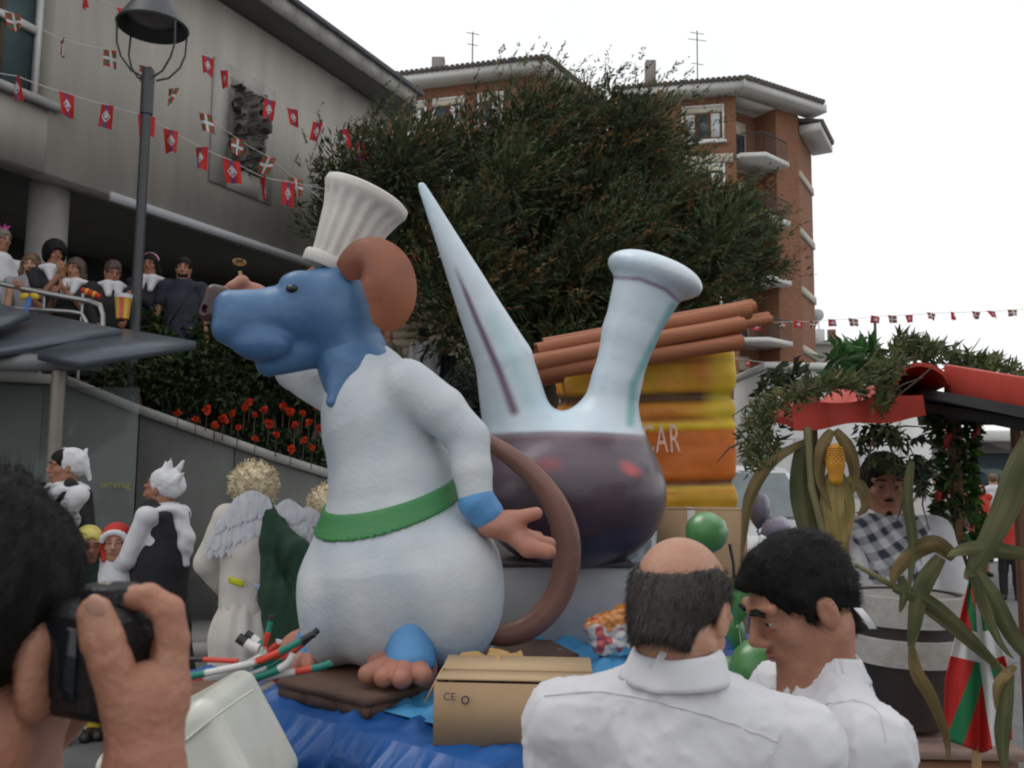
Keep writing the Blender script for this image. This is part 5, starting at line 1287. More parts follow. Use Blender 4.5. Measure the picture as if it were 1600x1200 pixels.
def person(label, pos, face, H=1.68, top=None, bottom=None, skin=None, hair=None, style='short', h=.011, sleeves='long', skirt=False, hands=None, look=None, group=None, apron=None, k_head=None, lean=0., brow=True, collar=None, hem=.86, loose=1.0, hh=None, extra=None, noarm=(), zneck=1.46, ht=None, drop=0.):
    """standing person: pos = feet, face = heading (x,y); hands = (left target, right target) in local (forward,left,up) metres"""
    pos = np.asarray(pos, float); s_ = H / 1.70; kh = k_head or (1.0 if H > 1.45 else .93)
    f, l, u = frame((face[0], face[1], 0)); L = lambda a, b, c: pos + s_ * (f * (a + lean * max(c - .9, 0)) + l * b + u * c)
    root = thing('person', pos, label, 'person', group)
    top = top or m_wht; bottom = bottom or m_blk; skin = skin or m_skin; hair = hair or m_hairb
    hc = pos + f * (.02 + s_ * lean * .62) + u * (H - .118 * kh - drop)
    hf, hl, hu = frame(look if look is not None else (f[0], f[1], -.08))
    shl, shr = L(-.01, .178, 1.40), L(-.01, -.178, 1.40)
    hands = hands or ((.05, .25, .80), (.05, -.25, .80)); arms = []
    for sh, tg, sg in ((shl, hands[0], 1), (shr, hands[1], -1)):
        if sg in noarm: continue
        el, wr = ik(sh, L(*tg), .29 * s_, .25 * s_, f * -.6 + l * sg * .5 + u * -.5); arms.append((sh, el, wr, sg))
    b = Sdf(); head_sdf(b, hc, hf, hl, hu, kh, L(-.01, 0, 1.40))
    b.chain([L(-.01, 0, 1.41), L(0, 0, 1.2), L(0, 0, .95)], [.085 * s_, .10 * s_, .115 * s_], .06 * s_)
    for sh, el, wr, sg in arms:
        b.cone(L(-.01, .05 * sg, 1.38), sh, .055 * s_, .045 * s_, .03).chain([sh, el, wr], [.042 * s_, .035 * s_, .025 * s_], .015)
        d = nrm(wr - el); hand_sdf(b, wr, d, nrm(hc - wr) if wr[2] > pos[2] + 1.25 * s_ else -l * sg + f * .3, s_ * .98, .45)
    for sg in (-1, 1):
        b.chain([L(0, .085 * sg, .92), L(.012, .10 * sg, .50), L(-.015, .105 * sg, .085)], [.082 * s_, .052 * s_, .038 * s_], .02); b.cone(L(-.04, .105 * sg, .035), L(.13, .12 * sg, .025), .032, .026, .02)
    m = M()
    if hh:
        zn = pos[2] + zneck * s_; big = np.array([1e3, 1e3, 0]); m.add(*b.mesh(h, hi=big + [0, 0, zn])); m.add(*b.mesh(hh, lo=-big + [0, 0, zn - 2.2 * h]))
    else: m.add(*b.mesh(h))
    for ex in (extra or ()): m.add(*ex)
    m.build('body', skin, root, 180)
    if brow: head_parts(root, hc, hf, hl, hu, kh, brow=hair)
    if style:
        b = Sdf(); hair_sdf(b, hc, hf, hl, hu, kh, style); V, Fq = b.mesh((hh or h) * .75 if not hh else hh); V = displace(V, Fq, lambda p: .005 * vnoise(p * np.array([70, 70, 26]), 4)); m = M(); m.add(V, Fq); m.build('hair', hair, root, 180)
    # upper garment
    e = .014 * loose; b = Sdf()
    b.chain([L(-.01, 0, 1.365 if ht else 1.40), L(0, 0, 1.22), L(0, 0, hem)], [.105 * s_ + (e * .4 if ht else e), .125 * s_ + e, .135 * s_ + e], .06)
    for sg in (-1, 1): b.cone(L(0, .07 * sg, 1.25), L(0, .05 * sg, hem + .04), .09 * s_ + e, .105 * s_ + e, .05)
    if ht:
        for sg in (-1, 1): b.cone(L(-.025, .012 * sg, 1.468), L(-.01, .15 * sg, 1.405), .066 * s_, .058 * s_, .04)
    for sh, el, wr, sg in arms:
        b.cone(L(-.01, .06 * sg, 1.39), sh, .06 * s_ + e, .052 * s_ + e, .03)
        if sleeves == 'long': b.chain([sh, el, wr - (wr - el) * .06], [.05 * s_ + e, .044 * s_ + e, .034 * s_ + e], .012)
        elif sleeves == 'short': b.cone(sh, sh * .45 + el * .55, .05 * s_ + e, .052 * s_ + e, .012)
        else: b.cone(sh, sh * .9 + el * .1, .05 * s_ + e, .04 * s_ + e, .012)
    b.plane(L(0, 0, hem - .02), -u, .01).cone(L(-.01, 0, 1.50 if ht else 1.46), L(-.012, 0, 1.62), .062 * s_, .085 * s_, .008, op='sub')
    V, Fq = b.mesh(ht or h, lo=None if not ht else pos + [-9, -9, .80])
    if ht: V = displace(V, Fq, lambda p: cloth_folds(p, pos, f, l))
    else: V = displace(V, Fq, lambda p: .006 * fbm(p * np.array([13, 13, 7]), 2, 6))
    m = M(); m.add(V, Fq); top_o = m.build('top', top, root, 180); topVF = (V, Fq)
    # lower garment
    b = Sdf()
    if skirt:
        b.chain([L(0, 0, hem + .06), L(0, 0, .70), L(0, 0, .38), L(0, 0, .12 if skirt == 'long' else .42)], [.13 * s_ + e, .19 * s_ + e, .24 * s_, (.27 if skirt == 'long' else .22) * s_], .04)
        b.plane(L(0, 0, .10 if skirt == 'long' else .45), -u, .01).plane(L(0, 0, hem + .06), u, .01)
    else:
        for sg in (-1, 1): b.chain([L(0, .075 * sg, .93), L(.012, .10 * sg, .50), L(-.012, .108 * sg, .07)], [.112 * s_, .075 * s_, .062 * s_], .03)
        b.plane(L(0, 0, .05), -u, .01)
    V, Fq = b.mesh(h * 1.15); V = displace(V, Fq, lambda p: .007 * np.sin(np.arctan2((p - pos) @ l, (p - pos) @ f) * 14 + p[:, 2] * 3) * (1 if skirt else .2) + .004 * fbm(p * 9, 2, 7)); m = M(); m.add(V, Fq); m.build('skirt' if skirt else 'trousers', bottom, root, 180)
    b = Sdf()
    for sg in (-1, 1): b.cone(L(-.045, .105 * sg, .042), L(.15, .122 * sg, .032), .044, .036, .02)
    b.plane(L(0, 0, .004), -u, .004); V, Fq = b.mesh(.012); m = M(); m.add(V, Fq); m.build('shoes', m_shoe, root, 180)
    if collar is not None:
        b = Sdf(); b.ell(L(-.01, 0, 1.44), s_ * np.array([.130, .155, .052]), np.stack([f, l, u], 1), .01).cone(L(-.01, 0, 1.40), L(-.012, 0, 1.60), .050 * s_, .070 * s_, .008, op='sub')
        for sg in (-1, 1): b.cone(L(.07, .05 * sg, 1.43), L(.135, .05 * sg, 1.32), .055 * s_, .03, .03)
        V, Fq = b.mesh(h * .8); m = M(); m.add(V, Fq); m.build('collar', collar, root, 180)
    root['_r'] = 0; del root['_r']
    return dict(root=root, L=L, hc=hc, hf=hf, hl=hl, hu=hu, k=kh, s=s_, f=f, l=l, u=u, arms=arms, pos=pos, top=top_o, topVF=topVF)

def cloth_folds(p, pos, f, l):
    """loose cotton: long soft vertical folds, diagonal pulls from the shoulders and small creases"""
    x = (p - pos) @ l; y = (p - pos) @ f; z = p[:, 2] - pos[2]; rid = lambda a, sd: (1 - np.abs(vnoise(a, sd))) ** 4
    w = .03 * vnoise(p * 4, 51); zf = np.clip((1.40 - z) * 4, .15, 1)
    a = np.stack([(x + w) * 13, y * 13, z * 2.2], -1); b = np.stack([(x * .8 + z * .9) * 9, y * 9, (z - x) * 3.0], -1); c = np.stack([(x - z * .8) * 10, y * 8, (z + x) * 3.0], -1); d = p * 46
    return .016 * zf * rid(a, 52) + .014 * rid(b, 53) * zf + .011 * rid(c, 54) * zf + .003 * rid(d, 55) - .008
def surface_path(p, pts, Q, off=.0015, n=40):
    """points on the upper garment under a run of photo pixels, nearest to the viewer"""
    V, Fq = p['topVF']; N = vnormals(V, Fq); u, v = Q.uv(V); pa = np.array([(a, b, 0) for a, b in pts], float); sp = cr_spl(pa, np.linspace(0, len(pa) - 1 - 1e-6, n)); dist = np.linalg.norm(V - [0, 0, CAM_H], axis=1); out = []
    for a, b, _ in sp:
        near = np.nonzero(np.hypot(u - a, v - b) < 7)[0]
        if not len(near): continue
        i = near[dist[near] < dist[near].min() + .012]; out.append((V[i] + N[i] * off).mean(0))
    return out
def q_of(p): return lambda a, b, d: p['hc'] + p['k'] * (p['hf'] * a + p['hl'] * b + p['hu'] * d)
def part(p, name, s, h, mt, fn=None, smooth=180):
    V, Fq = s.mesh(h)
    if fn is not None: V = displace(V, Fq, fn)
    m = M(); m.add(V, Fq); return m.build(name, mt, p['root'], smooth)

def stand(u_, v_head, Y, H, zfoot):   # feet position for a head top seen at a photo column, with the feet on a known floor
    q = P(u_, v_head, Y); return np.array([q[0], q[1], zfoot])

# ---------------------------------------------------------------- on the terrace
def on_terrace(u_, vtop, Y):
    z = P(u_, vtop, Y)[2]; return np.array([*P(u_, vtop, Y)[:2], TZ]), z - TZ
hs = .0105
for_each = []
pos, H = on_terrace(3, 352, 9.75)
p = person('man in white shirt with pink headpiece behind the handrail, leftmost on the terrace', pos, (.9, -.5), H - .05, m_wht2, m_jean, m_skin2, m_hairg, 'short', hs, hands=((.30, .2, .95), (.2, -.2, .95)), brow=True)
s = Sdf(); q = q_of(p)
for i in range(6): s.cone(q(-.03 + .02 * math.cos(i * 1.05), .045 * math.sin(i * 1.05), .115), q(-.03 + .06 * math.cos(i * 1.05), .08 * math.sin(i * 1.05), .175), .016, .006, .01)
part(p, 'headpiece', s, .007, mat('pink_feather', (.55, .05, .32), .7))
pos, H = on_terrace(50, 398, 9.45)
person('light haired girl leaning on the handrail with a hand over her mouth', pos, (.35, -1), H, m_gry, m_gry, m_skin3, m_hairlb, 'long', hs, 'none', skirt=True, hands=((.28, -.02, 1.28), (.34, -.12, .98)))
pos, H = on_terrace(86, 380, 9.55)
p = person('dark curly haired child holding a white cup to the mouth at the handrail', pos, (.75, -.8), H, m_blk, m_gry, m_skin2, m_hairb, 'bushy', hs, 'short', hands=((.24, .02, 1.36), (.22, -.02, 1.34)), collar=m_wht)
pos, H = on_terrace(121, 405, 9.45)
person('brown haired girl with both elbows on the handrail, hands at her cheek', pos, (-.1, -1), H, m_blk, m_blk, m_skin, m_hairbr, 'long', hs, 'none', skirt=True, hands=((.22, .05, 1.30), (.22, -.1, 1.26)), collar=m_wht)
pos, H = on_terrace(177, 409, 9.5)
p_boy = person('boy in black with a white collar looking down beside the lamp post', pos, (.55, -.85), H, m_blk, m_blk, m_skin, m_hairbr, 'short', hs, 'long', hands=((.24, .12, 1.02), (.28, -.16, .98)), look=(.55, -.75, -.35), collar=m_wht)
pos, H = on_terrace(237, 398, 9.75)
p = person('girl with long dark hair and pink headband in black top, right of the lamp post', pos, (.05, -1), H, m_blk, m_gry, m_skin2, m_hairb, 'long', hs, 'long', skirt=True, hands=((.20, -.02, 1.22), (.06, -.24, .82)), collar=m_wht)
s = Sdf(); R = np.stack([p['hf'], p['hl'], p['hu']], 1); q = q_of(p)
ang = np.linspace(-1.35, 1.35, 9); s.chain([q(.012, .092 * math.sin(a), .034 + .092 * math.cos(a)) for a in ang], [.012] * 9, .004); part(p, 'headband', s, .006, mat('pink_band', (.55, .22, .30), .7))
pos, H = on_terrace(288, 404, 9.7)
p = person('man in navy polo shirt with beard and shoulder strap behind the laurel bush', pos, (.25, -1), H, m_navy, m_jean, m_skin2, m_hairb, 'short', hs, 'short', hands=((.06, .27, .82), (.06, -.27, .82)))
s = Sdf(); R = np.stack([p['hf'], p['hl'], p['hu']], 1); q = q_of(p); s.ell(q(.045, 0, -.082), p['k'] * np.array([.056, .058, .040]), R, .01).ell(q(.09, 0, -.058), p['k'] * np.array([.03, .030, .020]), R, .006, op='sub'); part(p, 'beard', s, .006, m_hairb)
m = M(); L = p['L']; tube(m, [L(-.05, .14, 1.45), L(.10, .11, 1.40), L(.155, 0, 1.2), L(.15, -.12, 1.0)], .016, 6, squash=.5); m.build('strap', m_blk, p['root'], 60)
# people further back on the terrace
pos, H = on_terrace(663, 517, 13.6)
p = person('man in white shirt with a strap seen from behind near the cream shop front', pos, (-.55, .8), 1.72, m_wht2, m_jean, m_skin2, m_hairb, 'short', .013)
p['root'].location.z += 0
m = M(); L = p['L']; tube(m, [L(.10, -.10, 1.46), L(-.13, 0, 1.42), L(-.165, .12, 1.2), L(-.12, .16, 1.0)], .018, 6); m.build('strap', m_blk, p['root'], 60)
pos, H = on_terrace(692, 532, 14.2)
person('person in dark jacket standing right of the white-shirted man by the shops', pos, (.3, -.9), 1.6, m_navy, m_jean, m_skin, m_hairbr, 'short', .013)
pos, H = on_terrace(606, 528, 13.2)
person('bald person mostly hidden behind the figure\'s shoulder, only the head showing', pos, (-.5, .85), 1.62, m_tan, m_jean, m_skin3, m_hairg, None, .013)

# ---------------------------------------------------------------- women in white headscarves by the wall
def scarf(p, knots):
    R = np.stack([p['hf'], p['hl'], p['hu']], 1); q = q_of(p); k = p['k']; s = Sdf()
    s.ell(q(-.035, 0, .04), k * np.array([.105, .095, .095]), R, .02).ell(q(-.07, 0, .01), k * np.array([.085, .085, .085]), R, .03)
    s.ell(q(.115, 0, -.06), k * np.array([.085, .095, .125]), R, .012, op='sub')
    for a, b, ra, rb in knots: s.cone(q(*a), q(*b), k * ra, k * rb, .012)
    part(p, 'headscarf', s, .0065, m_wht, lambda v: .008 * fbm(v * 22, 2, 12))
pos = np.array([*P(106, 740, 6.3)[:2], .004])
hw = .008
p = person('woman in white headscarf and black pinafore with a hand at her mouth', pos, (-.75, -.8), zat(704, 6.3, 110), m_wht, m_blk, m_skin2, m_hairb, None, hw, 'long', skirt='long', hands=((.27, -.02, 1.33), (.24, -.20, .92)), look=(-.80, -.62, -.02), collar=m_wht)
scarf(p, [((-.11, -.02, .06), (-.15, -.06, .13), .02, .004), ((-.12, .03, .0), (-.15, .05, -.09), .035, .012)])
b = Sdf(); R = np.stack([p['hf'], p['hl'], p['hu']], 1); q = q_of(p); b.ell(q(-.004, 0, .045), p['k'] * np.array([.099, .080, .085]), R, .02).ell(q(.09, 0, -.045), p['k'] * np.array([.075, .07, .105]), R, .012, op='sub').ell(q(-.09, 0, 0), p['k'] * np.array([.1, .1, .2]), R, .01, op='sub'); part(p, 'hair', b, .006, m_hairb)
def pinafore(p, mt):
    L, s_ = p['L'], p['s']; b = Sdf(); b.chain([L(0, 0, 1.27), L(0, 0, 1.1), L(0, 0, .88)], [.168 * s_, .178 * s_, .185 * s_], .05)
    for sg in (-1, 1): b.chain([L(.10, .085 * sg, 1.24), L(.02, .10 * sg, 1.475), L(-.09, .09 * sg, 1.40), L(-.12, .07 * sg, 1.22)], [.045, .036, .042, .045], .02)
    b.plane(L(0, 0, .86), -p['u'], .01); part(p, 'pinafore', b, .009, mt, lambda v: .004 * fbm(v * 14, 2, 8))
pinafore(p, m_blk)
pos = np.array([*P(256, 760, 5.8)[:2], .004])
p2 = person('woman in white headscarf and white shawl over black, seen from behind', pos, (-.85, .25), zat(736, 5.8, 252), m_wht, m_blk, m_skin2, m_hairb, None, hw, 'long', skirt='long', hands=((.30, .10, 1.02), (.36, -.02, 1.05)), look=(-.95, .12, -.1))
scarf(p2, [((-.06, .02, .11), (-.09, .02, .19), .03, .005), ((-.09, -.03, .09), (-.14, -.05, .17), .03, .005), ((-.12, .03, .04), (-.19, .05, .09), .03, .006), ((-.03, -.02, .12), (-.02, -.04, .18), .025, .005)])
pinafore(p2, m_blk)
L, s_ = p2['L'], p2['s']; b = Sdf(); b.ell(L(-.03, 0, 1.44), s_ * np.array([.13, .15, .045]), np.stack([p2['f'], p2['l'], p2['u']], 1), .03).chain([L(-.13, .0, 1.40), L(-.19, .0, 1.24), L(-.20, .0, 1.10)], [.06, .05, .02], .04).cone(L(-.01, 0, 1.40), L(-.0, 0, 1.62), .058, .075, .01, op='sub')
part(p2, 'shawl', b, .008, m_wht, lambda v: .01 * np.sin(v[:, 2] * 60 + v[:, 0] * 30) * .5 + .006 * fbm(v * 16, 2, 3))
# child held in front of the woman seen from behind
pos = np.array([*P(182, 860, 5.75)[:2], .004])
pc = person('small child in red hat with white trim held by the woman with the shawl', pos, (.15, -1), zat(822, 5.75, 182), m_wht, m_ylw, m_skin3, m_hairbr, None, hw, 'long', hands=((.16, .12, .75), (.16, -.12, .75)), k_head=.92, look=(.25, -1, 0))
R = np.stack([pc['hf'], pc['hl'], pc['hu']], 1); q = q_of(pc); k = pc['k']
s = Sdf(); s.ell(q(-.02, 0, .045), k * np.array([.112, .096, .098]), R, .02).cone(q(.02, .085, -.02), q(.045, .06, -.11), .022, .018, .02).cone(q(.02, -.085, -.02), q(.045, -.06, -.11), .022, .018, .02).ell(q(.12, 0, -.04), k * np.array([.085, .066, .105]), R, .01, op='sub'); part(pc, 'hat', s, .0065, m_red)
s = Sdf(); ang = np.linspace(-1.5, 1.5, 9); s.chain([q(.062 + .02 * math.cos(a), .078 * math.sin(a), .015 + .062 * math.cos(a)) for a in ang], [.018] * 9, .004); part(pc, 'hat_trim', s, .006, m_wht)
pos = np.array([*P(136, 880, 5.7)[:2], .004])
pd = person('small child in yellow hood and green clothes by the woman in the pinafore', pos, (.6, -.8), zat(826, 5.7, 130), m_grn, m_wht, m_skin, m_hairbr, None, hw, 'long', hands=((.2, .06, .78), (.2, -.1, .8)), k_head=.9)
R = np.stack([pd['hf'], pd['hl'], pd['hu']], 1); q = q_of(pd); k = pd['k']; s = Sdf(); s.ell(q(-.02, 0, .035), k * np.array([.115, .1, .105]), R, .02).ell(q(.12, 0, -.03), k * np.array([.085, .066, .105]), R, .01, op='sub'); part(pd, 'hood', s, .0065, mat('pale_yellow', (.60, .52, .14), .8))

# ---------------------------------------------------------------- angels
m_gown = mat('cream_gown', (.57, .53, .485), .85, .08, 4, .3, 16)
m_wing = mat('wing_lace', (.62, .63, .67), .85, .16, 30, .6, 60, stretch=(1, 1, .4))
m_wig = mat('blond_wig', (.66, .56, .38), .8, .3, 40, .6, 60)
def wing(Q, lead, tips, rows=3, n=15, w=7, rng=np.random.default_rng(3)):
    """feathered wing: overlapping flat vanes hung from a curved leading edge down to the trailing edge"""
    m = M(); le = cr_spl(np.array(lead, float), np.linspace(0, len(lead) - 1 - 1e-6, n)); te = cr_spl(np.array(tips, float), np.linspace(0, len(tips) - 1 - 1e-6, n))
    for row in range(rows):
        t0, t1 = row / rows * .8, min(1.0, (row + 1.5) / rows)
        for i in range(n):
            j = rng.normal(size=2) * 1.5
            a = le[i] * (1 - t0) + te[i] * t0; b_ = le[i] * (1 - t1) + te[i] * t1; b_[:2] += j; d = (b_ - a)[:2]; L_ = np.hypot(*d) + 1e-6; s_ = np.array([-d[1], d[0]]) / L_ * w * rng.uniform(.8, 1.15)
            dep = -3.5 * (rows - row) - .35 * (i % 3)
            pt = lambda t, x, o=0: Q(a[0] + d[0] * t + s_[0] * x, a[1] + d[1] * t + s_[1] * x, a[2] * (1 - t) + b_[2] * t + dep + o)
            V = [pt(0, -.45), pt(0, .45), pt(.45, 1, 1), pt(.8, .8, 1), pt(1, 0, 0), pt(.8, -.8, 1), pt(.45, -1, 1), pt(.5, 0, -2.2)]
            m.add(V, [(0, 1, 2, 7), (7, 2, 3), (7, 3, 4), (7, 4, 5), (7, 5, 6), (0, 7, 6)])
    return m
A5 = Px(5.4)
def angel(label, u0, vtop, Y, facing, wings, wide=1.0, drape=None):
    Q = Px(Y); pos = np.array([*Q(u0, 800)[:2], 0.004]); H = zat(vtop, Y, u0) - .03
    p = person(label, pos, facing, H, m_gown, m_gown, m_skin3, m_wig, None, .009, 'long', skirt='long', hands=((.12, .24, .95), (.1, -.24, .92)), loose=2.6, brow=False)
    R = np.stack([p['hf'], p['hl'], p['hu']], 1); q = q_of(p)
    s = Sdf(); s.ell(q(-.04, 0, .02), np.array([.125, .125, .125]), R, .03); V, Fq = s.mesh(.012)
    V = displace(V, Fq, lambda v: .03 * np.abs(vnoise(v * 38, 3)) + .01 * vnoise(v * 80, 5)); m = M(); m.add(V, Fq)
    rg = np.random.default_rng(int(u0)); idx = rg.integers(0, len(V), 900); st = V[idx]; dr = (st - q(-.04, 0, .02)); leaves(m, st, dr + rg.normal(size=dr.shape) * .12, rg.uniform(.015, .035, 900), .010, np.ones((900, 3)), .6, rg)
    m.build('curly_wig', m_wig, p['root'])
    s = Sdf(); ang = np.linspace(0, 2 * PI, 17); s.chain([q(-.03 + .112 * math.cos(a), .112 * math.sin(a), .075) for a in ang], [.013] * 17, .004); part(p, 'headband', s, .007, m_wht)
    for le_, te_ in wings: wing(Q, le_, te_).build('wing', m_wing, p['root'])
    return p
pa = angel('person in angel costume with curly blond wig and cream gown, beside the white figure', 398, 727, 5.4, (.25, .95), [([(418, 778, -34), (396, 766, -40), (372, 776, -38), (356, 800, -34)], [(412, 842, -34), (392, 862, -36), (362, 872, -36), (318, 872, -30)]), ([(430, 792, -26), (448, 780, -24), (464, 790, -18)], [(452, 838, -26), (474, 862, -22), (486, 836, -16)])])
q = A5
for (u0, v0, w_, h_, cc, nm_) in ((369, 909, 24, 11, (.52, .52, .02), 'yellow_patch'), (406, 918, 18, 9, (.34, .38, .52), 'blue_patch'), (408, 938, 18, 8, (.18, .18, .22), 'dark_patch')):
    m = M(); L = pa['L']
    def patch(u, v): 
        x = (u - .5) * w_; y = (v - .5) * h_
        return np.stack([[A5(u0 + a, v0 + b_ + .25 * a, -58 + .004 * (a + u0 - 398) ** 2) for a, b_ in zip(X, Y_)] for X, Y_ in zip(x, y)])
    grid(m, patch, 5, 4, thick=.004); m.build('sewn_patch', mat(nm_, cc, .8, .3, 60), pa['root'])
# dark green drape from the shoulder of the angel
s = Sdf(); s.chain([A5(418, 788, -34), A5(424, 850, -42), A5(432, 930, -46), A5(452, 1010, -50)], [A5.r(9), A5.r(15), A5.r(24), A5.r(34)], A5.r(10)).chain([A5(420, 800, -36), A5(462, 862, -48), A5(490, 920, -50), A5(500, 990, -50)], [A5.r(9), A5.r(20), A5.r(26), A5.r(30)], A5.r(8)).cone(A5(440, 930, -46), A5(480, 985, -46), A5.r(26), A5.r(34), A5.r(10))
part(pa, 'green_drape', s, .009, m_grn, lambda v: .012 * fbm(v * np.array([16, 16, 5]), 2, 6))
pb = angel('second angel mostly hidden behind the white figure, blond wig just showing', 516, 762, 6.0, (.2, .95), [([(500, 800, -24), (480, 792, -26), (466, 800, -24)], [(494, 846, -24), (482, 858, -24), (468, 846, -22)])])
# ================================================================== FOREGROUND PEOPLE
def strands(m, V, Fq, n, L_, w, flow, seed, mask=None, lift=.25):
    """short hairs lying along a flow direction over a sculpted hair cap"""
    rg = np.random.default_rng(seed); N = vnormals(V, Fq); idx = np.arange(len(V)) if mask is None else np.nonzero(mask(V))[0]
    i = rg.choice(idx, n); p0 = V[i] + rg.normal(size=(n, 3)) * .002; nn = N[i]; fl = flow(V[i]); fl = fl - nn * np.sum(fl * nn, 1, keepdims=True); fl /= (np.linalg.norm(fl, axis=1, keepdims=True) + 1e-9)
    fl = fl + rg.normal(size=(n, 3)) * .22; L = L_ * rg.uniform(.5, 1.2, (n, 1)); s = np.cross(fl, nn); s /= (np.linalg.norm(s, axis=1, keepdims=True) + 1e-9)
    p1 = p0 + L * .5 * (fl + nn * lift); p2 = p0 + L * (fl + nn * lift * .35)
    Vs = np.stack([p0 - s * w, p0 + s * w, p1 - s * w * .8, p1 + s * w * .8, p2], 1).reshape(-1, 3); b = np.arange(n)[:, None] * 5
    m.add(Vs, b + np.array([0, 1, 3, 2])); m.add(Vs * 1.0, b + np.array([2, 3, 4]))

# ---- balding man from behind
def px_foot(u_, v_, Y, zc=0.0):
    q = P(u_, v_, Y); return q
qh = P(1066, 950, 1.4); H = qh[2] + .118 * .90
fb = nrm([.30, .95, 0])
pb_ = person('balding man in white smock seen from behind, leaning in towards the dark-haired man', np.array([qh[0], qh[1], 0]) - fb * .02 - fb * .02, fb, H, m_wht, m_jean, m_skin3, m_hairb, None, .0095, 'long', hands=((.26, .16, 1.0), (.30, -.12, 1.0)), look=(.50, .80, -.58), hh=.0042, brow=True, loose=1.15, zneck=1.44, ht=.0062, k_head=.90)
q = q_of(pb_); R = np.stack([pb_['hf'], pb_['hl'], pb_['hu']], 1); k = pb_['k']
s = Sdf(); s.ell(q(-.016, 0, .026), k * np.array([.103, .081, .090]), R, .02).cone(q(-.075, 0, -.03), q(-.06, 0, -.085), .050, .046, .03)
s.ell(q(-.045, 0, .122), k * np.array([.170, .076, .128]), R, .010, op='sub').ell(q(.095, 0, -.04), k * np.array([.085, .075, .13]), R, .012, op='sub').ell(q(-.03, 0, -.15), k * np.array([.13, .13, .065]), R, .012, op='sub')
for sg in (-1, 1): s.ell(q(.018, sg * .095, -.05), k * np.array([.038, .045, .048]), R, .01, op='sub')
V, Fq = s.mesh(.0045); V = displace(V, Fq, lambda p: .0025 * vnoise(p * np.array([150, 150, 40]), 4)); m = M(); m.add(V, Fq)
fx = pb_
strands(m, V, Fq, 14000, .015, .00035, lambda p: np.tile(-fx['hu'] - fx['hf'] * .15, (len(p), 1)) + .25 * (p - fx['hc']) * 4, 3)
m.build('hair_fringe', mat('hair_greying', (.030, .024, .020), .55, .3, 30, .3, 90), pb_['root'], 180)
def smock_collar(p, loop=(0, 0), seams=(), Q=None):
    """stand collar folded over at the nape, its hanging loop, and the stitched seams of the smock"""
    L, s_ = p['L'], p['s']; nb_ = L(-.018, 0, 1.503); ax_ = nrm(L(-.045, 0, 1.62) * .5 + p['hc'] * .5 - nb_); sx = p['l']; sy = np.cross(ax_, sx)
    def fn(u, v):
        a = u * 2 * PI; gap = np.clip(np.abs(u - .75) * 12, .55, 1)
        prof_r = np.interp(v, [0, .45, .55, 1], [.072, .066, .071, .086]) * s_; prof_z = np.interp(v, [0, .45, .55, 1], [-.03, .020, .021, -.026]) * s_
        rr_ = prof_r * (1 + .05 * np.sin(a * 3 + 1) + .08 * vnoise(np.stack([np.cos(a) * 3, np.sin(a) * 3, v * 3], -1), 4)); z_ = prof_z + .006 * np.sin(a * 2 + 2) - .012 * (np.sin(a) < -.2) * v
        return nb_ + sx * (rr_ * np.cos(a))[..., None] + sy * (rr_ * 1.05 * np.sin(a))[..., None] + ax_ * z_[..., None]
    m = M(); grid(m, fn, 61, 14, thick=.0028); m.build('collar', m_wht, p['root'], 180)
    if loop[0]:
        c = np.array(P(loop[0], loop[1], Q.Y0 - .10)); m = M(); grid(m, lambda u, v: c + np.stack([(u - .5) * .012 - (v - .5) * .022 * loop[2], -.006 * np.sin(v * PI), (.5 - v) * .030 + 0 * u], -1), 4, 8, thick=.002); m.build('collar_loop', m_wht, p['root'], 60)
    for pts in seams:
        sp = surface_path(p, pts, Q)
        if len(sp) > 3:
            sp = np.array(sp); sp[1:-1] = (sp[:-2] + 2 * sp[1:-1] + sp[2:]) / 4; m = M(); tube(m, sp, .0008, 6); m.build('seam', m_wht, p['root'], 60)
smock_collar(pb_, (1026, 1034, 1), [[(850, 1088), (940, 1082), (1040, 1100), (1140, 1130), (1215, 1160)], [(1222, 1150), (1206, 1180), (1196, 1200)]], Px(1.4))
# ---- dark haired man in profile
qh = P(1200, 940, 1.58); H = qh[2] + .118 * .95; fd = nrm([-.80, -.10, 0])
pdk = person('dark-haired man in white smock in profile, looking down to the left', np.array([qh[0], qh[1], 0]) - fd * .02 + np.array([.062, .015, 0]), fd, H - .05, m_wht, m_jean, m_skin2, m_hairb, None, .0095, 'long', hands=((.26, .12, 1.02), (.28, -.12, 1.02)), look=(-.90, -.14, -.42), hh=.0040, loose=1.25, zneck=1.44, ht=.0062, k_head=.95, drop=-.05)
q = q_of(pdk); R = np.stack([pdk['hf'], pdk['hl'], pdk['hu']], 1); k = pdk['k']
s = Sdf(); s.ell(q(-.012, 0, .036), k * np.array([.099, .084, .092]), R, .02).cone(q(.050, .0, .088), q(.080, .0, .072), .030, .022, .02).cone(q(-.07, 0, -.01), q(-.058, 0, -.070), .036, .030, .03)
for sg in (-1, 1): s.cone(q(.030, sg * .070, .03), q(.022, sg * .074, -.035), .014, .008, .01)
s.ell(q(.100, 0, -.030), k * np.array([.072, .073, .092]), R, .010, op='sub')
for sg in (-1, 1): s.ell(q(.006, sg * .098, -.035), k * np.array([.030, .030, .046]), R, .008, op='sub').ell(q(.062, sg * .085, -.04), k * np.array([.042, .035, .075]), R, .008, op='sub')
s.ell(q(-.01, 0, -.155), k * np.array([.13, .13, .065]), R, .010, op='sub')
V, Fq = s.mesh(.0045); V = displace(V, Fq, lambda p: .003 * vnoise(p * np.array([120, 120, 60]), 4)); m = M(); m.add(V, Fq); fy = pdk
strands(m, V, Fq, 15000, .017, .00035, lambda p: -.55 * np.tile(fy['hf'], (len(p), 1)) - .35 * np.tile(fy['hu'], (len(p), 1)) + (p - fy['hc']) * 5, 4, lift=.22)
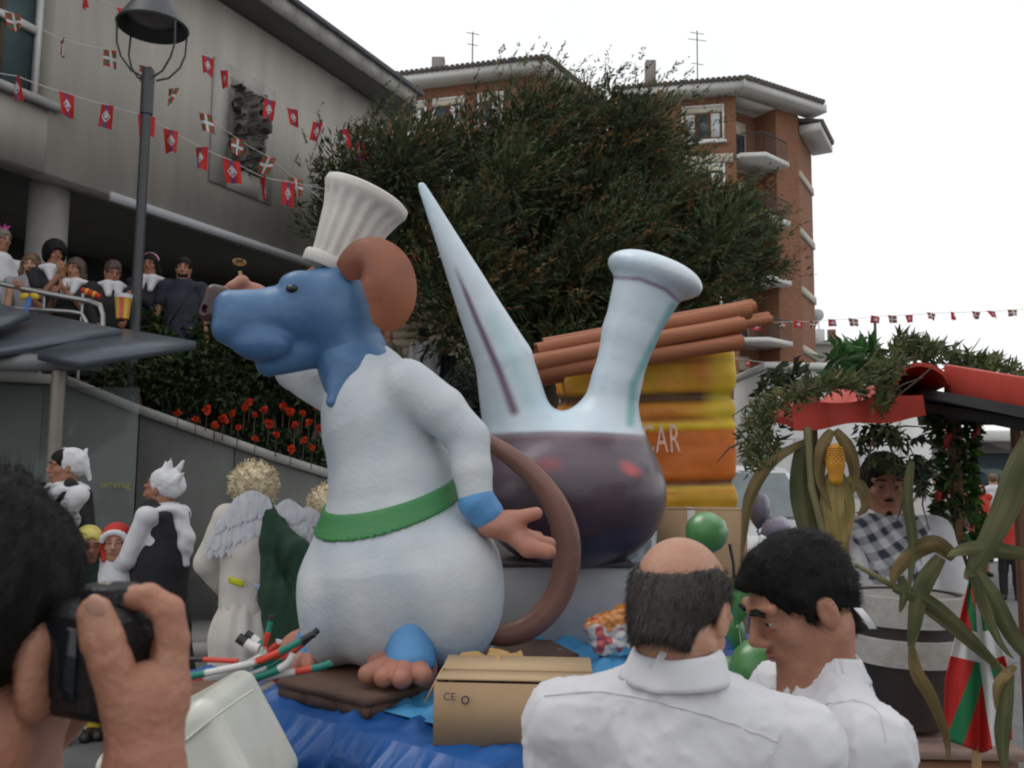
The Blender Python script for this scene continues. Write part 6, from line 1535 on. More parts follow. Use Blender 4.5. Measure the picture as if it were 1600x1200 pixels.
m.build('hair', m_hairb, pdk['root'], 180)
for sg in (1,):
    m = M(); tube(m, [q(.094, sg * .052, .020), q(.101, sg * .036, .028), q(.103, sg * .016, .024)], [.0028, .0058, .005], 8, squash=.7); m.build('thick_eyebrow', m_hairb, pdk['root'], 180)
smock_collar(pdk, (1352, 966, -1), [[(1290, 1100), (1340, 1092), (1372, 1110), (1384, 1160)]], Px(1.5))
m = M(); L = pdk['L']; tube(m, [L(.12, .06, 1.34), L(.15, .04, 1.30), L(.16, .0, 1.27)], [.02, .028, .02], 8, squash=.5); m.build('teal_neckerchief', mat('teal_cloth', (.05, .22, .22), .8, .3, 30), pdk['root'], 60)

# ---- photographer at the lower left with a black camera
qh = P(-74, 1012, .63); H = qh[2] + .118; fp = nrm([.42, .91, 0]); FP = Px(.60); r = FP.r
s = Sdf()
s.cone(FP(262, 1420, -20), FP(226, 1200, 0), r(74), r(52), r(20)).cone(FP(226, 1200, 0), FP(230, 1095, 10), r(52), r(54), r(30))
s.ell(FP(236, 1092, 16), np.array([r(56), r(42), r(54)]), None, r(22)).ell(FP(206, 1112, -8), np.array([r(40), r(38), r(52)]), None, r(18)).ell(FP(264, 1068, 24), np.array([r(30), r(34), r(34)]), None, r(14))
s.chain([FP(196, 1100, -16), FP(172, 1035, -30), FP(160, 1000, -30)], [r(36), r(30), r(30)], r(7)).cone(FP(160, 1000, -30), FP(148, 958, -28), r(31), r(25), r(6))
s.chain([FP(266, 1056, 20), FP(270, 1000, 24), FP(263, 957, 24)], [r(28), r(24), r(25)], r(6)).cone(FP(262, 955, 24), FP(232, 934, 26), r(25), r(22), r(5)).cone(FP(232, 934, 26), FP(198, 934, 30), r(22), r(18), r(4))
s.chain([FP(258, 1060, 46), FP(262, 1010, 70), FP(252, 978, 84)], [r(29), r(26), r(24)], r(9)).cone(FP(252, 978, 84), FP(214, 972, 92), r(24), r(20), r(5))
s.chain([FP(250, 1075, 60), FP(256, 1040, 96), FP(244, 1016, 112)], [r(27), r(24), r(22)], r(9)).cone(FP(244, 1016, 112), FP(206, 1012, 116), r(22), r(18), r(5))
s.chain([FP(244, 1090, 70), FP(248, 1068, 112), FP(232, 1052, 128)], [r(24), r(21), r(19)], r(9)).cone(FP(232, 1052, 128), FP(204, 1050, 130), r(19), r(16), r(5))
Vh, Fh = s.mesh(.0021); uh, vh = FP.uv(Vh); dh = .0005 * fbm(Vh * 160, 2, 3) + .0009 * (1 - np.abs(vnoise(Vh * np.array([38, 38, 22]), 12))) ** 5
for a_, b_, dx_, dy_, rad_ in ((160, 1004, .25, 1, 17), (166, 1030, .25, 1, 14), (263, 962, -.5, .85, 16), (230, 936, 1, .1, 13), (268, 1010, 0, 1, 15), (246, 1066, .3, 1, 20)):
    ln_ = math.hypot(dx_, dy_); al_ = ((uh - a_) * dx_ + (vh - b_) * dy_) / ln_; dh = dh - .0011 * np.exp(-(np.hypot(uh - a_, vh - b_) / (rad_ * 1.6)) ** 2) * (np.cos(al_ * .62) ** 4)
Vh = displace(Vh, Fh, lambda p: dh)
ph = person('photographer in the near left corner raising a black camera to the eye', np.array([qh[0], qh[1], 0]) - fp * .02, fp, H, m_blk, m_jean, m_skin, m_hairb, None, .0095, 'short', hands=((.22, .10, 1.50), (.3, -.1, 1.4)), look=(.24, .96, -.05), hh=.0038, extra=[(Vh, Fh)], noarm=(-1,), zneck=1.44)
q = q_of(ph); R = np.stack([ph['hf'], ph['hl'], ph['hu']], 1); k = ph['k']
s = Sdf(); s.ell(q(-.018, 0, .036), k * np.array([.108, .080, .094]), R, .02).cone(q(-.085, 0, -.01), q(-.075, 0, -.075), .050, .040, .03)
s.ell(q(.100, 0, -.040), k * np.array([.075, .072, .100]), R, .010, op='sub')
for sg in (-1, 1): s.ell(q(.006, sg * .098, -.030), k * np.array([.030, .030, .044]), R, .008, op='sub').ell(q(.062, sg * .085, -.04), k * np.array([.042, .035, .075]), R, .008, op='sub')
s.ell(q(-.01, 0, -.150), k * np.array([.13, .13, .065]), R, .010, op='sub')
V, Fq = s.mesh(.0045); V = displace(V, Fq, lambda p: .003 * vnoise(p * np.array([120, 120, 60]), 4)); m = M(); m.add(V, Fq); fz = ph
strands(m, V, Fq, 20000, .017, .00022, lambda p: -.4 * np.tile(fz['hf'], (len(p), 1)) - .6 * np.tile(fz['hu'], (len(p), 1)) + (p - fz['hc']) * 5, 5, lift=.28)
m.build('hair', m_hairb, ph['root'], 180)
# thumbnail
nl = Sdf(); nl.ell(FP(149, 948, -50), np.array([r(15), r(7), r(20)]), rotx(.25), .002); V, Fq = nl.mesh(.0016); m = M(); m.add(V, Fq); m.build('thumbnail', mat('nail', (.50, .28, .21), .3, .05), ph['root'], 180)
# camera
cf, cl, cu = frame((.42, .91, 0)); RC = np.stack([-cl, cf, cu], 1); cc = FP(120, 1022, 70)
ct_ = thing('camera', cc, 'black compact camera with a ribbed dial held in the photographer\'s hand', 'camera')
m_cam = mat('camera_black', (.012, .012, .014), .42, .2, 30, .25, 220)
m = M(); box(m, cc, (.105, .050, .074), RC, bev=.008); m.build('body', m_cam, ct_, 40)
c2_ = cc - cl * .030 + cu * .037
m = M(); pr = [(.0, .012), (.0165, .012), (.0185, .010), (.0185, .0)]; lathe(m, [(.0185, 0), (.0185, .010), (.0165, .012), (0, .0125)], c2_, RC, 28)
for i in range(28):
    a = i * 2 * PI / 28; box(m, c2_ + RC @ np.array([.0187 * math.cos(a), .0187 * math.sin(a), .005]), (.0012, .0012, .009), RC @ rotz(a))
m.build('mode_dial', m_cam, ct_, 40)
m = M()
for i, (a, b_) in enumerate(((-.004, -.006), (.002, -.007), (-.001, -.002))): box(m, c2_ + RC @ np.array([a, b_, .0130]), (.004, .0016, .0006), RC)
m.build('dial_marks', mat('dial_print', (.55, .5, .36), .6), ct_)
m = M(); tube(m, [cc + cf * .02 , cc + cf * .05, cc + cf * .075], [.032, .030, .027], 24); m.build('lens', m_cam, ct_, 40)
m = M(); box(m, cc - cf * .026, (.062, .003, .046), RC, bev=.001); m.build('screen', mat('lcd_dark', (.01, .012, .015), .08), ct_)
m = M(); box(m, cc - cl * .045 + cf * .006, (.018, .058, .070), RC, bev=.008); m.build('grip', m_cam, ct_, 40)

# ---- man with checked scarf inside the kiosk
qh = P(1380, 758, 3.55); H = qh[2] + .118
pk = person('man with goatee and checked scarf in white smock, standing inside the kiosk behind hanging leaves', np.array([qh[0], qh[1], 0]), (-.18, -1), H, m_wht, m_jean, m_skin2, m_hairb, 'short', .0095, 'long', hands=((.24, .18, 1.0), (.26, -.16, 1.02)), look=(-.22, -1, -.1), hh=.006, loose=1.4)
q = q_of(pk); R = np.stack([pk['hf'], pk['hl'], pk['hu']], 1); k = pk['k']
s = Sdf(); s.ell(q(.072, 0, -.098), k * np.array([.020, .020, .020]), R, .01).cone(q(.099, .020, -.050), q(.102, 0, -.047), .0035, .0045, .003).cone(q(.099, -.020, -.050), q(.102, 0, -.047), .0035, .0045, .003); part(pk, 'goatee', s, .004, m_hairb)
L, s_ = pk['L'], pk['s']; s = Sdf(); s.ell(L(0, 0, 1.44), s_ * np.array([.13, .15, .05]), np.stack([pk['f'], pk['l'], pk['u']], 1), .03).chain([L(.10, .08, 1.41), L(.155, 0, 1.30), L(.16, -.05, 1.20)], [.06, .07, .05], .05).chain([L(.10, -.08, 1.41), L(.155, 0, 1.30)], [.06, .06], .05).cone(L(-.01, 0, 1.40), L(-.0, 0, 1.62), .062, .08, .01, op='sub')
V, Fq = s.mesh(.0065); w_ = V + .012 * np.stack([vnoise(V * 9, 1), vnoise(V * 9, 2), vnoise(V * 9, 3)], 1); ca = np.clip(np.sin((w_[:, 0] + .5 * w_[:, 2]) * 95) * 3 + .5, 0, 1); cb = np.clip(np.sin((w_[:, 2] - .5 * w_[:, 0]) * 95) * 3 + .5, 0, 1); tone = (.5 * ca + .5 * cb)[:, None]
V = displace(V, Fq, lambda v: .008 * fbm(v * np.array([14, 14, 26]), 2, 3)); m = M(); m.add(V, Fq, np.array([.54, .55, .58]) * (1 - tone) + np.array([.035, .04, .065]) * tone); m.build('scarf', mat('checked_scarf', rough=.9, attr=True, var=.1, bump=.2, bscale=60), pk['root'], 180)

# ---- people further down the street on the right
def street(label, u_, vtop, Y, H, face, **kw):
    q = P(u_, vtop, Y); return person(label, np.array([q[0], q[1], .004]), face, H, h=.015, **kw)
street('man in white shirt with his back to the vine-covered post, far right crowd', 1452, 735, 14.5, 1.74, (.7, -.3), top=m_wht2, bottom=m_jean, skin=m_skin, hair=m_hairbr, sleeves='short', hands=((.2, .1, 1.15), (.25, -.1, 1.15)))
street('person in white shirt with red trim facing the man beside the vine post', 1474, 735, 15.2, 1.70, (-.6, -.7), top=m_wht2, bottom=m_blk, skin=m_skin3, hair=m_hairbr, hands=((.2, .1, 1.2), (.22, -.1, 1.2)), collar=m_red)
street('woman with long dark hair in red dress over green skirt, right of the vine post', 1527, 738, 15.5, 1.62, (-.15, -1), top=m_red, bottom=mat('green_skirt', (.02, .14, .07), .8), skin=m_skin, hair=m_hairb, style='long', skirt=True, sleeves='none', hands=((.2, .0, 1.05), (.2, -.02, 1.1)), hem=.70)
street('man in white shirt and blue jeans walking away behind the woman in red', 1551, 730, 18.0, 1.74, (.2, 1), top=m_wht2, bottom=mat('blue_jeans', (.03, .05, .13), .8), skin=m_skin3, hair=m_hairlb, sleeves='short')
street('woman in red top with dark hair at the right edge of the crowd', 1594, 742, 13.5, 1.62, (-.5, -.9), top=m_red, bottom=m_blk, skin=m_skin2, hair=m_hairb, style='long', hands=((.2, .0, 1.1), (.2, -.05, 1.1)), collar=m_wht)
street('brown-haired child in red seen from behind at the right edge', 1573, 772, 12.5, 1.38, (.5, .8), top=m_red, bottom=m_blk, skin=m_skin3, hair=m_hairbr, hands=((.2, .1, 1.1), (.2, -.1, 1.1)))
street('person in orange vest sitting low between the men in white and the vine post', 1474, 800, 13.6, 1.12, (.3, -1), top=mat('orange_vest', (.60, .12, .015), .7), bottom=m_blk, skin=m_skin, hair=m_hairb)

# ---- dark and grey balloons' neighbour: white car
ctn = thing('parked_car', (*P(1192, 740, 11)[:2], 0), 'white car with large windscreen parked behind the sugar sack', 'car')
xc = xat(1192, 11, 760); Yc = 10.6; m_carw = mat('car_white', (.66, .67, .68), .25, .03, 4, coat=.5)
zr = zat(729, 11.6, 1192)
prof = [(0, .35), (-.02, .62), (.06, .92), (.85, 1.05), (.95, 1.08), (1.62, zr - .10), (1.9, zr), (3.4, zr - .02), (3.95, 1.15), (4.1, .9), (4.1, .35)]
m = M()
def carf(u, v):
    t = u[:, 0] * (len(prof) - 1 - 1e-6); i = t.astype(int); f = (t - i)[:, None]; pr = np.array(prof); yz = pr[i] * (1 - f) + pr[i + 1] * f
    x = (v - .5) * 2; wid = .88 - .16 * np.clip((yz[:, 1:2] - 1.05) / .7, 0, 1); bow = .05 * (1 - np.abs(x) ** 4)
    return np.stack([xc + x * wid, Yc + yz[:, 0:1] - bow * (yz[:, 0:1] < 2), yz[:, 1:2] + .03 * (1 - np.abs(x) ** 3)], -1)
grid(m, carf, 60, 16); 
side = [(Yc + a, b) for a, b in prof]
for sg in (-1, 1):
    w = .88; pts = []
    V = [(xc + sg * (.88 - .16 * min(1, max(0, (b - 1.05) / .7))), a, b) for a, b in side]; m.add(V, [tuple(range(len(V)))[::-sg]])
m.build('body', m_carw, ctn, 35)
def carpt(x, y, z, off=.0): return np.array([xc + x, Yc + y, z + off])
m = M(); V = [carpt(-.74, .97, 1.12), carpt(.74, .97, 1.12), carpt(.63, 1.64, zr - .10), carpt(-.63, 1.64, zr - .10)]; V = [v + np.array([0, -.07, .02]) for v in V]; grid(m, lambda u, v: (1 - v)[..., None] * ((1 - u)[..., None] * V[0] + u[..., None] * V[1]) + v[..., None] * ((1 - u)[..., None] * V[3] + u[..., None] * V[2]) + np.array([0, -.04, 0]) * np.sin(u * PI)[..., None], 12, 5, thick=.01); m.build('windscreen', mat('windscreen', (.16, .19, .20), .06, .2, 2), ctn, 60)
for sg in (-1, 1):
    m = M(); lathe(m, [(0, .03), (.1, .02), (.13, 0)], carpt(sg * .62, -.035, .74), rotx(PI / 2), 14); m.build('headlight', mat('lamp_glass', (.5, .52, .54), .1), ctn, 60)
    for yy in (.75, 3.3):
        m = M(); c = carpt(sg * .80, yy, .31); tube(m, [c - [.1, 0, 0], c + [.1, 0, 0]], .31, 20); wo = m.build('wheel', m_tyre, ctn, 40); m = M(); tube(m, [c - [.105, 0, 0], c + [.105, 0, 0]], .18, 14); m.build('rim', m_rail, wo, 40)
    m = M(); box(m, carpt(sg * .98, 1.15, 1.18), (.16, .1, .12), None, bev=.03); m.build('wing_mirror', m_carw, ctn, 40)
m = M(); box(m, carpt(0, -.03, .5), (1.5, .06, .18), None, bev=.02); m.build('bumper', m_metal, ctn)
m = M(); box(m, carpt(0, -.065, .62), (.5, .012, .11)); m.build('number_plate', m_white, ctn)

# ================================================================== STREET LAMP, HANDRAIL, SHELTER
ly = 9.35; lb = P(213, 470, ly); lp = thing('street_lamp', (lb[0], lb[1], TZ), 'dark street lamp with conical hood held by looped arms above the terrace', 'street lamp')
ztop = zat(112, ly, 232)
m = M(); tube(m, [(lb[0], lb[1], TZ), (lb[0], lb[1], TZ + 1.2), (lb[0], lb[1], ztop - .45)], [.058, .056, .052], 14); m.build('post', m_metal, lp, 40)
m = M(); lathe(m, [(.066, -.48), (.068, 0), (.055, .03), (.0, .035)], (lb[0], lb[1], ztop), None, 16); m.build('post_head', m_metal, lp, 40)
rz = zat(42, ly, 232); rr = 55 * ly / F_PX; hx = lb[0] + .02
for sg in (-1, 1):
    for oy in (-.045, .045):
        m = M(); tube(m, [(hx + sg * (rr - .055), ly + oy * 4, rz + .02), (hx + sg * (rr - .055), ly + oy * 3.4, rz - .25), (hx + sg * (rr - .10), ly + oy * 3, rz - .40), (hx + sg * (rr - .20), ly + oy * 2, ztop - .07 + .04), (hx + sg * .05, ly + oy, ztop - .08)], .0115, 8); m.build('arm', m_metal, lp, 60)
m = M(); lathe(m, [(rr, -.02), (rr + .012, .0), (rr - .02, .05), (.19, .30), (.12, .40), (.10, .56), (.0, .58)], (hx, ly, rz), None, 32); lathe(m, [(rr, -.02), (rr - .03, .01), (.20, .24), (.0, .26)], (hx, ly, rz), None, 32); m.build('hood', m_metal, lp, 40)
m = M(); lathe(m, [(rr - .11, .055), (.13, -.0), (0, -.02)], (hx, ly, rz + .04), None, 24); m.build('diffuser', mat('lamp_diffuser', (.16, .16, .155), .3), lp, 60)

hr = thing('handrail', P(70, 455, 9.15) * [1, 1, 0] + up * TZ, 'brushed metal handrail with bent ends along the terrace edge, children leaning on it', 'railing')
m = M(); tube(m, [P(*q_) for q_ in ((-260, 392, 9.15), (0, 443, 9.15), (75, 459, 9.15), (140, 471, 9.15), (156, 477, 9.15), (161, 492, 9.15), (160, 520, 9.15))], .030, 10); m.build('top_rail', m_rail, hr, 60)
m = M(); tube(m, [P(*q_) for q_ in ((-260, 440, 9.15), (0, 480, 9.15), (110, 487, 9.15), (128, 490, 9.15), (136, 505, 9.15), (137, 540, 9.15))], .024, 10); m.build('lower_rail', m_rail, hr, 60)
for u_ in (-180, -90, 0, 70, 130):
    a = P(u_, 455, 9.2); m = M(); tube(m, [(a[0], a[1], TZ), (a[0], a[1], a[2] - .02)], .018, 8); m.build('post', m_rail, hr, 60)
bk = thing('snack_bucket', P(191, 480, 9.1), 'yellow and red paper bucket with white rim held over the railing by the boy', 'bucket')
nb = 28; a0_ = P(191, 498, 9.1); hgt = P(191, 461, 9.1)[2] - a0_[2]
ang_c = np.array([(.60, .42, .03) if (i // 3) % 2 == 0 else (.55, .10, .08) for i in range(nb)])
m = M(); prf = [(.062, 0), (.072, hgt * .45), (.084, hgt * .86), (.085, hgt * .87), (.086, hgt)]
V0 = []; C0 = []
for i_, (rad, z_) in enumerate(prf):
    for j in range(nb): a = j * 2 * PI / nb; V0.append(a0_ + [rad * math.cos(a), rad * math.sin(a), z_]); C0.append(ang_c[j] if i_ < 3 else (.66, .68, .72))
ii = np.arange(4)[:, None] * nb; jj = np.arange(nb)[None]; m.add(V0, np.stack([ii + jj, ii + (jj + 1) % nb, ii + nb + (jj + 1) % nb, ii + nb + jj], -1).reshape(-1, 4), np.array(C0)); m.build('bucket', mat('printed_card', rough=.5, attr=True, var=.15, scale=30), bk, 60)
m = M(); tube(m, [a0_ + [.086 * math.cos(a), .086 * math.sin(a), hgt] for a in np.linspace(0, 2 * PI, 25)], .006, 6); m.build('rim', m_white, bk, 60)
rt_ = thing('red_toy', P(143, 458, 9.05), 'short red rolled toy lying on the handrail in front of the boy', 'toy')
m = M(); a, b = P(128, 453, 9.05), P(157, 464, 9.05); tube(m, [a, a * .7 + b * .3, a * .3 + b * .7, b], [.028, .034, .034, .026], 10); m.build('roll', m_red, rt_, 60)
for t_ in (.3, .7):
    m = M(); c = a * (1 - t_) + b * t_; d = nrm(b - a); tube(m, [c - d * .012, c + d * .012], .037, 10); m.build('band', m_ylw, rt_, 60)
rb = thing('ribbon_bow', P(46, 464, 9.05), 'yellow bow with a blue ribbon tail tied on the handrail', 'ribbon')
for sg in (-1, 1):
    s = Sdf(); c = P(46 + sg * 8, 463, 9.03); s.ell(c, (.048, .025, .035), roty(sg * .3), .01); V, Fq = s.mesh(.007); m = M(); m.add(V, Fq); m.build('loop', m_ylw, rb, 180)
m = M(); grid(m, lambda u, v: P(46, 464, 9.02) + np.stack([(u - .5) * .045 - v * .03, .01 * np.sin(v * 7), -v * .2], -1), 4, 10, thick=.004); m.build('ribbon_tail', mat('blue_ribbon', (.05, .17, .50), .6), rb, 60)

sh = thing('bus_shelter', (*P(93, 740, 7.7)[:2], .11), 'dark street shelter with stepped slate-blue roof slats, round post and glass wall', 'shelter')
m_slat = mat('slat_metal', (.085, .105, .125), .38, .15, 3, metal=.2)
def slat(c4, th_=.075):
    c4 = [np.array(P(*q_)) for q_ in c4]; n_ = nrm(np.cross(c4[1] - c4[0], c4[3] - c4[0])); n_ = n_ if n_[2] > 0 else -n_
    lo = [c - n_ * th_ for c in c4]; m = M(); m.add(c4 + lo, [(0, 1, 2, 3), (7, 6, 5, 4), (0, 4, 5, 1), (1, 5, 6, 2), (2, 6, 7, 3), (3, 7, 4, 0)]); return m.build('roof_slat', m_slat, sh)
slat([(58, 549, 7.5), (128, 562, 7.35), (306, 533, 8.05), (192, 513, 8.7)])
slat([(-120, 566, 7.4), (0, 544, 7.5), (188, 514, 8.3), (48, 486, 9.0)])
slat([(-160, 520, 7.6), (0, 503, 7.9), (46, 487, 8.4), (-40, 462, 9.0)])
m = M(); tube(m, [P(-200, 566, 7.6), P(60, 567, 7.7), P(136, 566, 7.75), P(160, 574, 7.8)], [.075, .075, .07, .045], 14); m.build('roof_beam', mat('beam_metal', (.17, .18, .18), .45, .1, 5), sh, 40)
pz = P(93, 580, 7.75); m = M(); tube(m, [(pz[0], pz[1], .11), (pz[0], pz[1], pz[2])], .062, 16); m.build('post', mat('post_metal', (.20, .18, .155), .4, .1, 5, metal=.4), sh, 40)
m = M(); lathe(m, [(.11, 0), (.11, .03), (.065, .05)], (pz[0], pz[1], .11), None, 14); m.build('post_base', m_metal, sh, 40)
m_gl = mat('shelter_glass', (.16, .20, .19), .05, .1, 1, alpha=.30)
ga, gb = P(-330, 740, 7.95), P(213, 740, 8.2); gd = nrm([gb[0] - ga[0], gb[1] - ga[1], 0]); gn = np.array([-gd[1], gd[0], 0]); gl = np.linalg.norm((gb - ga)[:2])
for i in range(2):
    m = M(); c = np.array([ga[0], ga[1], 0]) + gd * gl * (.25 + .5 * i); box(m, c + up * 1.30, (gl / 2 - .02, .012, 2.2), np.stack([gd, gn, up], 1)); m.build('glass_pane', m_gl, sh)
m = M(); box(m, np.array([ga[0], ga[1], 0]) + gd * gl / 2 + up * .17, (gl, .05, .06), np.stack([gd, gn, up], 1)); m.build('bottom_rail', m_metal, sh)
gq = P(181, 757, 8.16); text_part('yellow_lettering', 'orrerag', .085, gq - gn * .02, (PI / 2, 0, math.atan2(gd[1], gd[0])), mat('yellow_print', (.30, .27, .03), .7), sh)

# ================================================================== BUNTING
def flagmat(name, kind):
    m = bpy.data.materials.new(name); m.use_nodes = True; nt = m.node_tree; L = nt.links.new; b = nt.nodes['Principled BSDF']; b.inputs['Roughness'].default_value = .7
    uv = nt.nodes.new('ShaderNodeUVMap'); uv.uv_map = 'UVMap'; sp = nt.nodes.new('ShaderNodeSeparateXYZ'); L(uv.outputs[0], sp.inputs[0])
    def mth(op, a, b_=None, c=None):
        n = nt.nodes.new('ShaderNodeMath'); n.operation = op
        for i, x in enumerate((a, b_, c)):
            if x is None: continue
            if isinstance(x, (int, float)): n.inputs[i].default_value = x
            else: L(x, n.inputs[i])
        return n.outputs[0]
    U, V_ = sp.outputs[0], sp.outputs[1]
    band = lambda e, w: mth('LESS_THAN', mth('ABSOLUTE', e), w)
    def over(base, fac, colr):
        x = nt.nodes.new('ShaderNodeMix'); x.data_type = 'RGBA'; L(fac, x.inputs[0])
        if isinstance(base, tuple): x.inputs[6].default_value = (*base, 1)
        else: L(base, x.inputs[6])
        x.inputs[7].default_value = (*colr, 1); return x.outputs[2]
    u0, v0 = mth('SUBTRACT', U, .5), mth('SUBTRACT', V_, .5)
    if kind == 'cross':
        c = over((.52, .022, .018), mth('MAXIMUM', band(mth('SUBTRACT', u0, v0), .10), band(mth('ADD', u0, v0), .10)), (.012, .19, .07))
        c = over(c, mth('MAXIMUM', band(u0, .085), band(v0, .085)), (.68, .68, .68))
    else:
        c = over((.56, .020, .018), band(u0, .10), (.10, .07, .22))
        dm = mth('ADD', mth('MULTIPLY', mth('ABSOLUTE', u0), 1.0), mth('ABSOLUTE', v0))
        c = over(c, mth('LESS_THAN', dm, .27), (.66, .66, .68))
        nz = nt.nodes.new('ShaderNodeTexNoise'); nz.inputs['Scale'].default_value = 9; L(uv.outputs[0], nz.inputs['Vector'])
        c = over(c, mth('MULTIPLY', mth('LESS_THAN', dm, .22), mth('GREATER_THAN', nz.outputs['Fac'], .56)), (.10, .09, .14))
    L(c, b.inputs['Base Color'])
    tr = nt.nodes.new('ShaderNodeBsdfTranslucent'); L(c, tr.inputs['Color']); mx = nt.nodes.new('ShaderNodeMixShader'); mx.inputs[0].default_value = .2
    L(b.outputs[0], mx.inputs[1]); L(tr.outputs[0], mx.inputs[2]); L(mx.outputs[0], nt.nodes['Material Output'].inputs['Surface']); return m
fm_c, fm_e = flagmat('green_cross_flag', 'cross'), flagmat('red_emblem_flag', 'emblem')
rf = np.random.default_rng(11)
def bunting(name, label, pts, kinds, size, Ys, sag=.10, tilt=0.0):
    """pts = photo spots of the flags; each flag hangs from the cord"""
    w, h_ = size; t = thing(name, P(pts[0][0], pts[0][1], Ys[0]), label, 'bunting', 'bunting strung across the square')
    C_ = [P(u_, v_ - h_ / 2, Y) for (u_, v_), Y in zip(pts, Ys)]; path = []
    for a, b in zip(C_[:-1], C_[1:]):
        for k in range(5): x = k / 5; path.append(a + (b - a) * x - up * sag * .25 * 4 * x * (1 - x) * np.linalg.norm(b - a))
    ext0 = C_[0] + (C_[0] - C_[1]) * 1.5; ext1 = C_[-1] + (C_[-1] - C_[-2]) * 1.5
    m = M(); tube(m, [ext0] + path + [C_[-1], ext1], .0045, 4); m.build('cord', m_white, t)
    for i, (c, kd) in enumerate(zip(C_, kinds)):
        sc_ = Ys[i] / F_PX; W, Hh = w * sc_ * rf.uniform(.85, 1.05), h_ * sc_ * rf.uniform(.9, 1.05); yaw = rf.normal() * .5; fo_ = rf.uniform(.1, .55); ph_ = rf.uniform(0, 6); sw = rf.normal() * .16 + tilt
        dx = np.array([math.cos(yaw), math.sin(yaw), -.25 * rf.random()]); nn = np.array([-math.sin(yaw), math.cos(yaw), 0])
        def fn(u, v):
            pinch = 1 - fo_ * .7 * v
            return c + dx * ((u - .5) * W * pinch)[..., None] + nn * (W * (.18 * np.sin(u * 5 + ph_) * (.25 + v) + .25 * fo_ * v * np.cos(u * 3 + ph_)))[..., None] - up * (v * Hh * (1 - .12 * fo_ * np.sin(u * PI)))[..., None] + np.array([sw, 0, 0]) * (v * Hh)[..., None]
        m = M(); grid(m, fn, 9, 10, thick=.002); m.build('flag', fm_c if kd == 'x' else fm_e, t, 60)
    return t
bunting('bunting', 'lowest string of red emblem flags running down across the concrete wall', [(-60, 120), (27, 139), (104, 165), (168, 184), (229, 200), (267, 223), (315, 250), (361, 270), (411, 296), (451, 304)], 'eeeeeeeeee', (26, 40), np.linspace(8.8, 11.4, 10))
bunting('bunting', 'string of green and red cross flags sloping from the window past the lamp post', [(-40, 10), (20, 36), (98, 76), (172, 93), (228, 118), (272, 153), (321, 193), (372, 232), (421, 260), (462, 294)], 'xxxxxxxxxx', (24, 30), np.linspace(8.6, 11.6, 10))
bunting('bunting', 'upper string of red flags passing the lamp hood and the stone relief', [(60, -40), (130, 0), (190, 30), (325, 105), (350, 126), (422, 172), (457, 186), (497, 207), (536, 218), (562, 238), (612, 222)], 'eeeeeeeeeex', (19, 32), np.linspace(9.0, 12.8, 11))
bunting('bunting', 'distant string of tiny faded flags against the sky at the right', [(1160, 512), (1185, 511), (1222, 509), (1247, 508), (1272, 508), (1300, 505), (1333, 504), (1368, 500), (1394, 499), (1420, 498), (1455, 495), (1489, 494), (1525, 493), (1548, 492), (1582, 490), (1630, 487)], 'xexexexexexexexe', (15, 12), np.linspace(22, 17, 16), sag=.05)
bunting('bunting', 'short string of small flags under the corner balcony of the brick block', [(1168, 568), (1189, 571), (1207, 571)], 'eee', (10, 11), [20, 20, 20], sag=.05)

# ================================================================== KIOSK ON THE RIGHT
ks = thing('market_kiosk', (*P(1400, 740, 3.4)[:2], 0), 'wooden kiosk with red tile-shaped roof sheets hung with green branches', 'kiosk')
m_kred = mat('red_roof_sheet', (.42, .050, .034), .62, .2, 6, .15, 26, spec=.25)
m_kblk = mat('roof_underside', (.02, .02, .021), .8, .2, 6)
m_kw = mat('kiosk_wood', (.26, .17, .14), .8, .25, 6, .3, 20, stretch=(1, 6, 6))
def quadslab(name, mt, c4, th_, par, wave=0, n_=24, sm=None):
    c4 = [np.asarray(c, float) for c in c4]
    def fn(u, v):
        b = (1 - v)[..., None] * ((1 - u)[..., None] * c4[0] + u[..., None] * c4[1]) + v[..., None] * ((1 - u)[..., None] * c4[3] + u[..., None] * c4[2])
        return b + up * (wave * (np.abs(np.sin(u * PI * 3.5)) ** .8))[..., None]
    m = M(); grid(m, fn, n_, 6, thick=th_); return m.build(name, mt, par, 50)
quadslab('roof_sheet', m_kred, [P(1238, 668, 3.0), P(1440, 650, 3.05), P(1446, 606, 3.75), P(1300, 616, 3.7)], .02, ks, .02, 60)
quadslab('roof_sheet', m_kred, [P(1203, 655, 3.1), P(1240, 668, 3.02), P(1262, 640, 3.4), P(1222, 632, 3.45)], .02, ks, .012, 12)
fA, fB = P(1238, 654, 2.98), P(1440, 634, 3.03); fd_ = nrm(fB - fA); m = M()
def fas(u, v): return fA + (fB - fA) * u[..., None] + np.array([0, -.014, 0]) * np.abs(np.sin(u * PI * 3.5))[..., None] + np.cross(np.array([0, 1.0, 0]), fd_) * -1 * ((v - .5) * (.082 + .012 * np.sin(u * 11)))[..., None]
grid(m, fas, 60, 6, thick=.012); m.build('fascia_sheet', m_kred, ks, 60)
bA, bB = P(1480, 593, 3.15), P(1690, 640, 2.05)
bd_ = bB - bA; L_ = np.linalg.norm(bd_); bd_ /= L_; bn = nrm(np.cross(bd_, up)); m = M(); box(m, (bA + bB) / 2, (L_, .022, .105), np.stack([bd_, -bn, np.cross(bd_, -bn)], 1), bev=.002); m.build('fascia_board', m_kred, ks)
def arch(u, v):
    a = PI * (u - .02) * .96; c = P(1443, 603, 3.1); ax_ = nrm([.25, 1, 0]); sd = nrm([1, -.25, -.12])
    return c + sd * (-.088 * np.cos(a))[..., None] + up * (.075 * np.sin(a))[..., None] + ax_ * (v * .75)[..., None]
m = M(); grid(m, arch, 18, 4, thick=.014); m.build('ridge_tile', m_kred, ks, 60)
m = M()
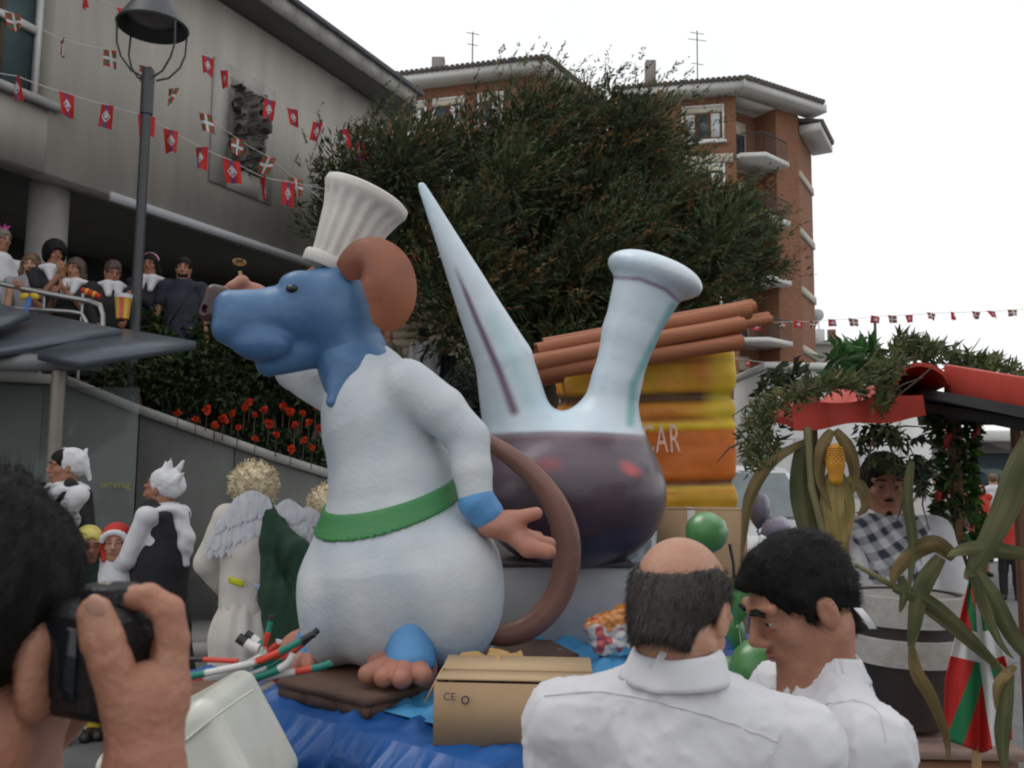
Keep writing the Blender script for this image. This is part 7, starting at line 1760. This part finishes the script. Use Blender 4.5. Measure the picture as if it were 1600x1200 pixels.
corners = [at_z(1438, 612, 1.965), P(1690, 662, 2.05), P(1720, 640, 3.6), at_z(1440, 652, 1.965)]
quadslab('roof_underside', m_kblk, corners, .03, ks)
for k_ in range(4):
    t_ = (k_ + .5) / 4; a = corners[0] * (1 - t_) + corners[3] * t_; b = corners[1] * (1 - t_) + corners[2] * t_; d = nrm(b - a); m = M(); box(m, (a + b) / 2 - up * .035, (np.linalg.norm(b - a), .04, .035), np.stack([d, nrm(np.cross(up, d)), np.cross(d, nrm(np.cross(up, d)))], 1)); m.build('rafter', m_kblk, ks)
posts = [(1268, 3.5), (1494, 3.6), (1592, 3.9), (1425, 4.4)]
for u_, Y in posts[:3]:
    a = P(u_, 740, Y); m = M(); tube(m, [(a[0], a[1], 0), (a[0], a[1], 1.96)], .028, 8); m.build('post', m_brown, ks, 40)
PZ = .83
for i in range(7):
    Y0_ = 2.86 + i * .115; a, b = xat(1330, 3.1), xat(1512, 3.1); m = M(); box(m, ((a + b) / 2, Y0_, PZ - .015 + .002 * (i % 2)), (b - a, .108, .028), rotz(-.05), bev=.004); m.build('plank', m_kw, ks)
m = M(); box(m, ((a + b) / 2, 3.2, PZ - .09), (b - a - .04, .75, .10)); m.build('shelf_frame', m_brown, ks)
for xx in (a + .04, b - .04):
    for yy in (2.9, 3.55): m = M(); box(m, (xx, yy, (PZ - .14) / 2), (.05, .05, PZ - .14)); m.build('leg', m_brown, ks)
# barrel pot
qb = P(1420, 1112, 3.02); bp = thing('banded_pot', (qb[0], qb[1], PZ + .016), 'dark tapering pot with two worn white bands on the kiosk shelf', 'pot')
s3 = 3.02 / F_PX; zb = PZ + .016; zt = zat(925, 3.02, 1420)
hgt = zt - zb; zz = lambda v_: zb + (1112 - v_) / (1112 - 925) * hgt
m = M(); lathe(m, [(0, zb), (45 * s3, zb), (52 * s3, zb + .01), (74 * s3, zz(1020)), (78 * s3, zz(968)), (80 * s3, zz(926)), (72 * s3, zz(926)), (70 * s3, zz(1000)), (0, zz(1060))], (qb[0], qb[1], 0), None, 36); m.build('pot_body', mat('pot_dark', (.035, .025, .022), .5, .25, 8, .2, 30), bp, 40)
m_band = mat('worn_white', (.50, .49, .46), .7, .15, 16, .3, 60, col2=(.34, .31, .28))
for v0, v1, r0, r1 in ((1020, 985, 76, 79), (966, 926, 81.5, 84)):
    m = M(); lathe(m, [(r0 * s3, zz(v0)), (r0 * s3 + .008, zz(v0)), (r1 * s3 + .008, zz(v1)), (r1 * s3 - .004, zz(v1) + .004), (r1 * s3 - .01, zz(v1))], (qb[0], qb[1], 0), None, 40); m.build('white_band', m_band, bp, 40)
m = M(); lathe(m, [(0, zz(926) - .02), (60 * s3, zz(926) - .012), (74 * s3, zz(926) - .005)], (qb[0], qb[1], 0), None, 30); m.build('lid', m_band, bp, 60)

# ---- corn stalks, cob and husks
m_corn = leafmat('corn_leaf', None, .6)
def cornleaf(pts, w, Y, cols, twist=0.0, seed=0, name='leaf', par=None, wY=None):
    w = w * .8
    pa = np.array([(a, b, (c if len(q_) > 2 else 0)) for q_ in pts for a, b, c in [(*q_, 0)[:3]]], float); Q = Px(Y); N = 34; ts = np.linspace(0, len(pa) - 1 - 1e-6, N); sp = cr_spl(pa, ts); C3 = np.array([Q(*x) for x in sp]); T_ = np.gradient(C3, axis=0); T_ /= np.linalg.norm(T_, axis=1, keepdims=True)
    view = nrm(C3.mean(0) - [0, 0, CAM_H]); S_ = np.cross(T_, view); S_ /= np.linalg.norm(S_, axis=1, keepdims=True); Nn = np.cross(S_, T_)
    tt = np.linspace(0, 1, N); ww = Q.r(w) * (np.sin(np.clip(.12 + .88 * tt, 0, 1) * PI) ** .8) * (1.05 - .3 * tt); aa = twist * .8 * np.sin(tt * 3.4 + seed) + .15
    def fn(u, v):
        x = (v - .5) * 2; i = np.round(u[:, 0] * (N - 1)).astype(int); a = aa[i][:, None]
        wav = .16 * np.sin(u * 17 + seed + x * 2) * np.abs(x) ** 2
        off = S_[i][:, None] * (x * np.cos(a))[..., None] + Nn[i][:, None] * (x * np.sin(a) * .7 + .22 * np.abs(x) + wav)[..., None]
        return C3[i][:, None] + off * ww[i][:, None, None]
    nc = np.asarray(cols)
    def cf(u, v):
        n_ = vnoise(np.stack([u * 6 + seed, v * 2, 0 * u], -1), 3)[..., None]; t_ = np.clip(.5 + n_ * .9, 0, 1); mid = (np.abs(v - .5) < .07)[..., None]; st = 1 + .16 * np.sin(v * 46)[..., None]
        return (nc[0] * (1 - t_) + nc[1] * t_) * st * (1 + .35 * mid)
    m = M(); grid(m, fn, N, 13, thick=.0016, col=cf); return m.build(name, m_corn, par, 60)
gC, tC = [(.075, .085, .036), (.13, .13, .058)], [(.22, .155, .065), (.13, .10, .04)]
k1 = thing('corn_stalk', P(1262, 760, 2.95), 'drying corn stalk with a peeled orange cob hanging at the left end of the kiosk', 'corn stalk', 'corn stalks tied to the kiosk')
m = M(); Q = Px(2.95); tube(m, [Q(1262, 668), Q(1268, 760), Q(1290, 850), Q(1320, 930)], [.012, .012, .011, .008], 8); m.build('stem', mat('corn_stem', (.17, .16, .07), .7, .2, 10), k1, 60)
for pts, w, cl_, tw, nm in (([(1258, 690), (1205, 722), (1172, 775), (1162, 840), (1158, 880)], 13, tC, .9, 'leaf'), ([(1256, 690), (1252, 760), (1262, 830), (1280, 900)], 24, gC, .3, 'leaf'), ([(1270, 690), (1275, 770), (1272, 850), (1290, 920)], 17, gC, .7, 'leaf'),
                          ([(1300, 672), (1285, 700), (1282, 750), (1300, 800)], 14, tC, .5, 'husk'), ([(1305, 672), (1325, 700), (1335, 740), (1325, 790)], 14, tC, -.5, 'husk'), ([(1304, 735), (1300, 790), (1308, 840), (1318, 890)], 24, [(.36, .27, .11), (.28, .22, .07)], .35, 'husk'), ([(1308, 735), (1322, 790), (1316, 850), (1330, 900)], 18, [(.33, .23, .09), (.22, .2, .06)], -.4, 'husk'), ([(1322, 750), (1345, 762), (1352, 790), (1340, 806)], 16, tC, .8, 'husk')):
    cornleaf(pts, w, 2.93 if nm == 'husk' else 3.0, cl_, tw, w * .37, nm, k1)
s = Sdf(); a, b = P(1305, 700, 2.9), P(1306, 748, 2.9); s.chain([a, (a + b) / 2, b], [.016, .026, .022], .01); V, Fq = s.mesh(.004); m = M(); m.add(V, Fq); m_cob = mat('corn_kernels', (.52, .24, .015), .4, .2, 40); co = m.build('cob', m_cob, k1, 180)
m = M()
for rI in range(14):
    zt_ = rI / 13; c = a * (1 - zt_) + b * zt_; rad = .017 + .011 * math.sin(PI * min(1, zt_ * .9 + .1))
    for j in range(12):
        an = j * 2 * PI / 12 + (rI % 2) * .26; box(m, c + np.array([math.cos(an) * rad, math.sin(an) * rad, 0]), (.006, .008, .0065), rotz(an), bev=.002)
m.build('kernels', m_cob, co, kind='stuff')
k2 = thing('corn_stalk', P(1440, 940, 2.55), 'bent corn stalk reaching across the banded pot with a tan curled leaf', 'corn stalk', 'corn stalks tied to the kiosk')
Q = Px(2.55); m = M(); tube(m, [Q(1336, 882), Q(1400, 918), Q(1470, 970), Q(1530, 1018), Q(1578, 1056)], [.006, .009, .011, .011, .009], 8); m.build('stem', MATS['corn_stem'], k2, 60)
for pts, w, cl_, tw in (([(1396, 918), (1450, 940), (1510, 990), (1576, 1056)], 15, gC, .4), ([(1492, 872), (1462, 850), (1430, 862), (1400, 892), (1396, 918)], 20, tC, .5), ([(1470, 870), (1440, 920), (1428, 980), (1422, 1020)], 20, gC, .6), ([(1424, 1010), (1432, 1050), (1455, 1090), (1478, 1150), (1482, 1190)], 14, tC, .9), ([(1424, 720), (1418, 780), (1426, 850), (1420, 930)], 12, gC, .5), ([(1408, 900), (1412, 930), (1406, 958)], 10, gC, .5)):
    cornleaf(pts, w, 2.52, cl_, tw, w * .61, 'leaf', k2)
k3 = thing('corn_stalk', P(1560, 880, 2.35), 'broad-leaved green corn stalk at the right edge in front of the crowd', 'corn stalk', 'corn stalks tied to the kiosk')
Q = Px(2.35); m = M(); tube(m, [Q(1640, 640), Q(1580, 760), Q(1528, 870), Q(1510, 905)], [.012, .013, .012, .009], 8); m.build('stem', MATS['corn_stem'], k3, 60)
for pts, w, cl_, tw in (([(1640, 640), (1598, 720), (1568, 800), (1526, 880), (1506, 900)], 28, gC, .25), ([(1620, 870), (1560, 860), (1510, 858), (1480, 870)], 18, [(.10, .105, .05), (.14, .14, .06)], .5), ([(1515, 880), (1548, 925), (1575, 980), (1600, 1020), (1630, 1050)], 18, gC, .6), ([(1520, 890), (1535, 940), (1560, 1000), (1584, 1030)], 12, gC, .8), ([(1578, 1050), (1570, 1110), (1566, 1160), (1574, 1230)], 17, gC, .6), ([(1586, 1040), (1560, 1070), (1556, 1110)], 10, tC, .5)):
    cornleaf(pts, w, 2.33, cl_, tw, w * .43, 'leaf', k3)

# ---- greenery on the kiosk roof
rk = np.random.default_rng(33)
gk = np.array([(.065, .095, .032), (.085, .115, .038), (.12, .14, .05), (.05, .07, .026), (.14, .115, .045)])
def branches(name, label, poly, Y, dY, n, ln, wd, cols, lean, stems=14, cat='branches', group='green branches on the kiosk'):
    poly = np.array(poly, float); c0_ = poly.mean(0); t = thing(name, P(c0_[0], c0_[1], Y), label, cat, group); fo = M(); st = M()
    lo, hi = poly.min(0), poly.max(0); pts = []
    while len(pts) < n:
        x = rk.uniform(lo[0], hi[0], 4000); y = rk.uniform(lo[1], hi[1], 4000); ok = inpoly(x, y, poly); nz_ = vnoise(np.stack([x / 34, y / 26, 0 * x + Y], -1), 2); ok &= nz_ > -.35 + .25 * rk.random(4000)
        pts += [(a, b) for a, b in zip(x[ok], y[ok])]
    pts = pts[:n]; p3 = np.array([P(a, b, Y + rk.uniform(-dY, dY)) for a, b in pts])
    leaves(fo, p3, rk.normal(size=(n, 3)) * .7 + np.array(lean), rk.uniform(*ln, n), rk.uniform(*wd, n), pick(cols, n, rk, .4), .2, rk)
    for i in range(stems):
        a = p3[rk.integers(0, n)]; b = a + np.array(lean) * .12 + rk.normal(size=3) * .06; tube(st, [a, (a + b) / 2 + rk.normal(size=3) * .01, b], [.004, .003, .0015], 4)
    st.build('stem', m_bark, t, kind='stuff'); fo.build('foliage', m_leaf2, t, kind='stuff'); return t
branches('green_branch', 'leafy branch hanging off the left corner of the red roof', [(1150, 700), (1170, 640), (1215, 612), (1262, 598), (1270, 632), (1226, 660), (1232, 690), (1200, 735), (1160, 740)], 3.1, .16, 800, (.025, .055), (.006, .012), gk, (-.5, 0, .1))
branches('green_branch', 'long leafy garland lying along the middle of the red roof', [(1225, 622), (1290, 588), (1350, 562), (1392, 530), (1412, 540), (1412, 566), (1400, 580), (1392, 600), (1385, 648), (1355, 632), (1325, 604), (1260, 614)], 3.0, .12, 1150, (.025, .055), (.006, .012), gk, (.5, 0, .35))
branches('green_branch', 'olive branch behind the curved ridge tile against the sky', [(1385, 560), (1400, 525), (1440, 535), (1478, 545), (1520, 552), (1565, 565), (1600, 590), (1640, 610), (1560, 590), (1480, 575), (1430, 565)], 4.4, .3, 1000, (.045, .09), (.014, .024), gk * .95, (.5, 0, .3))
branches('green_branch', 'dark leafy sprig dangling in front of the man with the checked scarf', [(1322, 665), (1400, 660), (1410, 700), (1400, 735), (1362, 728), (1340, 700)], 3.1, .12, 330, (.025, .05), (.010, .018), gk * .7, (.2, 0, -.6))
branches('green_branch', 'grey green sprig hanging in front of the white trailer edge', [(1412, 690), (1440, 676), (1452, 712), (1456, 755), (1440, 775), (1424, 740)], 3.2, .08, 420, (.025, .05), (.008, .016), np.array([(.06, .08, .05), (.04, .055, .035)]), (.1, 0, -.5))
branches('dark_branches', 'dark leafy twigs standing in front of the white trailer', [(1190, 580), (1240, 560), (1258, 600), (1300, 590), (1330, 600), (1300, 650), (1250, 660), (1200, 700), (1185, 640)], 6.2, .3, 330, (.07, .14), (.03, .05), np.array([(.02, .032, .018), (.03, .045, .022)]), (.3, 0, .5), group=None)
branches('broad_leaf_plant', 'bright green broad-leaved plant between the trailer and the kiosk roof', [(1290, 560), (1310, 530), (1345, 545), (1375, 560), (1370, 590), (1330, 600), (1300, 590)], 5.2, .2, 150, (.09, .17), (.03, .05), np.array([(.05, .13, .035), (.035, .10, .03)]), (.2, 0, .5), cat='plant', group=None)
vp = P(1494, 740, 3.6); vt = thing('pepper_vine', (vp[0], vp[1], 1.0), 'leafy vine with red peppers wound round the kiosk post', 'vine')
fo = M(); n = 1500; zz_ = rk.uniform(.98, 1.95, n); an = rk.uniform(0, 2 * PI, n); rd = .03 + .042 * rk.random(n) ** .7
p3 = np.stack([vp[0] + np.cos(an) * rd * (1 + .3 * np.sin(zz_ * 14)), vp[1] + np.sin(an) * rd, zz_], -1); leaves(fo, p3, np.stack([np.cos(an), np.sin(an), rk.normal(size=n) * .5 - .4], -1), rk.uniform(.03, .055, n), rk.uniform(.018, .03, n), pick(np.array([(.03, .07, .018), (.06, .14, .03), (.10, .20, .035), (.02, .04, .015)]), n, rk, .3), .2, rk); fo.build('foliage', m_leaf2, vt, kind='stuff')
m = M(); tube(m, [(vp[0] + .036 * math.cos(a * 5), vp[1] + .036 * math.sin(a * 5), .95 + a * .165) for a in np.linspace(0, 6, 60)], .005, 5); m.build('stem', m_bark, vt, 60)
s = Sdf(); s.chain([(0, 0, 0), (.002, 0, -.03), (.006, 0, -.06)], [.013, .012, .005], .006); V, Fq = s.mesh(.004); m = M(); m.add(V, Fq); pme = m.mesh('red_pepper', mat('pepper_red', (.40, .02, .012), .3, .15, 20), 180)
for i in range(9):
    a = rk.uniform(PI, 2 * PI); o = bpy.data.objects.new('red_pepper', pme); COL.objects.link(o); o.parent = vt; o.location = (math.cos(a) * .085, math.sin(a) * .085, rk.uniform(.02, .93)); o.rotation_euler = (rk.normal() * .3, rk.normal() * .3, rk.uniform(0, 6))

# ---- big flag rolled on its pole beside the kiosk
fg = thing('draped_flag', P(1535, 1050, 2.6) * [1, 1, 0], 'red, green and white flag hanging furled on a wooden pole beside the kiosk', 'flag')
Q = Px(2.6); m = M(); a, b = Q(1524, 892, 12), Q(1526, 1230, 12); tube(m, [np.array([a[0], a[1], 0.0]), b, a], .013, 8); m.build('pole', mat('pole_wood', (.35, .21, .09), .6, .2, 10, stretch=(1, 1, .2)), fg, 60)
def drape(u, v):
    spread = .25 + .75 * np.minimum(1, v * 1.6); x = (u - .5) * 2
    px = 1527 + x * 46 * spread + 8 * v + (1 - v) * 0 - 14 * np.clip(-x, 0, 1) * v; py = 902 + v * 275 + 45 * np.clip(-x, 0, 1) * 0 - 22 * np.abs(x) * v
    pw = 15 * np.sin(u * 15 + v * 1.5) * (.3 + .7 * v) - 8
    return np.stack([[Q(a, b, c) for a, b, c in zip(A, B, C)] for A, B, C in zip(px, py, pw)])
m = M(); grid(m, drape, 60, 40, thick=.003)
uvn = [np.stack([.1 + x[:, 1] * 1.0, .08 + x[:, 0] * .95 - .3 * x[:, 1]], -1) for x in m.U]; m.U = uvn
m.build('cloth', fm_c, fg, 180)

# ---- balloons
def balloonmat(name, col): return mat(name, col, .36, .15, 3, coat=.12, trans=.12)
m_bg, m_bgy = balloonmat('balloon_green', (.085, .27, .075)), balloonmat('balloon_grey', (.13, .12, .16))
def balloon(label, u_, v_, ru, rv, Y, mt, tilt, group):
    Q = Px(Y); c = Q(u_, v_); R = roty(tilt); t = thing('balloon', c, label, 'balloon', group)
    m = M(); lathe(m, [(0, Q.r(rv)), (Q.r(ru) * .5, Q.r(rv) * .9), (Q.r(ru) * .86, Q.r(rv) * .55), (Q.r(ru), Q.r(rv) * .08), (Q.r(ru) * .93, -Q.r(rv) * .35), (Q.r(ru) * .68, -Q.r(rv) * .74), (Q.r(ru) * .3, -Q.r(rv) * 1.0), (Q.r(ru) * .10, -Q.r(rv) * 1.13), (Q.r(ru) * .07, -Q.r(rv) * 1.16)], c, R, 28); m.build('skin', mt, t, 180)
    m = M(); lathe(m, [(.002, 0), (.011, -.012), (.013, -.016)], c + R @ np.array([0, 0, -Q.r(rv) * 1.15]), R, 12); m.build('knot', mt, t, 60)
    m = M(); e = c + R @ np.array([0, 0, -Q.r(rv) * 1.17]); tube(m, [e, e - up * .08 + [.01, 0, 0], e - up * .2], .0018, 4); m.build('string', m_white, t)
g_ = 'green balloons behind the two smocked men'
balloon('green balloon highest of the bunch, in front of the taped cardboard box', 1104, 832, 33, 32, 4.2, m_bg, .5, g_)
balloon('large round green balloon low between the two smocked men', 1181, 1048, 40, 47, 3.8, m_bg, .1, g_)
balloon('green balloon partly behind the bald man\'s cheek, left of the largest one', 1140, 1062, 27, 36, 3.9, m_bg, -.3, g_)
balloon('slim green balloon between the bald head and the dark fringe', 1160, 930, 18, 38, 4.0, m_bg, .15, g_)
balloon('small green balloon just under the bald man\'s ear', 1148, 985, 16, 30, 4.1, m_bg, -.2, g_)
g2 = 'grey balloons in front of the white car'
balloon('grey balloon standing upright in front of the car windscreen', 1187, 796, 16, 27, 5.6, m_bgy, .1, g2)
balloon('lilac grey balloon lying sideways above the dark hair', 1212, 824, 17, 22, 5.5, balloonmat('balloon_lilac', (.26, .24, .32)), 1.2, g2)
bc = thing('blue_fabric', P(1215, 950, 4.3), 'dark blue cloth bundle hanging behind the green balloons', 'cloth')
m = M(); Q = Px(4.3)
def bundle(u, v):
    px = 1170 + u * 70; py = 930 + v * 190; pw = 14 * np.sin(u * 12 + v * 4) + 8 * np.sin(v * 15)
    return np.stack([[Q(a, b, c) for a, b, c in zip(A, B, C)] for A, B, C in zip(px, py, pw)])
grid(m, bundle, 30, 40, thick=.004); m.build('cloth', mat('royal_blue', (.015, .06, .26), .6, .2, 8), bc, 180)
m = M(); tube(m, [Q(1140, 850), Q(1146, 880), Q(1150, 960), Q(1168, 1010), Q(1180, 1120)], .008, 6); m.build('pole', m_metal, bc, 60)
